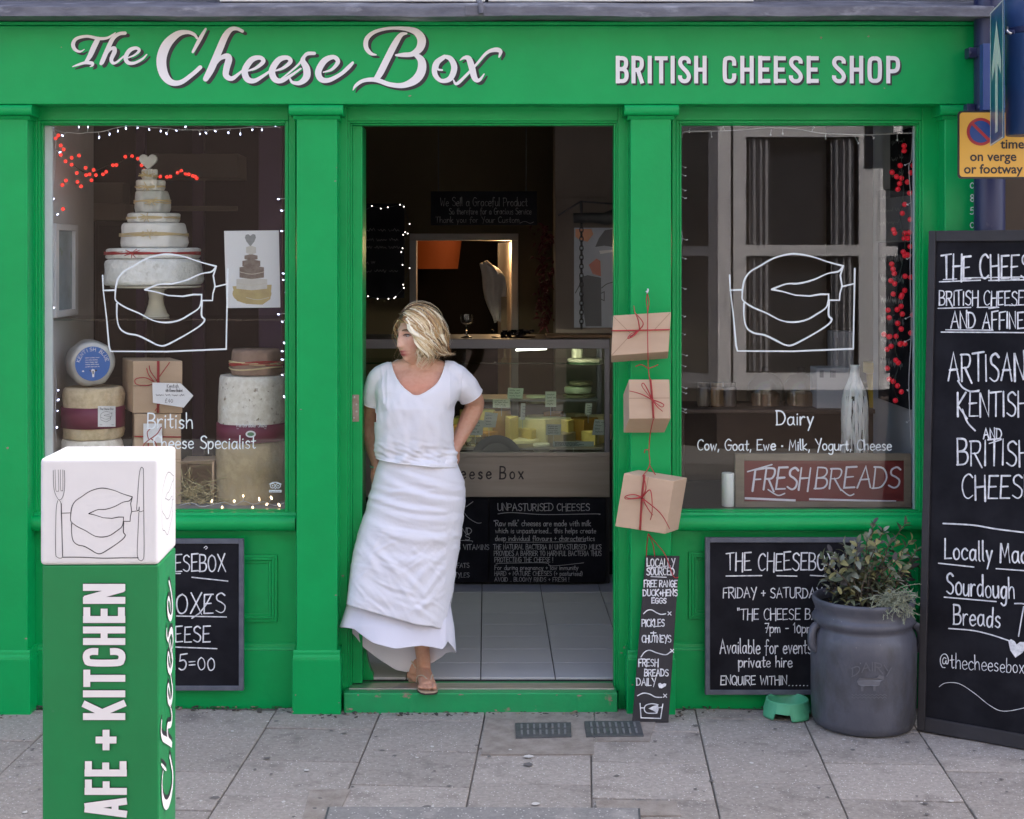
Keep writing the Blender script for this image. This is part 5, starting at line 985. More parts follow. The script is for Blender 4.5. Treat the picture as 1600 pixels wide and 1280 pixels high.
tier(199.5, 279, 333, 348, CHW, 'thin white cheese under the grey one in the tiered cake', (STRAWR, .5)); tier(189, 292, 348.5, 387, mat('ivory_cheese', (.78, .77, .75), rough=.9, var=(.66, .65, .63), var_scale=12, bump=.003, bump_scale=60), 'ivory cheese tied with a straw bow in the middle of the tiered cake', (STRAWR, .52), .1); tier(166, 311, 387.5, 404, CHW, 'white cheese tied with red raffia in the tiered cake', (RAFFIA, .5), -.2); tier(163, 316, 404.5, 445, CHW, 'widest white cheese at the bottom of the tiered cake')
mb = MB(); pts = []
for i in range(40):
    a = 2*math.pi*i/40; pts.append((16*math.sin(a)**3, 13*math.cos(a)-5*math.cos(2*a)-2*math.cos(3*a)-math.cos(4*a)))
c = P(232, 252, Yk); s_ = 14/16/F*(D+Yk); fr_ = [c+Vector((x*s_, -.012, y*s_)) for x, y in pts]; bk = [p+Vector((0, .024, 0)) for p in fr_]; mid = 40
mb.add(fr_+bk, [tuple(i for i in range(40)), tuple(range(79, 39, -1))]+[(i, i+40, (i+1) % 40+40, (i+1) % 40) for i in range(40)]); mb.tube([c-Vector((0, 0, .025)), P(232, 266, Yk)], .004, 6)
tag(mb.build('cake_topper', mat('grey_heart', (.72, .73, .71), rough=.7, var=(.58, .59, .57), var_scale=20), bevel=.005, seg=3), 'pale grey heart standing on top of the tiered cheese cake', 'heart topper')
c = P(244, 497, Yk); c.z = zs_+.001; sc_ = (D+Yk)/F; hh = Z(446, Yk)-c.z-.001
mb = MB(); mb.lathe([(20*sc_, 0), (20.5*sc_, .006), (17*sc_, .018), (12*sc_, .06), (11*sc_, .085), (13*sc_, hh-.02), (20*sc_, hh-.012), (66*sc_, hh-.01), (70*sc_, hh-.006), (70*sc_, hh)], c, 48); tag(mb.build('cake_stand', CREAMC, smooth=40, loc=c), 'cream pedestal cake stand under the tiered cheese cake', 'cake stand')
# poster of the cake
Yq = .3; t = thing('cake_poster', P(395, 481, Yq), 'white poster with a printed cheese cake leaning in the left window', 'poster'); q = [P(350, 361, Yq), P(435.5, 360, Yq), P(438, 480.5, Yq), P(354, 481.5, Yq)]
MB().hexa(q, (0, .004, 0)).build('sheet', mat('white_card', (.72, .72, .74), rough=.4), t)
k = Ink(flat(Yq), .0006); G = lambda L: [(60+x/4, 180+y/4) for x, y in L]
PM = [mat('print_grey', (.3, .31, .31), rough=.5, var=(.2, .2, .2), var_scale=60), mat('print_brown', (.16, .11, .09), rough=.5, var=(.32, .27, .23), var_scale=55), mat('print_cream', (.6, .57, .52), rough=.5, var=(.45, .42, .38), var_scale=30), mat('print_yellow', (.5, .39, .17), rough=.5, var=(.35, .25, .12), var_scale=25), mat('print_band', (.55, .5, .42), rough=.5)]
k.fill(G([(1325,822),(1300,790),(1290,765),(1297,748),(1312,744),(1325,755),(1340,743),(1355,747),(1360,765),(1350,790)]), 0); k.stroke(G([(1325,815),(1325,835)]), 1.2, mi=0)
def ell(cx_, cy_, rx, ry, n=28): return [(cx_+rx*math.cos(2*math.pi*i/n), cy_+ry*math.sin(2*math.pi*i/n)) for i in range(n)]
def tierp(x0, x1, y0, y1, m): cx_ = (x0+x1)/2; k.fill(G([(x0, y0+6), (cx_, y0-4), (x1, y0+6), (x1, y1), (cx_, y1+10), (x0, y1)]), m)
k.fill(G(ell(1335, 1115, 122, 66)), 3); k.fill(G([(1213,1070),(1240,1160),(1300,1180),(1400,1185),(1450,1150),(1458,1060)]), 3); tierp(1238, 1430, 1020, 1085, 2); tierp(1257, 1410, 945, 1015, 1); tierp(1275, 1387, 905, 945, 1); tierp(1288, 1370, 872, 900, 1); tierp(1298, 1360, 820, 862, 2)
for a, b, y in ((1258, 1410, 980), (1240, 1428, 1050), (1300, 1440, 1140)): k.stroke(G([(a, y), ((a+b)/2, y+14), (b, y)]), .9, smooth=True, mi=4)
k.build('print', PM, t)
# framed picture on the side wall
t = thing('picture_frame', (XL+.01, .45, Z(497, .45)), 'silver framed picture hanging on the white side wall of the left window', 'picture frame')
ya, yb_ = .262, .63; z1_, z0_ = Z(349, .262), Z(497, .262)
mb = MB()
for y0_, y1_, a, b in ((ya, ya+.05, z0_, z1_), (yb_-.05, yb_, z0_, z1_), (ya+.05, yb_-.05, z1_-.03, z1_), (ya+.05, yb_-.05, z0_, z0_+.03)): mb.box(XL+.002, XL+.024, y0_, y1_, a, b)
mb.build('frame', mat('silver_frame', (.6, .61, .62), rough=.35), t, bevel=.003)
mb = MB(); mb.box(XL+.002, XL+.008, ya+.05, yb_-.05, z0_+.03, z1_-.03); mb.build('print', mat('blue_print', (.3, .38, .42), rough=.2, var=(.18, .24, .27), var_scale=9, blotch=(.12, .2, .08), blotch_scale=5, blotch_at=(.6, .7)), t)
# lower left cheeses
Yw = .36
def drum(px0, px1, py0, py1, Y, m, label, band=None, jig=.012, rb=None):
    c = P((px0+px1)/2, py1, Y); r = (px1-px0)/2/F*(D+Y); h = (py1-py0)/F*(D+Y)-.001; t = thing('cheese', c, label, 'cheese', 'whole cheeses in the left window')
    mb = MB(); mb.lathe([(r*.94, 0), (r*.985, h*.04), (r*.995, h*.15), (r, h*.5), (r*.99, h*.85), (r*.975, h*.95), (r*.93, h)], c, 48, 0, None, jig); mb.build('round', m, t, smooth=60)
    if band: mb = MB(); za, zb = (py1-band[1])/F*(D+Y), (py1-band[0])/F*(D+Y); mb.lathe([(r+.006, za), (r+.007, (za+zb)/2), (r+.006, zb)], c, 48); mb.build('band', MAROON, t, smooth=True)
    return t, c, r
drum(96, 192, 684.5, 795, Yw, CHS, 'pale cheese at the bottom of the left stack, half hidden by the pillar sign')
t, c, r = drum(99, 192, 604, 683.5, Yw, CHR, 'tan cheese with a maroon band and a white label', (634, 666))
def cyl_map(c, r):
    def M(px, py, lift=0):
        d = Vector(((px-VX)/F, 1, -(py-VY)/F)); ox, oy = -c.x, -D-c.y; a = d.x**2+1; b = 2*(ox*d.x+oy); cc = ox*ox+oy*oy-(r+lift)**2; s = (-b-math.sqrt(max(0, b*b-4*a*cc)))/(2*a); return Vector((0, -D, H))+d*s
    return M
k = Ink(cyl_map(c, r+.008), .001); k.mb.add([k.M(x, y, .002) for y in (634.5, 667) for x in (153, 160, 167, 174, 180.5)], [(i, i+1, i+6, i+5) for i in range(4)]); k.build('label', mat('white_label', (.68, .68, .68), rough=.6), t)
k = Ink(cyl_map(c, r+.0115), .0002); k.write('The Cheese Box', 156, 640.5, 3.2, w=21, t=.45, rng=rn); draw_logo(k, lambda x, y: (157+(x-1159)*.115, 643+(y-397)*.115), .4, plate=False); k.stroke([(156,664),(178,664)], .5); k.build('label_print', BLK, t)
rn = random.Random(30)
# blue-labelled wheel lying on its edge
c = P(141, 567, .34); Mr = Matrix.Rotation(R(24), 3, 'Z') @ Matrix.Rotation(R(90), 3, 'X'); rw = 36/F*(D+.34)
t = thing('cheese', c, 'silver wrapped round cheese with a blue label standing on its edge', 'cheese', 'whole cheeses in the left window')
mb = MB(); mb.lathe([(rw*.8, -.06), (rw*.97, -.05), (rw, -.02), (rw, .03), (rw*.96, .052), (rw*.84, .06), (1e-4, .06)], c, 40, 0, Mr, .006); mb.build('round', mat('foil_wrap', (.45, .45, .43), rough=.35, metal=.4, bump=.006, bump_scale=25, var=(.3, .3, .28), var_scale=10), t, smooth=50)
nl = (Mr @ Vector((0, 0, 1))).normalized(); cl = c+nl*.0615; Mn = on_plane(cl, nl)
def disc(rr, lift, m, name, par):
    mb = MB(); mb.add([cl+Mr @ Vector((rr*math.cos(2*math.pi*i/40), rr*math.sin(2*math.pi*i/40), lift)) for i in range(40)], [tuple(range(40))]); return mb.build(name, m, par)
disc(rw*.74, .001, mat('label_blue', (.02, .12, .42), rough=.45), 'label', t)
lx = Mr @ Vector((1, 0, 0)); lz = Vector((0, 0, 1))
def ML(u, v, lift=0): return cl+lx*(u*rw*.74)+lz*(-v*rw*.74)+nl*(.002+lift)
k = Ink(ML, .0004)
for i, ch in enumerate('KENTISH BLUE'):
    a = R(-76+152*i/11)
    k.write(ch, 0, 0, .19, w=.13, t=.024, jit=0, T=lambda u, v, a=a: ((.74+v)*math.sin(a)+(u-.065)*math.cos(a), -(.74+v)*math.cos(a)+(u-.065)*math.sin(a))) if ch != ' ' else None
for i in range(5): k.scribble(-.42, -.32+i*.13, .8, .06, .016, rn)
k.fill([(-.12,.4),(-.02,.3),(.1,.34),(.2,.4),(.1,.5),(.08,.78),(-.02,.78),(-.04,.52)], 0); k.fill([(-.2,.36),(-.1,.38),(-.06,.46),(-.16,.44)], 1); k.fill([(.1,.36),(.22,.34),(.26,.42),(.14,.46)], 1); k.fill([(-.02,.42),(.06,.42),(.05,.6),(0,.62)], 1); k.fill([(-.62,.42),(-.55,.37),(-.47,.42),(-.55,.47)], 0)
k.build('label_print', [mat('label_white', (.75, .76, .8), rough=.5), BLACKP], t)
# two gift boxes with an arrow tag
def giftbox(x0, x1, y0, y1, Y, label, side):
    t = thing('gift_box', P((x0+x1)/2, y1, Y), label, 'gift box', 'gift boxes in the left window'); q = [P(x0, y0, Y), P(x1, y0, Y), P(x1, y1, Y), P(x0, y1, Y)]; MB().hexa(q, (side, .22, 0)).build('box', KRAFT, t, bevel=.003); k = Ink(flat(Y), .0006); k.stroke([(x0, y0+(y1-y0)*.48), (x1, y0+(y1-y0)*.48)], .9); k.build('fold', KRAFT2, t); return t
Yg2 = .28; t1 = giftbox(208, 285, 564, 645.5, Yg2, 'upper cardboard gift box with red raffia and an arrow tag', -.10); t2 = giftbox(210, 283, 646.5, 795, Yg2, 'lower cardboard gift box with a red raffia bow and white cards', -.06)
def ribbon(t, strands, tails, Y):
    mb = MB(); M = flat(Y)
    for s in strands: mb.tube([M(x, y, .004) for x, y in s], .003, 5)
    for s in tails: mb.tube([M(x, y, .012) for x, y in catmull(s, 4)], .0022, 5)
    mb.build('raffia_ribbon', RAFFIA, t, smooth=True)
ribbon(t1, [[(246.5,564),(246,645)],[(248.5,564),(248,645)]], [[(240,596),(228,590),(213,592),(214,600),(230,602),(242,599)],[(242,597),(233,585),(230,575)],[(245,595),(256,580),(266,566)],[(246,594),(236,580),(234,571)],[(243,642),(250,632),(256,622)]], Yg2)
ribbon(t2, [[(210,682),(283,683)],[(232,647),(232,795)]], [[(235,686),(226,694),(224,704)],[(235,686),(246,678),(253,667)],[(236,685),(243,690),(247,700)],[(233,686),(231,675),(238,668)]], Yg2)
mb = MB(); mb.pbox(224, 253, 662, 692, Yg2-.012, Yg2-.009); mb.build('card', MATS['white_card'], t2)
Yt2 = Yg2-.06; mb = MB(); slabp(mb, [(238,598),(282,599),(302,618.5),(287,637),(239,629.5)], Yt2, Yt2+.003); o = mb.build('gift_tag', MATS['white_card'], loc=P(262, 618, Yt2)); tag(o, 'white arrow shaped tag with handwriting hanging on the upper gift box', 'tag'); k = Ink(flat(Yt2), .0006); rn = random.Random(31)
for tx, x, y, h, w_ in (('Kentish', 261, 606, 6, 18), ('6th Cheese Basket', 259, 612.5, 5, 26), ('£40', 258, 629, 6, 12)): k.write(tx, x, y, h, w=w_, t=.55, rng=rn)
k.scribble(244, 619, 44, 3.4, .5, rn); k.build('handwriting', BLK, o)
# straw crate
t = thing('straw_crate', P(306, 789, .3), 'open cardboard box of straw beside the brown cheese', 'box'); Y_ = .3
mb = MB(); mb.pbox(276, 279, 726, 793, Y_, Y_+.2); mb.pbox(331, 334, 720, 793, Y_, Y_+.2); mb.pbox(279, 331, 722, 725, Y_+.0, Y_+.2); mb.pbox(279, 331, 726, 793, Y_+.18, Y_+.2); mb.build('box', KRAFT, t, bevel=.001)
mb = MB(); q = [P(276, 722, Y_-.03), P(333, 719.5, Y_-.03), P(331, 724, Y_), P(278, 725, Y_)]; mb.hexa(q, (0, .003, -.002)); mb.build('flap', KRAFT, t)
mb = MB(); rn = random.Random(33)
for i in range(230):
    p = P(rn.uniform(274, 340), rn.gauss(772, 14), Y_+rn.uniform(-.06, .14)); p.z = max(p.z, ZD+.004); a = rn.uniform(0, 6.28); l = rn.uniform(.03, .1); d = Vector((math.cos(a), rn.uniform(-.4, .2), math.sin(a)*.7))*l; b = p+d; b.z = max(b.z, ZD+.004); mb.tube([p, (p+b)/2+Vector((0, 0, rn.uniform(-.006, .008))), b], rn.uniform(.0012, .0024), 4)
o = mb.build('straw', mat('straw', (.42, .34, .17), rough=.8, var=(.55, .48, .3), var_scale=30), t); tag(o, kind='stuff')
# truckles at the right
drum(336, 448, 687, 790, .4, CHB, 'big brown rinded cheese at the bottom right of the left window'); t, c, r = drum(341, 449, 585.5, 686, .4, CHS, 'tall speckled white cheese with a maroon name band', (659, 686))
k = Ink(cyl_map(c, r+.0085), .0004); k.write('Winterdale Shaw', 369, 667.5, 6.5, w=48, t=.8, jit=.01); k.stroke([(370,670),(416,670)], .4); k.fill(ell(391.7, 678.5, 8, 5.4), 0); k.fill(ell(391.7, 678.5, 5.5, 3), 1); k.build('band_print', [MATS['label_white'], mat('print_green', (.1, .22, .12), rough=.5)], t)
t, c, r = drum(361, 439, 545, 585, .4, mat('pink_brown_rind', (.3, .2, .15), rough=.9, var=(.18, .11, .08), var_scale=12, bump=.004, bump_scale=40), 'small brown cheese tied with red and straw raffia on the speckled cheese')
mb = MB(); rn = random.Random(5)
for j in range(6): zz = .045+rn.uniform(-.014, .014); ph = rn.uniform(0, 6); mb.tube([c+Vector(((r+.006)*math.cos(a), (r+.006)*math.sin(a), zz+.006*math.sin(a*2+ph))) for a in [2*math.pi*i/40 for i in range(41)]], .0035, 4, mi=j % 2)
mb.build('raffia_tie', [RAFFIA, STRAWR], t)
# ------------------------------------------------------------------ strings of lights
def light_string(name, label, cat, group, cable, bulbs, Y, r, m, cm, hang=(0, 0)):
    t = thing(name, P(*cable[0], Y), label, cat, group); mb = MB(); mb.tube([P(x, y, Y+.012*math.sin(i)) for i, (x, y) in enumerate(catmull(cable, 3))], .0019, 4)
    for x, y, lx_, ly_ in bulbs: mb.tube([P(lx_, ly_, Y), P(x, y, Y)], .0016, 4)
    mb.build('cable', cm, t); pr = None
    for x, y, lx_, ly_ in bulbs:
        if pr is None: b_ = MB(); b_.ball((0, 0, 0), r, 8, 0, (1, 1, 1.5 if r < .008 else 1)); pr = b_.build('bulb', m, t, smooth=True, loc=(0, 0, 0)); o = pr
        else: o = pr.copy(); C.objects.link(o)
        Yb2 = Y if Y < .5 else .2+(Y-.2)*max(0, min(1, (x-88)/70)); o.location = P(x, y, Yb2); o.rotation_euler = (0, math.atan2(lx_-x, y-ly_)*-1, 0)
        o.scale = (1, 1, 1) if r > .008 else (random.uniform(.7, 1.1),)*2+(random.uniform(.8, 1.3),)
    return t
CW = mat('clear_cable', (.42, .41, .42), rough=.5); BW = emis('white_led', (.62, .68, 1), .7); BO = mat('unlit_led', (.6, .6, .62), rough=.3); BWm = emis('warm_led', (1, .7, .4), .9)
z4 = lambda L: [(60+x/4, 180+y/4) for x, y in L]
tb = [(253,75,250,100),(310,75,308,105),(380,140,375,105),(445,120,436,90),(497,100,490,75),(547,82,548,68),(620,80,610,66),(692,90,700,78),(765,100,760,80),(800,115,820,82),(862,97,880,86),(920,72,930,86),(1010,118,1000,90),(1047,112,1070,90),(1105,100,1130,86),(1187,110,1200,88),(1262,118,1262,84),(1337,92,1325,72),(1397,92,1400,74),(1483,68,1500,76)]
light_string('fairy_lights', 'string of lit white bulbs along the top of the left window', 'fairy lights', None, z4([(90,80),(140,105),(200,110),(250,115),(310,108),(380,105),(430,95),(480,80),(545,70),(620,68),(700,78),(800,82),(880,92),(950,92),(1050,92),(1150,86),(1262,82),(1330,74),(1400,76),(1480,74),(1510,78)]), [z4([(a, b)])[0]+z4([(c, d)])[0] for a, b, c, d in tb], .15, .0036, BW, CW)
lb = [(90,85,100,95),(150,128,180,105),(72,180,95,150),(135,232,100,215),(70,272,100,272),(62,325,90,330),(62,490,82,470),(95,525,85,500),(120,620,90,600),(65,805,82,790),(85,850,80,830),(78,993,82,970),(72,1130,80,1110),(95,1205,80,1180),(70,1270,80,1250)]
light_string('fairy_lights', 'string of lit white bulbs down the left edge of the left window', 'fairy lights', None, z4([(95,90),(108,140),(106,230),(102,330),(92,480),(90,600),(84,700),(80,850),(84,980),(82,1110),(82,1260)])+[(80,520),(84,560),(88,600),(86,650),(88,690)], [z4([(a, b)])[0]+z4([(c, d)])[0] for a, b, c, d in lb]+[(91,610,86,606),(91,625,87,622),(89,668,86,664),(90,642,86,640)], .16, .0036, BW, CW)
rb_ = [(1548,250),(1548,340),(1547,435),(1500,525),(1520,597),(1548,655),(1520,725),(1530,990),(1530,1030),(1545,1110),(1500,1245)]
light_string('fairy_lights', 'string of lit white bulbs down the right edge of the left window', 'fairy lights', None, z4([(1552,80),(1553,300),(1552,520),(1554,740),(1552,980),(1553,1260)])+[(447,560),(446,620)], [z4([(a, b)])[0]+z4([(1552, b-6)])[0] for a, b in rb_]+[(441,503,447,499),(444,536,447,532),(441,549,447,548),(441,562,447,561),(441,586,447,582),(444,620,446,616)], .15, .0036, BW, CW)
light_string('fairy_lights', 'tangle of warm white bulbs along the sill of the left window', 'fairy lights', None, [(280,790),(300,786),(315,792),(335,788),(352,785),(366,790),(380,783),(396,788),(412,784),(430,790),(446,785)], [(366,783,367,788),(380,775,380,783),(405,780,404,786),(424,778,421,785),(436,789,437,787),(347,793,346,788),(395,794,396,788),(331,783,333,788),(417,788,415,786)], .17, .005, BWm, CW)
RB = emis('red_lit_berry', (1, .045, .03), .2); GC = mat('dark_green_cable', (.015, .03, .02), rough=.6)
rl = [(125,127),(108,145),(140,190),(158,215),(140,248),(208,267),(254,253),(170,289),(208,310),(172,409),(150,437),(244,418),(267,445),(240,362),(295,330),(298,375),(320,370),(345,343),(360,375),(332,407),(404,370),(424,354),(466,313),(488,312),(543,260),(586,257),(622,272),(645,313),(660,345),(762,384),(803,387),(825,384),(870,360),(893,349),(920,366),(940,370),(965,380),(980,385),(990,395),(154,587)]
light_string('berry_lights', 'string of glowing red berry lights draped behind the cake in the left window', 'berry lights', None, z4([(115,130),(150,190),(185,280),(230,320),(300,360),(380,340),(440,310),(500,300),(580,265),(650,320),(740,375),(810,388),(900,355),(960,375),(995,395)]), [z4([(a, b)])[0]+z4([(a+rn.uniform(-16, 16), b-rn.uniform(4, 18))])[0] for a, b in rl], .62, .0088, RB, GC)
# ------------------------------------------------------------------ paint on the glass
PAINT = mat('white_window_paint', (.72, .78, .8), rough=.6)
k = Ink(flat(YG), .0015); draw_logo(k, lambda x, y: (x-979.5, y+.5), 2.3); k.build('line_drawing', PAINT, w1); k = Ink(flat(YG), .0015); rn = random.Random(41)
k.write('British', 231, 669, 24, w=70, t=2.2, rng=rn); k.write('Cheese Specialist', 240, 701, 20, w=159, t=1.9, rng=rn); k.build('window_lettering', PAINT, w1)
k = Ink(flat(YG), .0017); ow = ell; k.stroke(ell(426, 759, 3.6, 3.6)+[(429.6,759)], 1.1); k.stroke(ell(434.5, 759, 3.6, 3.6)+[(438.1,759)], 1.1); k.stroke([(421,756.5),(426,754.2),(430,753.6),(434,754.2),(439.5,756.5)], 1.2, smooth=True); k.fill(ell(426, 759, 1.2, 1.2)); k.fill(ell(434.5, 759, 1.2, 1.2)); k.fill([(428.8,762.5),(431.8,762.5),(430.3,765)]); k.fill([(420.5,765.5),(440,765.5),(440,769.5),(420.5,769.5)]); k.write('tripadvisor', 421.5, 768.6, 2.4, w=17, t=.35, jit=0, mi=1); k.build('owl_sticker', [PAINT, BLK], w1)
k = Ink(flat(YG), .0015); draw_logo(k, lambda x, y: (x, y), 2.5); k.build('line_drawing', PAINT, w2); k = Ink(flat(YG), .0015); k.write('Dairy', 1214, 664, 22, w=56, t=2.2, rng=rn); k.write('Cow, Goat, Ewe * Milk, Yogurt, Cheese', 1090, 703.5, 16.5, w=302, t=1.9, rng=rn); k.build('window_lettering', PAINT, w2)
# ================================================================== right window display
t = thing('bread_sign', P(1286, 795, .2), 'red FRESH BREADS board in a worn wooden frame in the right window', 'sign'); Ys = .2
WORN = mat('worn_wood', (.2, .16, .12), rough=.8, var=(.12, .095, .07), var_scale=9, stretch=(1, 1, 4), bump=.001, bump_scale=30)
mb = MB(); mb.pbox(1161, 1415, 718, 786, Ys+.008, Ys+.02); mb.build('panel', mat('dark_red_panel', (.13, .010, .010), rough=.6, var=(.13, .012, .013), var_scale=5), t)
mb = MB(); mb.pbox(1149, 1163, 709, 795, Ys, Ys+.025); mb.pbox(1413, 1424, 709, 795, Ys, Ys+.025); mb.pbox(1163, 1413, 709, 720, Ys, Ys+.025); mb.pbox(1163, 1413, 784, 795, Ys, Ys+.025); mb.build('frame', WORN, t, bevel=.002)
k = Ink(flat(Ys+.008)); rn = random.Random(51); k.write('FRESH', 1176, 765, 33, w=86, t=3.0, slant=.12, rng=rn); k.write('BREADS', 1274, 763, 32, w=130, t=2.6, slant=.12, rng=rn); k.stroke([(1168,737),(1206,726)], 2.2); k.stroke([(1200,765),(1215,774),(1226,771)], 2, smooth=True); k.stroke([(1312,763),(1326,774),(1334,772)], 2, smooth=True); k.stroke([(1163.5,778.5),(1243,782)], 3.4, cap='flat'); k.stroke([(1264,780),(1400,783.5)], 3, cap='flat'); k.build('painted_lettering', mat('mauve_white_paint', (.62, .6, .68), rough=.6, var=(.5, .47, .56), var_scale=30), t)
c = P(1137.5, 795, .22); c.z = ZD+.001; mb = MB(); hh = (795-743)/F*(D+.22); mb.lathe([(.026, 0), (.028, .004), (.028, hh-.004), (.026, hh), (.01, hh-.006), (1e-4, hh-.006)], c, 24); tag(mb.build('pillar_candle', mat('white_wax', (.68, .7, .68), rough=.4, sub=.1), smooth=40, loc=c), 'white pillar candle standing beside the FRESH BREADS board', 'candle')
# wax covered bottle
Yx = .42; c = P(1335.5, 710, Yx); sx = (D+Yx)/F; t = thing('wax_bottle', c, 'dark bottle thickly covered with white candle wax behind the FRESH BREADS board', 'bottle')
bp_ = [(17, 0), (18, 4), (18.5, 70), (17, 92), (12, 108), (6.5, 116), (5.5, 136), (6, 140)]
mb = MB(); bz0 = ZD+.001; hb = (Z(710, Yx)-bz0)/sx; mb.lathe([(r*sx, bz0+(z+(hb if i > 1 else 0))*sx) for i, (r, z) in enumerate(bp_)], (c.x, Yx, 0), 28); mb.build('bottle', mat('dark_bottle', (.015, .018, .015), rough=.1), t, smooth=50)
mb = MB(); rn = random.Random(52)
def rad(z): 
    for (r0, z0), (r1, z1) in zip(bp_, bp_[1:]):
        if z0 <= z <= z1: return r0+(r1-r0)*(z-z0)/(z1-z0)
    return bp_[-1][0]
for i in range(120):
    a = rn.uniform(0, 6.28); zt0 = rn.uniform(75, 132); zl = rn.uniform(-6, 45); pts = []
    for j in range(9): z = zt0+(zl-zt0)*j/8; a += rn.uniform(-.05, .05); r = (rad(max(0, z))+.9)*sx; pts.append(Vector((c.x+r*math.cos(a), Yx+r*math.sin(a), bz0+(z+hb)*sx)))
    mb.tube(pts, [sx*rn.uniform(.7, 2.0)*(.7+.5*(j/8)) for j in range(9)], 5)
mb.lathe([((r+.8)*sx, bz0+(z+hb)*sx) for r, z in bp_[3:]], (c.x, Yx, 0), 28, 0, None, .006); mb.build('wax', MATS['white_wax'], t, smooth=True)
# furniture and goods seen dimly
mb = MB(); mb.box(X(1060, .9), X(1430, .9), .96, 1.4, Z(640, .96)-.02, Z(640, .96)); mb.box(X(1065, 1.0), X(1430, 1.0), 1.38, 1.4, FZ, Z(640, .96)-.02); mb.box(X(1060, .96), X(1070, .96), .97, 1.38, ZD, Z(640, .96)-.021); tag(mb.build('side_table', mat('dark_table_wood', (.06, .035, .022), rough=.5, var=(.035, .02, .013), var_scale=5), bevel=.004), 'dark wooden table standing behind the right window', 'table')
zt2 = Z(640, .96)+.001
def cbox(nm, a, b, y0, Y0, Y1, m, label, cat, z0=None):
    z0 = zt2 if z0 is None else z0; mb = MB(); mb.box(X(a, Y0), X(b, Y0), Y0, Y1, z0, Z(y0, Y0)); o = mb.build(nm, m, bevel=.003); return tag(o, label, cat)
o = cbox('carton', 1276, 1327, 575, 1.0, 1.15, mat('pale_carton', (.42, .42, .44), rough=.7), 'pale carton printed with barcodes on the dark table', 'carton'); k = Ink(flat(1.0))
for i in range(22): x = (1281+i*.55) if i < 11 else (1297+(i-11)*.8); k.stroke([(x, 579), (x, 590)], .25 if i % 3 else .45, cap='flat')
k.build('barcode', BLK, o)
o = cbox('carton', 1302, 1334, 518, 1.17, 1.3, mat('grey_carton', (.2, .2, .22), rough=.7), 'tall grey carton standing behind the barcode carton', 'carton'); k = Ink(flat(1.17)); k.stroke([(1308,528),(1308,562)], 1.4, cap='flat'); k.build('print', BLK, o)
for a, lab in ((1196, 'glass cake dome left of the Dairy lettering, on the dark table'), (1252, 'glass cake dome behind the Dairy lettering, on the dark table')):
    Yd_ = 1.15; c = Vector((X(a, Yd_), Yd_, zt2)); mb = MB(); r = 30/F*(D+Yd_); mb.lathe([(r, 0), (r, .06), (r*.9, .11), (r*.6, .15), (.02, .165), (.012, .175), (.02, .19), (1e-4, .2)], c, 32); o = mb.build('glass_dome', glass_mat('dome_glass', (.9, .92, .92), refl=1.6), smooth=50, loc=c); tag(o, lab, 'cake dome', 'glass domes on the dark table')
    c2 = c+Vector((0, 0, .001)); mb = MB(); mb.lathe([(r*.7, 0), (r*.75, .02), (r*.72, .06), (r*.55, .07)], c2, 20); o = mb.build('cake', mat('dim_cake', (.22, .13, .07), rough=.8, var=(.12, .07, .04), var_scale=20), smooth=50, loc=c2); tag(o, 'brown cake under the glass dome '+('left of' if a < 1220 else 'behind')+' the Dairy lettering', 'cake')
mb = MB(); c = Vector((X(1370, 1.05), 1.05, zt2)); r = 19/F*(D+1.05); h_ = Z(566, 1.05)-zt2; mb.lathe([(r*.6, 0), (r*.62, .01), (r*.85, h_*.75), (r*1.1, h_*.78), (r*1.1, h_), (r*.9, h_)], c, 24); tag(mb.build('yellow_tub', mat('yellow_plastic', (.4, .26, .03), rough=.5), smooth=40, loc=c), 'yellow plastic tub at the right of the dark table', 'tub')
for i, (a, m_) in enumerate(((1345, (.3, .26, .2)), (1100, (.1, .08, .06)), (1120, (.16, .1, .05)), (1140, (.09, .07, .06)))):
    c = Vector((X(a, 1.1), 1.1, zt2)); mb = MB(); mb.lathe([(.03, 0), (.035, .005), (.035, .09), (.028, .1), (.03, .104), (.03, .12), (1e-4, .12)], c, 20); tag(mb.build('jar', mat('jar_%d' % i, m_, rough=.25), smooth=40, loc=c), ('pale jar by the yellow tub', 'dark jar at the left end of the table', 'amber jar at the left end of the table', 'third jar from the left end of the table')[i]+' behind the right window', 'jar', 'jars on the dark table')
# boards on the right side wall, with red berries before them
for i, (y0_, y1_, pa, pb, lab) in enumerate(((.28, .6, 200, 305, 'top small blackboard on the side wall of the right window'), (.3, .86, 290, 375, 'grey middle blackboard on the side wall of the right window'), (.3, .84, 378, 640, 'tall black lower board on the side wall of the right window'))):
    t = thing('side_blackboard', (XR, (y0_+y1_)/2, Z(pb, y0_)), lab, 'blackboard', 'blackboards on the side wall'); mb = MB(); mb.box(XR-.022+i*.003, XR-.002, y0_, y1_, Z(pb, y0_), Z(pa, y0_)); mb.build('board', BLACKBOARD if i != 1 else mat('grey_board', (.075, .08, .09), rough=.7), t)
    MW = on_plane((XR-.022+i*.003, 0, 0), (-1, 0, 0)); k = Ink(lambda u, v, l=0, i=i, y0_=y0_, y1_=y1_, pa=pa, pb=pb: Vector((XR-.023+i*.003-l, y1_-(y1_-y0_)*u, Z(pa, y0_)+(Z(pb, y0_)-Z(pa, y0_))*v)), .0005); rn = random.Random(60+i)
    for j in range(3 if i < 2 else 6): k.scribble(.1, .2+.25*j if i < 2 else .12+.13*j, .75, .09 if i < 2 else .045, .012, rn)
    k.build('chalk_writing', DIMCHALK, t)
RBU = mat('red_berry', (.55, .012, .03), rough=.3, emit=(.6, .01, .02), estr=.03)  # berries are no lamps; a faint red glow is added to their colour
z3 = lambda a, b: (1040+a/3.555, 180+b/3.555); z5 = lambda a, b: (1040+a/3.81, 500+b/3.81)
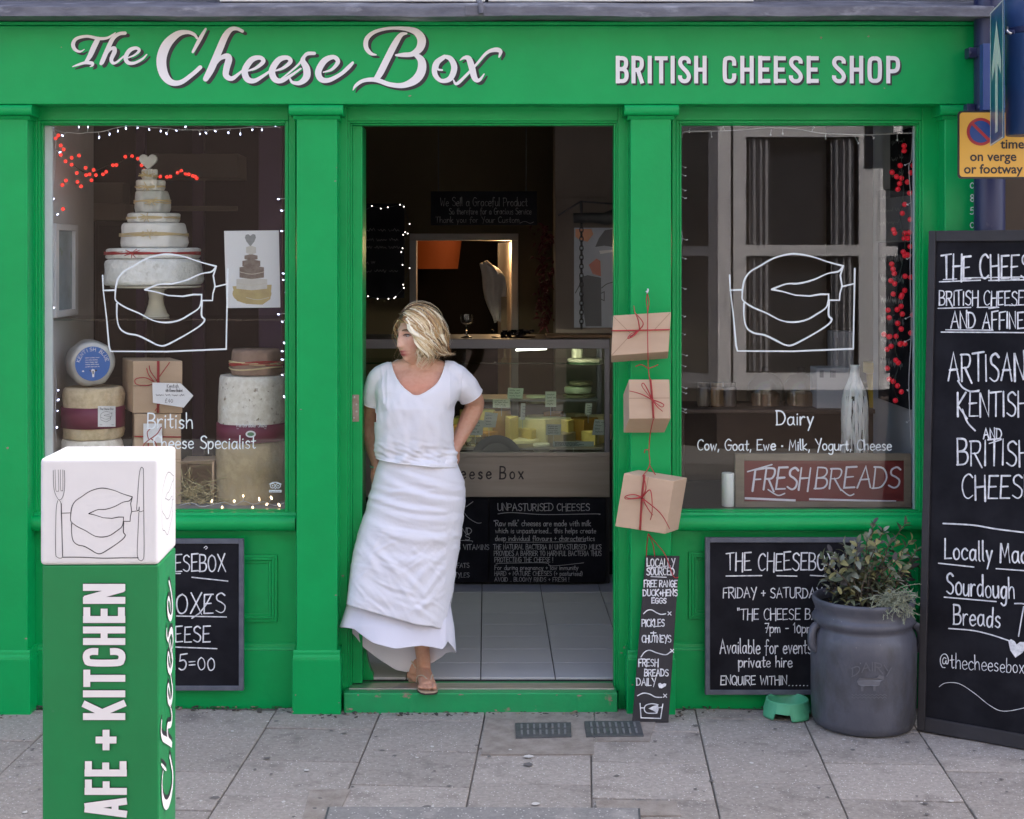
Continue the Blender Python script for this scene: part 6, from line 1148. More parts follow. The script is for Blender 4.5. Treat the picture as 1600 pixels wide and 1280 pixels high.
pr = [z3(*p) for p in ((1325,170),(1325,198),(1303,280),(1283,342),(1343,372),(1310,350),(1356,433),(1380,428),(1290,412),(1328,496),(1315,545),(1358,580),(1265,637),(1272,655),(1328,655),(1355,652),(1325,685),(1348,685),(1358,730),(1320,760),(1340,775),(1350,778),(1328,780),(1256,827),(1263,855),(1270,880),(1330,895),(1362,900),(1251,920),(1274,937),(1328,974),(1265,994),(1312,1000),(1308,1010),(1308,1062),(1235,1083),(1286,1080),(1315,1105),(1372,1110),(1242,1125),(1288,1156),(1309,1188),(1213,1218),(1245,1230),(1362,1210),(1303,1270),(1328,1270),(1258,318),(1300,380),(1362,320),(1375,280))]+[z5(*p) for p in ((1382,20),(1402,53),(1300,86),(1330,100),(1372,98),(1396,145),(1423,140),(1343,157),(1318,175),(1370,240),(1385,255),(1320,288),(1331,353),(1355,366),(1380,392),(1403,428),(1368,480))]
rn = random.Random(70)
light_string('berry_garland', 'long garland of red berries hanging down the right side of the right window', 'berry garland', None, [(1412,225),(1408,260),(1412,300),(1406,340),(1414,380),(1408,420),(1400,460),(1408,500),(1398,540),(1404,570),(1396,600),(1402,625)], [(x, y, x+rn.uniform(-4, 4)+(6 if x < 1400 else -2), y-rn.uniform(2, 7)) for x, y in pr], .26, .0125, RBU, GC)
ub = [(1066,262),(1066,275),(1066,298),(1066,310),(1068,375),(1066,405),(1066,452),(1065,495),(1065,523),(1068,556),(1066,573),(1067,607),(1067,615),(1066,640),(1067,645)]
light_string('fairy_lights', 'unlit clear bulbs on a cable down the left edge of the right window', 'fairy lights', None, [(1064,215),(1064,300),(1063,350),(1066,370),(1063,400),(1064,500),(1062,560),(1063,650)], [(x+5, y, 1064, y-3) for x, y in ub], .14, .0035, BO, CW)
light_string('fairy_lights', 'unlit clear bulbs on a cable along the top of the right window', 'fairy lights', None, [(1066,215),(1070,206),(1120,205),(1160,203),(1200,200),(1240,201),(1280,208),(1320,210),(1360,211),(1400,209),(1426,208)], [(1077,206,1078,200),(1112,214,1111,206),(1204,211,1205,202),(1223,209,1223,202),(1290,217,1290,209),(1341,224,1336,214),(1365,216,1362,211),(1402,219,1402,210),(1130,198,1132,204),(1272,199,1268,206)], .14, .0035, BO, CW)
light_string('fairy_lights', 'unlit clear bulbs on a cable down the right edge of the right window', 'fairy lights', None, [(1426,212),(1424,250),(1420,262),(1424,330),(1422,420),(1424,520),(1420,600),(1424,700)], [(1414,258,1421,255),(1418,320,1424,316),(1417,405,1423,402),(1415,498,1423,494),(1414,534,1422,530),(1418,610,1421,606),(1417,660,1423,656)], .16, .0035, BO, CW)
# ================================================================== the woman in the doorway
def mesh_eval(o):
    dg = bpy.context.evaluated_depsgraph_get(); return bpy.data.meshes.new_from_object(o.evaluated_get(dg))
def remeshed(mb, voxel, smooth=4, fac=.5):
    me = bpy.data.meshes.new('tmp'); me.from_pydata(mb.v, [], mb.f); bm = bmesh.new(); bm.from_mesh(me); bmesh.ops.recalc_face_normals(bm, faces=bm.faces); bm.to_mesh(me); bm.free()
    o = bpy.data.objects.new('tmp', me); C.objects.link(o)
    m = o.modifiers.new('r', 'REMESH'); m.mode = 'VOXEL'; m.voxel_size = voxel
    if smooth: s_ = o.modifiers.new('s', 'SMOOTH'); s_.iterations = smooth; s_.factor = fac
    out = mesh_eval(o); bpy.data.objects.remove(o); return out
def loft(mb, rings, n=32):                                     # rings: (px centre, py, Y, half width in px, half depth in metres)
    o = len(mb.v)
    for cx_, py, Y, hw, hd in rings:
        c = P(cx_, py, Y); w_ = hw/F*(D+Y)
        for j in range(n):
            a = 2*math.pi*j/n; mb.v.append((c.x+w_*math.copysign(abs(math.cos(a))**.85, math.cos(a)), c.y+hd*math.copysign(abs(math.sin(a))**.85, math.sin(a)), c.z))
    for i in range(len(rings)-1):
        for j in range(n): a = o+i*n+j; b = o+i*n+(j+1) % n; mb.f.append((a, b, b+n, a+n)); mb.m.append(0)
    mb.f.append(tuple(o+j for j in reversed(range(n)))); mb.f.append(tuple(o+(len(rings)-1)*n+j for j in range(n))); mb.m += [0, 0]
def limb(mb, pts, n=14):                                       # (px, py, Y, radius m), round ended
    p = [P(a, b, c) for a, b, c, r in pts]; r = [q[3] for q in pts]
    cc = catmull([(v.x, v.y, v.z, rr) for v, rr in zip(p, r)], 5) if len(p) > 2 else [(v.x, v.y, v.z, rr) for v, rr in zip(p, r)]
    d0 = (Vector(cc[0][:3])-Vector(cc[1][:3])).normalized(); d1 = (Vector(cc[-1][:3])-Vector(cc[-2][:3])).normalized()
    q = []; rr = []
    for t in (1, .85, .5): q.append(Vector(cc[0][:3])+d0*cc[0][3]*t); rr.append(cc[0][3]*max(.05, math.sqrt(1-t*t)))
    for c in cc: q.append(Vector(c[:3])); rr.append(c[3])
    for t in (.5, .85, 1): q.append(Vector(cc[-1][:3])+d1*cc[-1][3]*t); rr.append(cc[-1][3]*max(.05, math.sqrt(1-t*t)))
    mb.tube(q, rr, n)
# ---- head frame
HC = P(650, 528, .125); hf = Vector((-.735, -.675, -.01)).normalized(); hu0 = Vector((-.10, .02, 1)); hx = hf.cross(hu0).normalized(); hu = hx.cross(hf).normalized()
def HL(x, y, z): return HC+(hx*x+hf*y+hu*z)*.96                      # x to her right, y forward, z up
g2 = lambda a, s: math.exp(-(a/s)**2)
def face_pt(th, ph):                                            # th from the crown, ph round (0 = forward)
    dx, dy, dz = math.sin(th)*math.sin(ph), math.sin(th)*math.cos(ph), math.cos(th)
    x, y, z = dx*.073, dy*(.092 if dy > 0 else .1), dz*.118
    if z < -.03:                                                # jaw
        k = min(1, (-.03-z)/.088); x *= 1-.30*k
        if y < 0: y *= 1-.55*k
        else: y = y*(1-.05*k)+.026*k*max(0, dy)**.5
    if dy > 0:
        fr = max(0, dy)
        y += fr*(-.010*z/.118 if z > .05 else 0)
        for s in (-1, 1):
            y -= fr*.0125*g2(x-s*.031, .016)*g2(z-.012, .012); y += fr*.006*g2(x-s*.03, .026)*g2(z-.036, .011); y += fr*.007*g2(x-s*.043, .022)*g2(z+.022, .022); y += fr*.0045*g2(x-s*.031, .011)*g2(z-.010, .0065)
        t = (.022-z)/.056                                       # nose, bridge to tip
        if -.2 < t < 1.25:
            h = (.007+.0165*max(0, min(1, t)))*(1 if t < 1 else max(0, 1-(t-1)/.22)); y += fr*h*g2(x, .0085+.006*max(0, min(1, t))); y += fr*.007*(g2(x-.012, .007)+g2(x+.012, .007))*g2(z+.033, .009)
        y += fr*(.0075*g2(x, .021)*(g2(z+.056, .0062)+g2(z+.0685, .0068))-.006*g2(x, .022)*g2(z+.0622, .0028)); y -= fr*.004*g2(x, .02)*g2(z+.080, .006); y += fr*.010*g2(x, .022)*g2(z+.098, .016)
    return Vector((x, y, z))
body = MB(); nt_, np_ = 110, 150; o = len(body.v)
for i in range(nt_+1):
    for j in range(np_): p = face_pt(.0005+(math.pi-.001)*i/nt_, 2*math.pi*j/np_); body.v.append(tuple(HL(*p)))
for i in range(nt_):
    for j in range(np_): a = i*np_+j; b = i*np_+(j+1) % np_; body.f.append((a, b, b+np_, a+np_)); body.m.append(0)
body.f.append(tuple(range(np_-1, -1, -1))); body.f.append(tuple(nt_*np_+j for j in range(np_))); body.m += [0, 0]
for s in (-1, 1): body.ball(HL(s*.073, -.008, -.005), .022, 10, 0, (.5, .8, 1.3))
nb = P(656, 588, .165); body.tube([HL(0, -.03, -.02), HL(0, -.036, -.07), P(651, 574, .155), nb, P(657, 606, .17)], [.05, .053, .054, .062, .085], 20)
loft(body, [(653,772,.14,60,.115),(652,748,.14,58,.11),(650,718,.145,53,.10),(649,685,.15,54,.105),(650,650,.15,57,.115),(652,620,.152,61,.113),(655,600,.155,64,.10),(656,588,.16,56,.08),(656,578,.16,36,.062)])
limb(body, [(642,574,.162,.048),(606,585,.16,.045)]); limb(body, [(666,574,.162,.048),(706,586,.155,.046)])
limb(body, [(600,596,.16,.05),(586,622,.19,.047),(578,660,.245,.041),(583,695,.235,.038),(589,722,.2,.027),(590,732,.18,.026)])
limb(body, [(712,596,.15,.052),(729,612,.19,.047),(742,629,.235,.042),(734,652,.225,.042),(722,677,.2,.034),(712,699,.165,.025),(709,706,.15,.025)])
def hand(mb, w0, dirn, side, sz=1):                             # palm and five bent fingers in world coordinates
    dirn = dirn.normalized(); side = (side-dirn*side.dot(dirn)).normalized(); nrm = dirn.cross(side)
    pc = w0+dirn*.045*sz; mb.ball(pc, .04*sz, 12, 0, (1, 1, 1)) if False else mb.tube([w0, w0+dirn*.02*sz, w0+dirn*.05*sz, w0+dirn*.085*sz], [.024*sz, .03*sz, .034*sz, .028*sz], 12, 0, True, .55)
    for i, (off, ln) in enumerate(((-.027, .062), (-.009, .073), (.009, .069), (.027, .054))):
        b = w0+dirn*.075*sz+side*off*sz; p = [b, b+dirn*ln*.4*sz+nrm*.004, b+dirn*ln*.72*sz+nrm*.017, b+dirn*ln*.9*sz+nrm*.032]; mb.tube(p, [.0095*sz, .009*sz, .0085*sz, .007*sz], 8)
    b = w0+dirn*.02*sz-side*.026*sz; mb.tube([b, b-side*.022*sz+dirn*.02*sz, b-side*.03*sz+dirn*.045*sz+nrm*.008, b-side*.026*sz+dirn*.065*sz+nrm*.016], [.012*sz, .0115*sz, .0095*sz, .0075*sz], 8)
hand(body, P(709, 702, .155), Vector((-.15, .35, -.9)), Vector((0, -1, -.3))); hand(body, P(589.5, 727, .19), Vector((.08, -.25, -.95)), Vector((-.3, -1, 0)))
# legs: the standing one and the one crossed behind it
limb(body, [(636,775,.13,.085),(636,840,.11,.075),(642,905,.085,.056),(652,957,.10,.052),(659,1008,.115,.034),(662,1038,.128,.030),(662.5,1046,.128,.030)])
limb(body, [(672,775,.15,.085),(668,840,.14,.072),(660,905,.13,.055),(655,958,.185,.05),(655,1000,.225,.032),(656,1010,.215,.032)])
zs0 = zt+.013                                                   # top of the sandal sole
fx = X(664, .0)
def foot(mb, M):                                                # local: x forward, y left, z up from the sole
    pts = [(-.045, 0, .030, .028), (-.02, 0, .036, .033), (.03, 0, .034, .033), (.08, .0, .026, .034), (.12, .002, .019, .037), (.145, .003, .015, .034)]
    o = len(mb.v); n = 14
    for x, y, z, r in pts:
        for j in range(n): a = 2*math.pi*j/n; mb.v.append(tuple(M @ Vector((x, y+r*math.cos(a), max(.0, z+min(z, r*1.0)*math.sin(a))))))
    for i in range(len(pts)-1):
        for j in range(n): a = o+i*n+j; b = o+i*n+(j+1) % n; mb.f.append((a, b, b+n, a+n)); mb.m.append(0)
    mb.f.append(tuple(o+j for j in reversed(range(n)))); mb.f.append(tuple(o+(len(pts)-1)*n+j for j in range(n))); mb.m += [0, 0]
    for y, l, r in ((.026, .047, .0125), (.007, .042, .0095), (-.009, .036, .009), (-.022, .03, .0085), (-.034, .022, .008)):
        mb.tube([M @ Vector((.128, y*.95, r)), M @ Vector((.135+l*.55, y, r+.004)), M @ Vector((.135+l, y, r))], [r, r*1.02, r*.72], 9)
yaw = Vector((.16, -1, 0)).normalized(); MF1 = Matrix.Translation((fx-.012, .138, zs0)) @ Matrix(((yaw.x, -yaw.y, 0), (yaw.y, yaw.x, 0), (0, 0, 1))).to_4x4()
foot(body, MF1)
d2 = Vector((-.10, -.55, -.83)).normalized(); l2 = Vector((0, 0, 1)).cross(d2).normalized()*1; u2 = d2.cross(l2)
M2 = Matrix(((d2.x, l2.x, u2.x), (d2.y, l2.y, u2.y), (d2.z, l2.z, u2.z))).to_4x4(); M2.translation = P(657, 1008, .215)+Vector((0, .02, .0)); foot(body, M2)
me = remeshed(body, .0032, 3, .4); me.name = 'person'
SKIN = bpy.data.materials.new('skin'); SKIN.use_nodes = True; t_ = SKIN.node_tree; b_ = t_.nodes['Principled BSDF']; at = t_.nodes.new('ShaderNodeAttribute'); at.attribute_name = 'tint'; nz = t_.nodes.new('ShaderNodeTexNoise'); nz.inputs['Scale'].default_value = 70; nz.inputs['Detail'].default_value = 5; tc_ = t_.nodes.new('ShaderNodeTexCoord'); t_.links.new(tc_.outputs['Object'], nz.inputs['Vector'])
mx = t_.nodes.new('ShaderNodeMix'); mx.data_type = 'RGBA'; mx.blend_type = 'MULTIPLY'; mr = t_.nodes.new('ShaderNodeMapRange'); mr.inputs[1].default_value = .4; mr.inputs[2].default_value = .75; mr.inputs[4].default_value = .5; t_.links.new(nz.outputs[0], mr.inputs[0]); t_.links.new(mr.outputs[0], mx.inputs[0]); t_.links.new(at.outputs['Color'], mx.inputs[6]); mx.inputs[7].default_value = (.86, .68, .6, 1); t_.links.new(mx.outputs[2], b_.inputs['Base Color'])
b_.inputs['Roughness'].default_value = .5; b_.inputs['Subsurface Weight'].default_value = .15; b_.inputs['Subsurface Radius'].default_value = (.012, .004, .002); b_.inputs['Subsurface Scale'].default_value = .6
bmn = bmesh.new(); bmn.from_mesh(me); nv_ = [v for v in bmn.verts if Z(612, .1) < v.co.z < Z(572, .1) and v.co.y < .25 and abs(v.co.x-X(655, .1)) < .16]
for _ in range(30): bmesh.ops.smooth_vert(bmn, verts=nv_, factor=.5, use_axis_x=True, use_axis_y=True, use_axis_z=True)
bmn.to_mesh(me); bmn.free()
bp = t_.nodes.new('ShaderNodeBump'); bp.inputs['Distance'].default_value = .0008; t_.links.new(nz.outputs[0], bp.inputs['Height']); t_.links.new(bp.outputs[0], b_.inputs['Normal'])
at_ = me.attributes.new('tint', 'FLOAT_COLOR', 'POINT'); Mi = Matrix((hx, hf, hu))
def lerp3(a, b, k): return tuple(x+(y-x)*k for x, y in zip(a, b))
cols = []
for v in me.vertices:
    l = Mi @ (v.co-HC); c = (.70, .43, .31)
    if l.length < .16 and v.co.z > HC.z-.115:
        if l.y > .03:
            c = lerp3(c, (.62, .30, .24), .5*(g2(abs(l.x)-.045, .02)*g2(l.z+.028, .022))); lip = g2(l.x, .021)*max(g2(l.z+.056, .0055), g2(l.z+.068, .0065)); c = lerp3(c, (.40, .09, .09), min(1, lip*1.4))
            br = g2(abs(l.x)-.033, .018)*g2(l.z-.034+.15*(abs(l.x)-.032), .005); c = lerp3(c, (.17, .10, .06), min(.9, br*1.4)); ey = g2(abs(l.x)-.031, .0145)*g2(l.z-.0125, .0045); c = lerp3(c, (.07, .04, .03), min(.95, ey*1.6)); c = lerp3(c, (.5, .27, .2), .55*g2(abs(l.x)-.03, .02)*g2(l.z-.012, .014))  # brow and lash colour, with eye-socket shade also put into the tint
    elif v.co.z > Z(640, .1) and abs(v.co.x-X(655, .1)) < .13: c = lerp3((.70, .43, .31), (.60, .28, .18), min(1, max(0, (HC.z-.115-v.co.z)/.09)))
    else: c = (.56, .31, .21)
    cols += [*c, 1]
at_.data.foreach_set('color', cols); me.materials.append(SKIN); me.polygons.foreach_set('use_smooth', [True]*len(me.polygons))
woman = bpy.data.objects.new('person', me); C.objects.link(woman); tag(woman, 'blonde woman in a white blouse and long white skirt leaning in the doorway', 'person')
for s in (-1, 1):
    mb = MB(); mb.ball(HL(s*.031, .0680, .0105), .0105, 14); mb.build('eye', mat('eye_white', (.3, .26, .24), rough=.5), woman, smooth=True)
    mb = MB(); mb.ball(HL(s*.031+.0015, .0747, .0095), .0048, 10); mb.build('iris', mat('iris_brown', (.03, .02, .016), rough=.5), woman, smooth=True)
# ---- lashes and brows follow the surface of the face
FV = [(Mi @ (v.co-HC))/.96 for v in me.vertices if (v.co-HC).length < .15]
def surf(x, z):
    b = [p.y for p in FV if abs(p.x-x) < .0035 and abs(p.z-z) < .0035]; return max(b) if b else .08
for s in (-1, 1):
    mb = MB(); q = [(s*(.0165+.030*i/8), .0145+.0052*math.sin(math.pi*i/8)-.002*i/8) for i in range(9)]; mb.tube([HL(x, surf(x, z)+.0008, z) for x, z in q], [.0008+.0013*math.sin(math.pi*(i+.6)/9.2) for i in range(9)], 6); mb.build('eyelash', mat('dark_lash', (.025, .016, .012), rough=.7), woman, smooth=True)
    mb = MB(); q = [(s*(.015+.036*i/8), .0325+.0065*math.sin(math.pi*(i+1)/10)) for i in range(9)]; mb.tube([HL(x, surf(x, z)+.0004, z) for x, z in q], [.0012+.0014*math.sin(math.pi*(i+1)/10) for i in range(9)], 6); mb.build('eyebrow', mat('brown_brow', (.12, .07, .04), rough=.8), woman, smooth=True)
# ---- blouse
BLOUSE = mat('white_gauze', (.72, .715, .75), rough=.85, spec=.2, var=(.66, .655, .70), var_scale=4, bump=.0012, bump_scale=34, sub=.0)
mb = MB()
loft(mb, [(652,735,.135,61,.135),(651,722,.135,62,.14),(648,700,.138,61,.13),(648,665,.14,61,.135),(649,635,.142,62,.137),(653,610,.15,67,.125),(656,592,.155,70,.10),(655,578,.158,62,.08),(654,567,.16,44,.066),(653,560,.16,34,.056)], 40)
limb(mb, [(608,586,.158,.058),(594,594,.165,.058),(587,612,.178,.055),(583,632,.195,.053),(582,640,.2,.052)], 18)
limb(mb, [(700,584,.155,.060),(716,593,.16,.060),(729,608,.175,.058),(737,621,.195,.056),(741,628,.2,.055)], 18)
bm_ = remeshed(mb, .0042, 8, .5)
bm = bmesh.new(); bm.from_mesh(bm_); bm.normal_update()
def proj(co): s = F/(D+co.y); return VX+co.x*s, VY-(co.z-H)*s
def inside(x, y, poly):
    c = False; j = len(poly)-1
    for i in range(len(poly)):
        if (poly[i][1] > y) != (poly[j][1] > y) and x < (poly[j][0]-poly[i][0])*(y-poly[i][1])/(poly[j][1]-poly[i][1])+poly[i][0]: c = not c
        j = i
    return c
VN = catmull([(612,556),(613,572),(619,589),(629,603),(640,613),(650,618),(661,614.5),(671,608.5),(682,599),(689,588),(693,576),(695,566),(690,556),(660,540),(630,540)], 4, True)
for v in bm.verts:                                              # wrinkles
    x, y = proj(v.co); n_ = v.normal; q = v.co; am = .0026+.004*g2(y-715, 16)+.003*g2(x-600, 22)*g2(y-640, 40)+.0035*g2(x-725, 18)*g2(y-612, 22)+.002*g2(x-700, 14)*g2(y-660, 50)
    w1_ = noise.noise((q.x*9+q.z*7, q.y*6, q.z*16-q.x*8)); w2_ = noise.noise((q.x*34+q.z*14, q.y*20, q.z*22-q.x*12)); w3_ = noise.noise((q.x*24, q.y*10, q.z*70+q.x*18))
    v.co = q+n_*(am*(w1_*1.5+w2_*.8+w3_*g2(y-712, 22)*1.6)+.010*max(0, (y-690)/40)*max(0, w1_+.3)+.0055*max(0, min(1, (y-625)/40))*noise.noise((q.x*26, q.y*12, q.z*3.5))+.003*(g2(x-596-(y-572)*.06, 1.5)*(572 < y < 632)+g2(x-722+(y-580)*.14, 1.5)*(578 < y < 636)+.7*g2(x-605, 1.5)*(566 < y < 640)+.7*g2(x-702, 1.5)*(572 < y < 640)))
kill = [v for v in bm.verts if (inside(*proj(v.co), VN) and v.co.y < .19) or (v.co.z > Z(566, .16) and abs(v.co.x-X(654, .16)) < .115 and v.co.y > .12 and proj(v.co)[1] < 562)]
bmesh.ops.delete(bm, geom=kill, context='VERTS')
def cut(pl, no): 
    g = list(bm.verts)+list(bm.edges)+list(bm.faces); bmesh.ops.bisect_plane(bm, geom=g, plane_co=pl, plane_no=no, clear_outer=True)
def cut_part(sel, pl, no):                                      # bisect only part of the mesh
    vs_ = set(v for v in bm.verts if sel(v)); fs = [f for f in bm.faces if all(v in vs_ for v in f.verts)]; es = set(e for f in fs for e in f.edges); bmesh.ops.bisect_plane(bm, geom=list(vs_)+list(es)+fs, plane_co=pl, plane_no=no, clear_outer=True)
a0_, a1_ = P(716,593,.16), P(741,628,.2); cut_part(lambda v: proj(v.co)[0] > 713 and proj(v.co)[1] < 660, P(736,619,.195), (a1_-a0_).normalized()+Vector((0, 0, -.05)))
a0_, a1_ = P(590,600,.17), P(582,640,.2); cut_part(lambda v: proj(v.co)[0] < 588.5 and proj(v.co)[1] < 660, P(583,631.5,.19), (a1_-a0_).normalized())
hemn = Vector((.10, 0, -1)).normalized(); cut(P(652, 727, .0), Vector((-.10, -.02, -1)).normalized())
for it in range(6):                                             # even out the cut edges
    bv = [v for v in bm.verts if v.is_boundary]; nw = {}
    for v in bv:
        nb_ = [e.other_vert(v) for e in v.link_edges if e.is_boundary]
        if len(nb_) == 2: nw[v] = (v.co*.4+(nb_[0].co+nb_[1].co)*.3)
    for v, c in nw.items(): v.co = c
bm.to_mesh(bm_); rim = []
bl_edges = [e for e in bm.edges if e.is_boundary]
loops = []; seen = set()
for e in bl_edges:
    if e in seen: continue
    seen.add(e); lp = [e.verts[0].co.copy(), e.verts[1].co.copy()]; cur = e.verts[1]; go = True
    while go:
        go = False
        for e2 in cur.link_edges:
            if e2.is_boundary and e2 not in seen: seen.add(e2); cur = e2.other_vert(cur); lp.append(cur.co.copy()); go = True; break
    loops.append(lp)
bm.free(); bm_.materials.append(BLOUSE); bm_.polygons.foreach_set('use_smooth', [True]*len(bm_.polygons))
bl = bpy.data.objects.new('blouse', bm_); C.objects.link(bl); bl.parent = woman; md = bl.modifiers.new('thickness', 'SOLIDIFY'); md.thickness = .0025; md.offset = -1
mb = MB()
for lp in loops:
    if len(lp) > 40: mb.tube(lp[::2]+[lp[-1]], .0022, 5)
mb.build('hem_stitching', mat('white_hem', (.8, .79, .81), rough=.8), bl, smooth=True)
# ---- skirt and underskirt
LINEN = mat('white_linen', (.71, .705, .745), rough=.85, spec=.2, var=(.66, .65, .70), var_scale=5, bump=.0016, bump_scale=45)
def tab(T, k):
    if k <= T[0][0]: return T[0][1:]
    for a, b in zip(T, T[1:]):
        if k <= b[0]: s = (k-a[0])/(b[0]-a[0]); return tuple(x+(y-x)*s for x, y in zip(a[1:], b[1:]))
    return T[-1][1:]
#        py    left right  centre Y  half depth
SK = [(700,595,708,.14,.115),(716,594,712,.138,.12),(733,588,718,.135,.128),(752,583,726,.13,.135),(775,577,728,.12,.135),(800,570,725.5,.105,.13),(830,560,721,.09,.128),(864,551,716,.07,.125),(887,547.5,712,.055,.125),(918,543.5,708.5,.04,.125),(943,540,706,.03,.125),(984,536,702,.01,.125)]
OH = [(530,942),(541,944),(590,958),(620,967),(655,977),(677,979),(694,984),(698,982),(702,955),(709,920),(730,915)]
US = [(800,574,720,.11,.115),(864,556,710,.075,.11),(943,543,703,.05,.095),(979,532,709,.026,.112),(1020,534,711.5,.012,.13),(1060,540,712,.012,.13)]
UF = [(525,979),(533,980),(554,983),(587,1005),(621,1014.5),(645,1011),(661,1009),(680,1012),(691,1015),(699,1002),(704,1008),(712,1020)]; UB = [(525,979),(533,981),(548,992),(564,1014.5),(590,1031.5),(616,1047),(633,1050),(645,1048),(675,1037),(712,1021)]
def skirt(name, T, top, hemf, hemb, fold, m, nr=110, na=220):
    v = []; f = []
    for i in range(nr+1):
        t = i/nr
        for j in range(na):
            a = 2*math.pi*j/na; ca = math.copysign(abs(math.cos(a))**.9, math.cos(a)); sa = math.copysign(abs(math.sin(a))**.9, math.sin(a)); front = sa < 0
            py = top
            for _ in range(3):                                  # hem height depends on where the hem comes to lie
                L_, R_, cy, hd = tab(T, py); pxx = (L_+R_)/2+(R_-L_)/2*ca; hp = tab(hemf, pxx)[0] if front else tab(hemf, pxx)[0]*(1-abs(sa)**.5)+tab(hemb, pxx)[0]*abs(sa)**.5; py = top+(hp-top)*t
            L_, R_, cy, hd = tab(T, py); k_ = (D+cy)/F; x = ((L_+R_)/2+(R_-L_)/2*ca-VX)*k_; y = cy+hd*sa; px_ = (L_+R_)/2+(R_-L_)/2*ca
            d = fold(px_, py, t, a)
            x += ca*d*.55; y += sa*d
            z = H-(py-VY)*(D+y)/F; v.append((x, y, z))
    for i in range(nr):
        for j in range(na): p = i*na+j; q = i*na+(j+1) % na; f.append((p, p+na, q+na, q))
    mb = MB(); mb.add(v, f); o = mb.build(name, m, woman, smooth=True); md = o.modifiers.new('thickness', 'SOLIDIFY'); md.thickness = .0025; return o
def ridge(px, py, x0, y0, x1, y1, w_, h, bow=0):               # a soft crease between two photograph points
    dx, dy = x1-x0, y1-y0; l = math.hypot(dx, dy); u = ((px-x0)*dx+(py-y0)*dy)/l/l; dd = ((px-x0)*-dy+(py-y0)*dx)/l-bow*4*u*(1-u)
    e = 1 if 0 < u < 1 else math.exp(-((u if u < 0 else u-1)*l/14)**2)
    e *= min(1, .25+1.5*max(0, min(u, 1-u)+.15)); return h*math.exp(-(dd/w_)**2)*e
CR = [(578,772,690,800,6,.011,8),(580,790,722,812,6,.008,10),(600,745,724,790,7,.009,10),(585,760,660,770,4,.006,4),(572,812,700,842,8,.008,10),(625,735,726,766,5,.006,6),(610,835,722,832,6,.006,12),(600,870,716,856,7,.006,14),(640,765,727,782,4,.006,5),(572,862,600,908,7,.008,-4),(588,852,640,925,6,.007,-3),(612,880,668,935,6,.007,-3),(660,870,672,955,5,.005,2),(700,880,660,940,6,.008,3),(708,900,650,965,5,.006,3),(690,870,640,925,6,.006,4),(560,905,640,950,8,.006,6),(600,925,690,945,4,.004,4),(575,775,600,778,4,.010,2),(640,940,690,975,5,.005,2),(620,905,650,945,4,.005,0),(650,955,700,925,4,.005,0)]
rc = random.Random(90)
for i in range(46):
    x_, y_ = rc.uniform(556, 700), rc.uniform(850, 965); a_ = rc.choice((rc.gauss(.7, .3), rc.gauss(-.8, .3))); l_ = rc.uniform(10, 34); CR.append((x_-l_*math.cos(a_), y_-l_*math.sin(a_), x_+l_*math.cos(a_), y_+l_*math.sin(a_), rc.uniform(1.8, 3.2), rc.uniform(.0015, .0035), rc.uniform(-4, 4)))
for i in range(26):
    x_, y_ = rc.uniform(580, 715), rc.uniform(735, 850); l_ = rc.uniform(15, 45); a_ = rc.gauss(.12, .14); CR.append((x_-l_*math.cos(a_), y_-l_*math.sin(a_), x_+l_*math.cos(a_), y_+l_*math.sin(a_), rc.uniform(2, 3.6), rc.uniform(.0015, .0035), rc.uniform(0, 5)))
def fold_o(px, py, t, a):
    q = (px*.011+py*.006, py*.016-px*.004, math.sin(a)*.6); d = .0045*noise.noise(q)+.0022*noise.noise((px*.035+py*.02, py*.05-px*.02, 5))*(.4+t)
    if math.sin(a) < .2:
        for c in CR: d += ridge(px, py, *c[:4], c[4], c[5], c[6])*.9-ridge(px, py+c[4]*1.5, *c[:4], c[4]*.8, c[5]*.5, c[6])
    d += .005*t*t*math.sin(a*5+1); d += .0016*noise.noise((px*.11+3, py*.10, 2))*(t > .45)
    return d
def fold_u(px, py, t, a): return .014*t*noise.noise((px*.02, 1.5, math.sin(a)*1.2+py*.002))+.012*t*t*math.sin(a*4+2.2)+.002*noise.noise((px*.06, py*.02, 3))+(.012*math.exp(-((px-694)/4)**2) if math.sin(a) < 0 else 0)*t
skirt('skirt', SK, 712, OH, OH, fold_o, LINEN); skirt('underskirt', US, 840, UF, UB, fold_u, mat('white_cotton', (.67, .665, .735), rough=.85, spec=.2, bump=.0008, bump_scale=60))
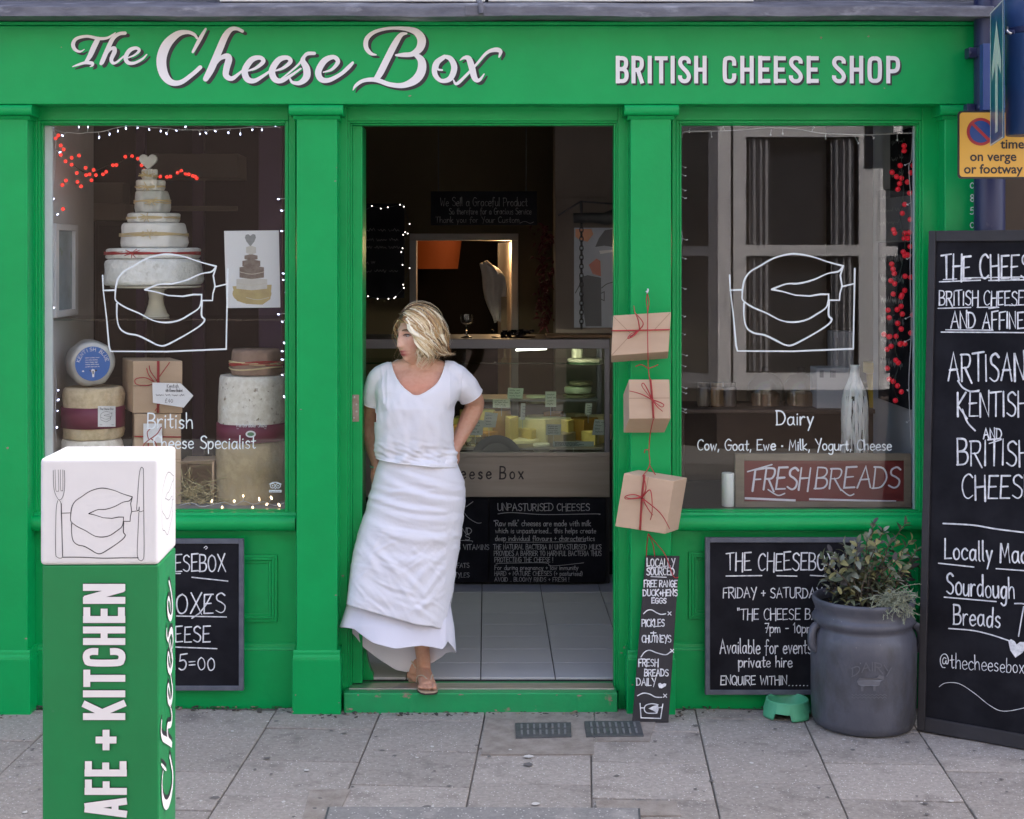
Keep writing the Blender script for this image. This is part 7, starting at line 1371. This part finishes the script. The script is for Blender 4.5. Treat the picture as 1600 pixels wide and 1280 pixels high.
# ---- sandals, bangle
SANDAL = mat('tan_sandal', (.45, .33, .23), rough=.6); SOLE = mat('dark_sole', (.04, .03, .028), rough=.7); STRAP = mat('pale_strap', (.55, .46, .36), rough=.5)
def sandal(M, solem):
    out = [(-.075, 0, .022), (-.06, 0, .03), (-.02, 0, .033), (.04, .0, .034), (.09, 0, .04), (.14, .002, .043), (.172, .004, .036), (.19, .004, .02)]
    mb = MB(); L_ = [M @ Vector((x, y+w_, -.001)) for x, y, w_ in out]; R_ = [M @ Vector((x, y-w_, -.001)) for x, y, w_ in reversed(out)]; top = L_+R_; dn = (M.to_3x3() @ Vector((0, 0, -1))).normalized(); n = len(top)
    mid = [p+dn*.005 for p in top]; bot = [p+dn*.012 for p in top]
    mb.add(top+mid, [tuple(range(n))]+[(i, (i+1) % n, (i+1) % n+n, i+n) for i in range(n)], 0); mb.add(mid+bot, [tuple(range(2*n-1, n-1, -1))]+[(i, (i+1) % n, (i+1) % n+n, i+n) for i in range(n)], 1)
    o = mb.build('sandal', [SANDAL, solem], woman); mb = MB(); a = M @ Vector((.135, .014, .022))
    for s in (-1, 1): mb.tube(catmull([tuple(a), tuple(M @ Vector((.105, .005+s*.018, .046))), tuple(M @ Vector((.07, s*.034, .034))), tuple(M @ Vector((.05, s*.036, .004)))], 5), .0028, 6)
    mb.tube([a, M @ Vector((.14, .016, -.001))], .003, 6); mb.build('strap', STRAP, o, smooth=True)
sandal(MF1, SOLE); sandal(M2, SOLE)
mb = MB(); c = P(589.2, 728, .193); pp = [c+Vector((.029*math.cos(a), .029*math.sin(a), .004*math.sin(a))) for a in [2*math.pi*i/24 for i in range(25)]]; mb.tube(pp, .0055, 8); mb.build('bangle', mat('silver_bangle', (.8, .78, .75), rough=.2, metal=.8), woman, smooth=True)
# ---- hair
HM = [mat('hair_pale', (.70, .56, .34), rough=.38, spec=.6, var=(.52, .37, .19), var_scale=30), mat('hair_gold', (.46, .29, .125), rough=.42, spec=.6, var=(.4, .26, .12), var_scale=30), mat('hair_honey', (.24, .12, .05), rough=.42, spec=.6), mat('hair_root', (.085, .055, .035), rough=.5, spec=.5), mat('hair_light', (.85, .77, .58), rough=.4, spec=.6)]
rn = random.Random(77); hb = MB()
def skull(d, k=1.0):                                            # point on the enlarged skull in direction d
    d = d.normalized(); e = Vector((d.x/.079, d.y/(.098 if d.y > 0 else .106), d.z/.124)).length; return d*(k/e)
def lock(t, side, az, ln, r0, mi, lift=0, wave=1, flick=0, root=.6):   # t along the parting, az (radians from forward) where it falls
    top = Vector((.026-.016*t, .070-.13*t, .10+.02*t)); sd_ = Vector((side*math.sin(az), math.cos(az), 0)); pts = []; rad = []; n = 18; ph = az*2.2*side+rn.gauss(0, .45); fr = rn.uniform(1.7, 2.4); wa = rn.uniform(.007, .014)*wave; tang = Vector((-sd_.y, sd_.x, 0))
    for j in range(n):
        u = j/(n-1); k = u*ln
        if k < .62:
            s = k/.62; d = top.normalized()*math.cos(s*math.pi/2)+(sd_+Vector((0, 0, -.08)))*math.sin(s*math.pi/2); p = skull(d, 1.0+lift*(.35+.65*s)+(.17+.20*max(0, -math.cos(az)))*math.sin(s*math.pi/2)+.06*math.sin(s*math.pi))
        else:
            p0 = skull(sd_+Vector((0, 0, -.08)), 1.17+.20*max(0, -math.cos(az))+lift); s = (k-.62)/.38; p = p0+Vector((0, 0, -.112*s+.05*max(0, flick)*max(0, s-.5)**2*4*.5))+sd_*(.010*math.sin(s*2.6)-.012*s+flick*.055*max(0, s-.45)**1.3)
        p = p+tang*wa*math.sin(fr*6.28*u+ph)*u*1.7+sd_*wa*.8*math.sin(fr*6.28*u+ph+1.3)*u
        pts.append(HL(*p)); rad.append(r0*(.4+.75*math.sin(math.pi*min(1, .15+u*.8)))*(1 if u < .68 else max(.08, 1-(u-.68)/.34)))
    f0 = len(hb.f); hb.tube(pts, rad, 6, mi, True, .42)
    if rn.random() < root:
        e = rn.choice((2, 3, 4, 5))*6
        for q in range(f0, f0+e): hb.m[q] = 3 if q < f0+e*.6 else 2
def pick(az): 
    a = math.degrees(az); return rn.choices([0, 1, 2, 3, 4], [36, 14, 3, 2, 38] if a < 95 else ([26, 26, 20, 9, 19] if a < 140 else [10, 28, 36, 18, 8]))[0]
for i in range(330):                                            # the side towards the camera and round the back
    az = rn.uniform(R(60), R(188)); t = max(0, min(1, (az-R(55))/R(120)+rn.uniform(-.2, .2))); fl = rn.uniform(-.3, .5)+(1.5 if az > R(105) else .25)
    lock(t, -1, az, rn.uniform(.84, 1.02), rn.choice((rn.uniform(.003, .006), rn.uniform(.007, .0125))), pick(az), rn.uniform(-.04, .10), 1.3, fl)
for i in range(110):                                            # her far side
    az = rn.uniform(R(80), R(180)); t = max(0, min(1, (az-R(40))/R(140)+rn.uniform(-.15, .15))); lock(t, 1, az, rn.uniform(.66, .86), rn.uniform(.004, .009), pick(az), rn.uniform(-.04, .04))
for i in range(40): lock(rn.uniform(0, .15), -1, rn.uniform(R(60), R(84)), rn.uniform(.95, 1.1), rn.uniform(.005, .010), rn.choice((0, 4, 4, 0, 1)), rn.uniform(0, .09), 1.6, rn.uniform(-.9, .2))
for i in range(14): lock(rn.uniform(0, .1), 1, rn.uniform(R(66), R(82)), rn.uniform(.6, .72), rn.uniform(.002, .004), rn.choice((1, 2, 0)), rn.uniform(-.03, .02), .8, 0, 0)
for i in range(70): lock(rn.uniform(0, 1), rn.choice((-1, -1, 1)), rn.uniform(R(70), R(180)), rn.uniform(.25, .5), rn.uniform(.003, .0055), rn.choice((3, 2, 3)), .03, 1, 0, 1)
for i in range(120):                                            # fly-away strands
    az = rn.uniform(R(62), R(185)); lock(rn.uniform(0, 1), rn.choice((-1, -1, 1)), az, rn.uniform(.6, 1.1), rn.uniform(.0006, .0011), rn.choice((0, 4, 1)), rn.uniform(.06, .24), 2.0, rn.uniform(-.5, 1.4))
cap_ = len(hb.v); n1, n2 = 24, 36
for i in range(n1+1):
    th = math.pi*.80*i/n1
    for j in range(n2):
        ph = 2*math.pi*j/n2; d = Vector((math.sin(th)*math.sin(ph), math.sin(th)*math.cos(ph), math.cos(th))); k = 1.03
        if d.y > .35 and d.z < .72: k = .72
        p = skull(d, k); hb.v.append(tuple(HL(*p)))
for i in range(n1):
    for j in range(n2): a = cap_+i*n2+j; b = cap_+i*n2+(j+1) % n2; hb.f.append((a, b, b+n2, a+n2)); hb.m.append(1 if i > 3 else 2)
hb.build('hair', HM, woman, smooth=True)
# ================================================================== sage and lavender cotton in the planter
LEAFM = [mat('sage_leaf', (.115, .135, .075), rough=.7, var=(.08, .10, .06), var_scale=30), mat('sage_leaf_grey', (.19, .21, .165), rough=.75), mat('sage_leaf_yellow', (.25, .23, .09), rough=.7, var=(.17, .16, .07), var_scale=30), mat('sage_leaf_purple', (.07, .06, .06), rough=.7)]
STEM = mat('sage_stem', (.11, .085, .06), rough=.9)
rn = random.Random(101)
sg = thing('sage_plant', (cx, Yp_, zg+.48), 'leggy sage plant with grey green and yellowing leaves growing in the grey crock', 'plant')
protos = []
for m in LEAFM:
    for bend in (.15, .45):
        mb = MB(); v = []; f = []; n = 6
        for i in range(n+1):
            u = i/n; w_ = .5*math.sin(math.pi*min(1, u*.94+.04))**.6*.62*(1-.2*u); z = -bend*u*u
            v += [(-w_, u, z+w_*.35), (0, u, z), (w_, u, z+w_*.35)]
        for i in range(n):
            for j in (0, 1): a = i*3+j; f.append((a, a+1, a+4, a+3))
        mb.add(v, f); me_ = bpy.data.meshes.new('leaf'); me_.from_pydata(mb.v, [], mb.f); me_.materials.append(m); me_.polygons.foreach_set('use_smooth', [True]*len(f)); protos.append(me_)
stuffv = MB(); inv = world_of(sg).inverted(); nleaf = 0
def leaf(p, d, up, l, single):
    global nleaf
    d = d.normalized(); s_ = d.cross(up)
    if s_.length < .05: s_ = d.cross(Vector((1, 0, .1)))
    s_.normalize(); n_ = s_.cross(d); k = rn.choices(range(4), [40, 22, 22, 16])[0]*2+rn.choice((0, 1)); M = Matrix(((s_.x*l, d.x*l, n_.x*l, p.x), (s_.y*l, d.y*l, n_.y*l, p.y), (s_.z*l, d.z*l, n_.z*l, p.z), (0, 0, 0, 1)))
    if single and nleaf < 280:
        o = bpy.data.objects.new('leaf', protos[k]); C.objects.link(o); o.parent = sg; o.matrix_local = inv @ M; nleaf += 1
    else: stuffv.add([M @ v.co for v in protos[k].vertices], [tuple(q.vertices) for q in protos[k].polygons], k//2)
stb = MB(); base_z = zg+.485
tips = [(1365,818),(1415,818),(1290,880),(1300,862),(1320,862),(1340,848),(1390,845),(1425,845),(1285,872),(1296,895),(1318,850),(1308,872),(1332,860),(1360,835),(1345,885),(1378,890),(1322,905),(1300,920),(1352,905),(1410,865),(1416,888),(1388,915),(1366,850),(1433,858),(1380,830),(1350,868),(1405,872),(1330,890),(1425,885),(1310,905),(1365,880),(1395,900),(1290,905),(1340,915),(1420,905),(1372,862),(1312,880),(1400,850),(1355,840),(1430,875),(1330,872),(1385,868),(1410,890)]
for tx, ty in tips:
    Yt = Yp_+rn.uniform(-.15, .14); tip = P(tx, ty, Yt); b = Vector((cx+rn.uniform(-.09, .09), Yp_+rn.uniform(-.08, .08), base_z-.02)); mid = b.lerp(tip, .5)+Vector((rn.uniform(-.03, .03), rn.uniform(-.03, .03), .02)); pts = [Vector(q) for q in catmull([tuple(b), tuple(mid), tuple(tip)], 7)]
    stb.tube(pts, [.0035*(1-.6*i/len(pts)) for i in range(len(pts))], 5)
    nl_ = rn.randint(10, 15)
    for i in range(nl_):
        u = 1-(i/nl_)**1.3*.75; q = u*(len(pts)-1); j = min(int(q), len(pts)-2); p = pts[j].lerp(pts[j+1], q-j); ax = (pts[j+1]-pts[j]).normalized(); a = i*2.4+rn.uniform(-.5, .5); o1 = ax.orthogonal().normalized(); o2 = ax.cross(o1); rad = o1*math.cos(a)+o2*math.sin(a)
        d = rad*(.9 if i > 2 else .45)+ax*(.55 if i > 2 else .9)+Vector((0, 0, -.25 if i > 5 else 0)); leaf(p+rad*.004, d, ax, rn.uniform(.025, .047)*(.8 if i < 2 else 1), d.y < .25)
for i in range(220):                                            # low dark under-leaves
    a = rn.uniform(0, 6.28); r = rn.uniform(.02, .17); p = Vector((cx+r*math.cos(a), Yp_+r*math.sin(a)*.8, base_z+rn.uniform(-.01, .12))); leaf(p, Vector((rn.uniform(-1, 1), rn.uniform(-1, .4), rn.uniform(-.3, .6))), Vector((0, 0, 1)), rn.uniform(.02, .042), False)
stb.build('stem', STEM, sg, smooth=True); o = stuffv.build('leaf_mass', LEAFM, sg, smooth=True, normals=False); tag(o, kind='stuff')
tw_ = MB(); SANT = mat('silver_grey_twig', (.27, .29, .21), rough=.8, var=(.18, .2, .12), var_scale=40); c0_ = P(1405, 958, Yp_-.12)
t = thing('cotton_lavender', c0_, 'fine silvery twigs of cotton lavender spilling over the front rim of the crock', 'plant')
for i in range(110):
    b = P(rn.uniform(1368, 1420), rn.uniform(938, 950), Yp_-rn.uniform(.08, .16)); tip = P(rn.gauss(1404, 19), rn.gauss(948, 14), Yp_-rn.uniform(.14, .26)); tip.x = min(tip.x, X(1440, Yp_-.2)); mid = b.lerp(tip, .55)+Vector((0, 0, rn.uniform(.005, .03))); pts = [Vector(q) for q in catmull([tuple(b), tuple(mid), tuple(tip)], 4)]
    tw_.tube(pts, [.0013]*len(pts), 4)
    for p in pts[2:]:
        for _ in range(2): d = Vector((rn.uniform(-1, 1), rn.uniform(-1, 1), rn.uniform(-.2, 1)))*rn.uniform(.006, .016); tw_.tube([p, p+d], [.0012, .0006], 3)
tag(tw_.build('twigs', SANT, t), kind='stuff')
# ================================================================== across the street (seen in the window glass)
UPVC = mat('white_window_frame', (.46, .46, .48), rough=.4); BRICKD = mat('dark_brick', (.06, .042, .036), rough=.9, var=(.04, .03, .026), var_scale=4); DGL = mat('dark_window_glass', (.02, .022, .028), rough=.05, spec=.8)
a_b = 9.3; YV = 2*YG+a_b
opp = thing('house', (1.5, -10.2, -.09), 'cream and brown house across the street with a white framed bay window', 'house')
mb = MB(); mb.box(-5.6, 7.2, -11.5, -10.2, -.09, 3.7); mb.build('ground_floor_wall', BRICKD, opp)
PALE = mat('cream_render', (.17, .16, .14), rough=.9, var=(.14, .13, .12), var_scale=2); mb = MB(); mb.box(-14, 14, -11.5, -10.22, 3.705, 7.8); mb.box(-14, -5.605, -11.5, -10.2, -.09, 3.7); mb.box(7.205, 14, -11.5, -10.2, -.09, 3.7); mb.build('rendered_wall', PALE, opp)
mb = MB(); mb.extrude_x([(-10.0, 7.8), (-15.5, 7.8), (-12.8, 9.6)], -14.2, 14.2); mb.build('roof', mat('slate_roof', (.07, .07, .08), rough=.7), opp)
def bx(px): return X(px, YV)
def bz(py): return Z(py, YV)
x0, x1 = bx(1122), bx(1374); zb, zt = bz(600), bz(190)
mb = MB(); k = .9                                           # bay: base, top and the frame bars of the front
bay = [(x0-k, -10.2), (x0, -a_b-.08), (x1, -a_b-.08), (x1+k, -10.2)]
def prism(mb, poly, z0, z1):
    n = len(poly); mb.add([(x, y, z0) for x, y in poly]+[(x, y, z1) for x, y in poly], [tuple(range(n-1, -1, -1)), tuple(range(n, 2*n))]+[(i, (i+1) % n, (i+1) % n+n, i+n) for i in range(n)])
prism(mb, bay, -.09, zb-.06); prism(mb, [(x0-k, -10.2), (x0-.03, -a_b-.02), (x1+.03, -a_b-.02), (x1+k, -10.2)], zt+.1, zt+.5); b = mb.build('bay', BRICKD, opp)
mb = MB(); prism(mb, [(x0-k-.05, -10.2), (x0-.02, -a_b+.03), (x1+.02, -a_b+.03), (x1+k+.05, -10.2)], zb-.06, zb); mb.build('bay_sill', UPVC, opp)
prism(g := MB(), [(p[0]*1+(.03 if p[0] < (x0+x1)/2 else -.03), p[1]-.05) for p in bay], zb, zt+.1); g.build('bay_glass', DGL, opp)
mb = MB()
def bar(mb, pa, pb, pc, pd, y=-a_b): mb.box(bx(pa), bx(pb), y-.05, y, bz(pd), bz(pc))
for a, c in ((1122, 1142), (1146, 1166), (1342, 1374)): bar(mb, a, c, 190, 600)
bar(mb, 1166, 1342, 190, 214, -a_b-.002); bar(mb, 1166, 1342, 383, 400, -a_b-.002); bar(mb, 1166, 1342, 583, 600, -a_b-.002)
for s, xa in ((-1, x0), (1, x1)):                          # canted sides
    dx, dy = s*k, -10.2+a_b
    def side(t0, t1, za, zc):
        p0 = Vector((xa+dx*t0, -a_b+dy*t0+.005, 0)); p1 = Vector((xa+dx*t1, -a_b+dy*t1+.005, 0)); q = [(p0.x, p0.y, za), (p1.x, p1.y, za), (p1.x, p1.y, zc), (p0.x, p0.y, zc)]
        mb.hexa(q, Vector((-dy*s, dx*s, 0)).normalized()*-.05)
    side(0, .1, zb, zt+.1); side(.85, 1, zb, zt+.1); side(.1, .85, zt-.1, zt+.1); side(.1, .85, bz(400), bz(385)); side(.1, .85, zb, zb+.1)
mb.build('bay_window_frame', UPVC, opp)
cb = MB()
for (a, c) in ((1172, 1205), (1300, 1336)):
    v = []; f = []
    for i in range(13):
        s = i/12; x = bx(a+(c-a)*s); y = -a_b-.12-.03*math.sin(s*22); v += [(x, y+.075, bz(580)), (x, y+.075, bz(216))]
    for i in range(12): f.append((2*i, 2*i+2, 2*i+3, 2*i+1))
    cb.add(v, f)
cb.build('curtain', mat('net_curtain', (.2, .2, .22), rough=.9), opp)
# upper windows and doors of the far side
for xw, zw in ((-6, 4), (-3, 4), (0, 4), (3, 4), (6, 4), (-6, 1.0), (-8.5, 1.2), (5.2, 1.0)):
    mb = MB(); mb.box(xw-.6, xw+.6, -10.2, -10.16, zw, zw+1.5); wv = mb.build('window', DGL, opp)
    mb = MB()
    for q in ((xw-.66, xw-.56, zw, zw+1.5), (xw+.56, xw+.66, zw, zw+1.5), (xw-.56, xw+.56, zw+1.42, zw+1.52), (xw-.56, xw+.56, zw-.05, zw+.05), (xw-.56, xw+.56, zw+.72, zw+.8)): mb.box(q[0], q[1], -10.159, -10.12, q[2], q[3])
    mb.build('frame', UPVC, wv)
# plain neighbours either side of the shop
NB = mat('neighbour_render', (.075, .05, .035), rough=.9, var=(.05, .035, .025), var_scale=3)
mb = MB(); mb.box(2.115, 12, .12, 3, -.02, 6.5); o = mb.build('neighbour_house', NB); tag(o, 'dark brown house front next door, behind the blue pole', 'house')
mb = MB(); mb.box(-12, -3.0, .08, 3, -.02, 6.5); o = mb.build('neighbour_house', mat('neighbour_render_grey', (.25, .24, .23), rough=.9)); tag(o, 'grey house front next door beyond the left pilaster', 'house')
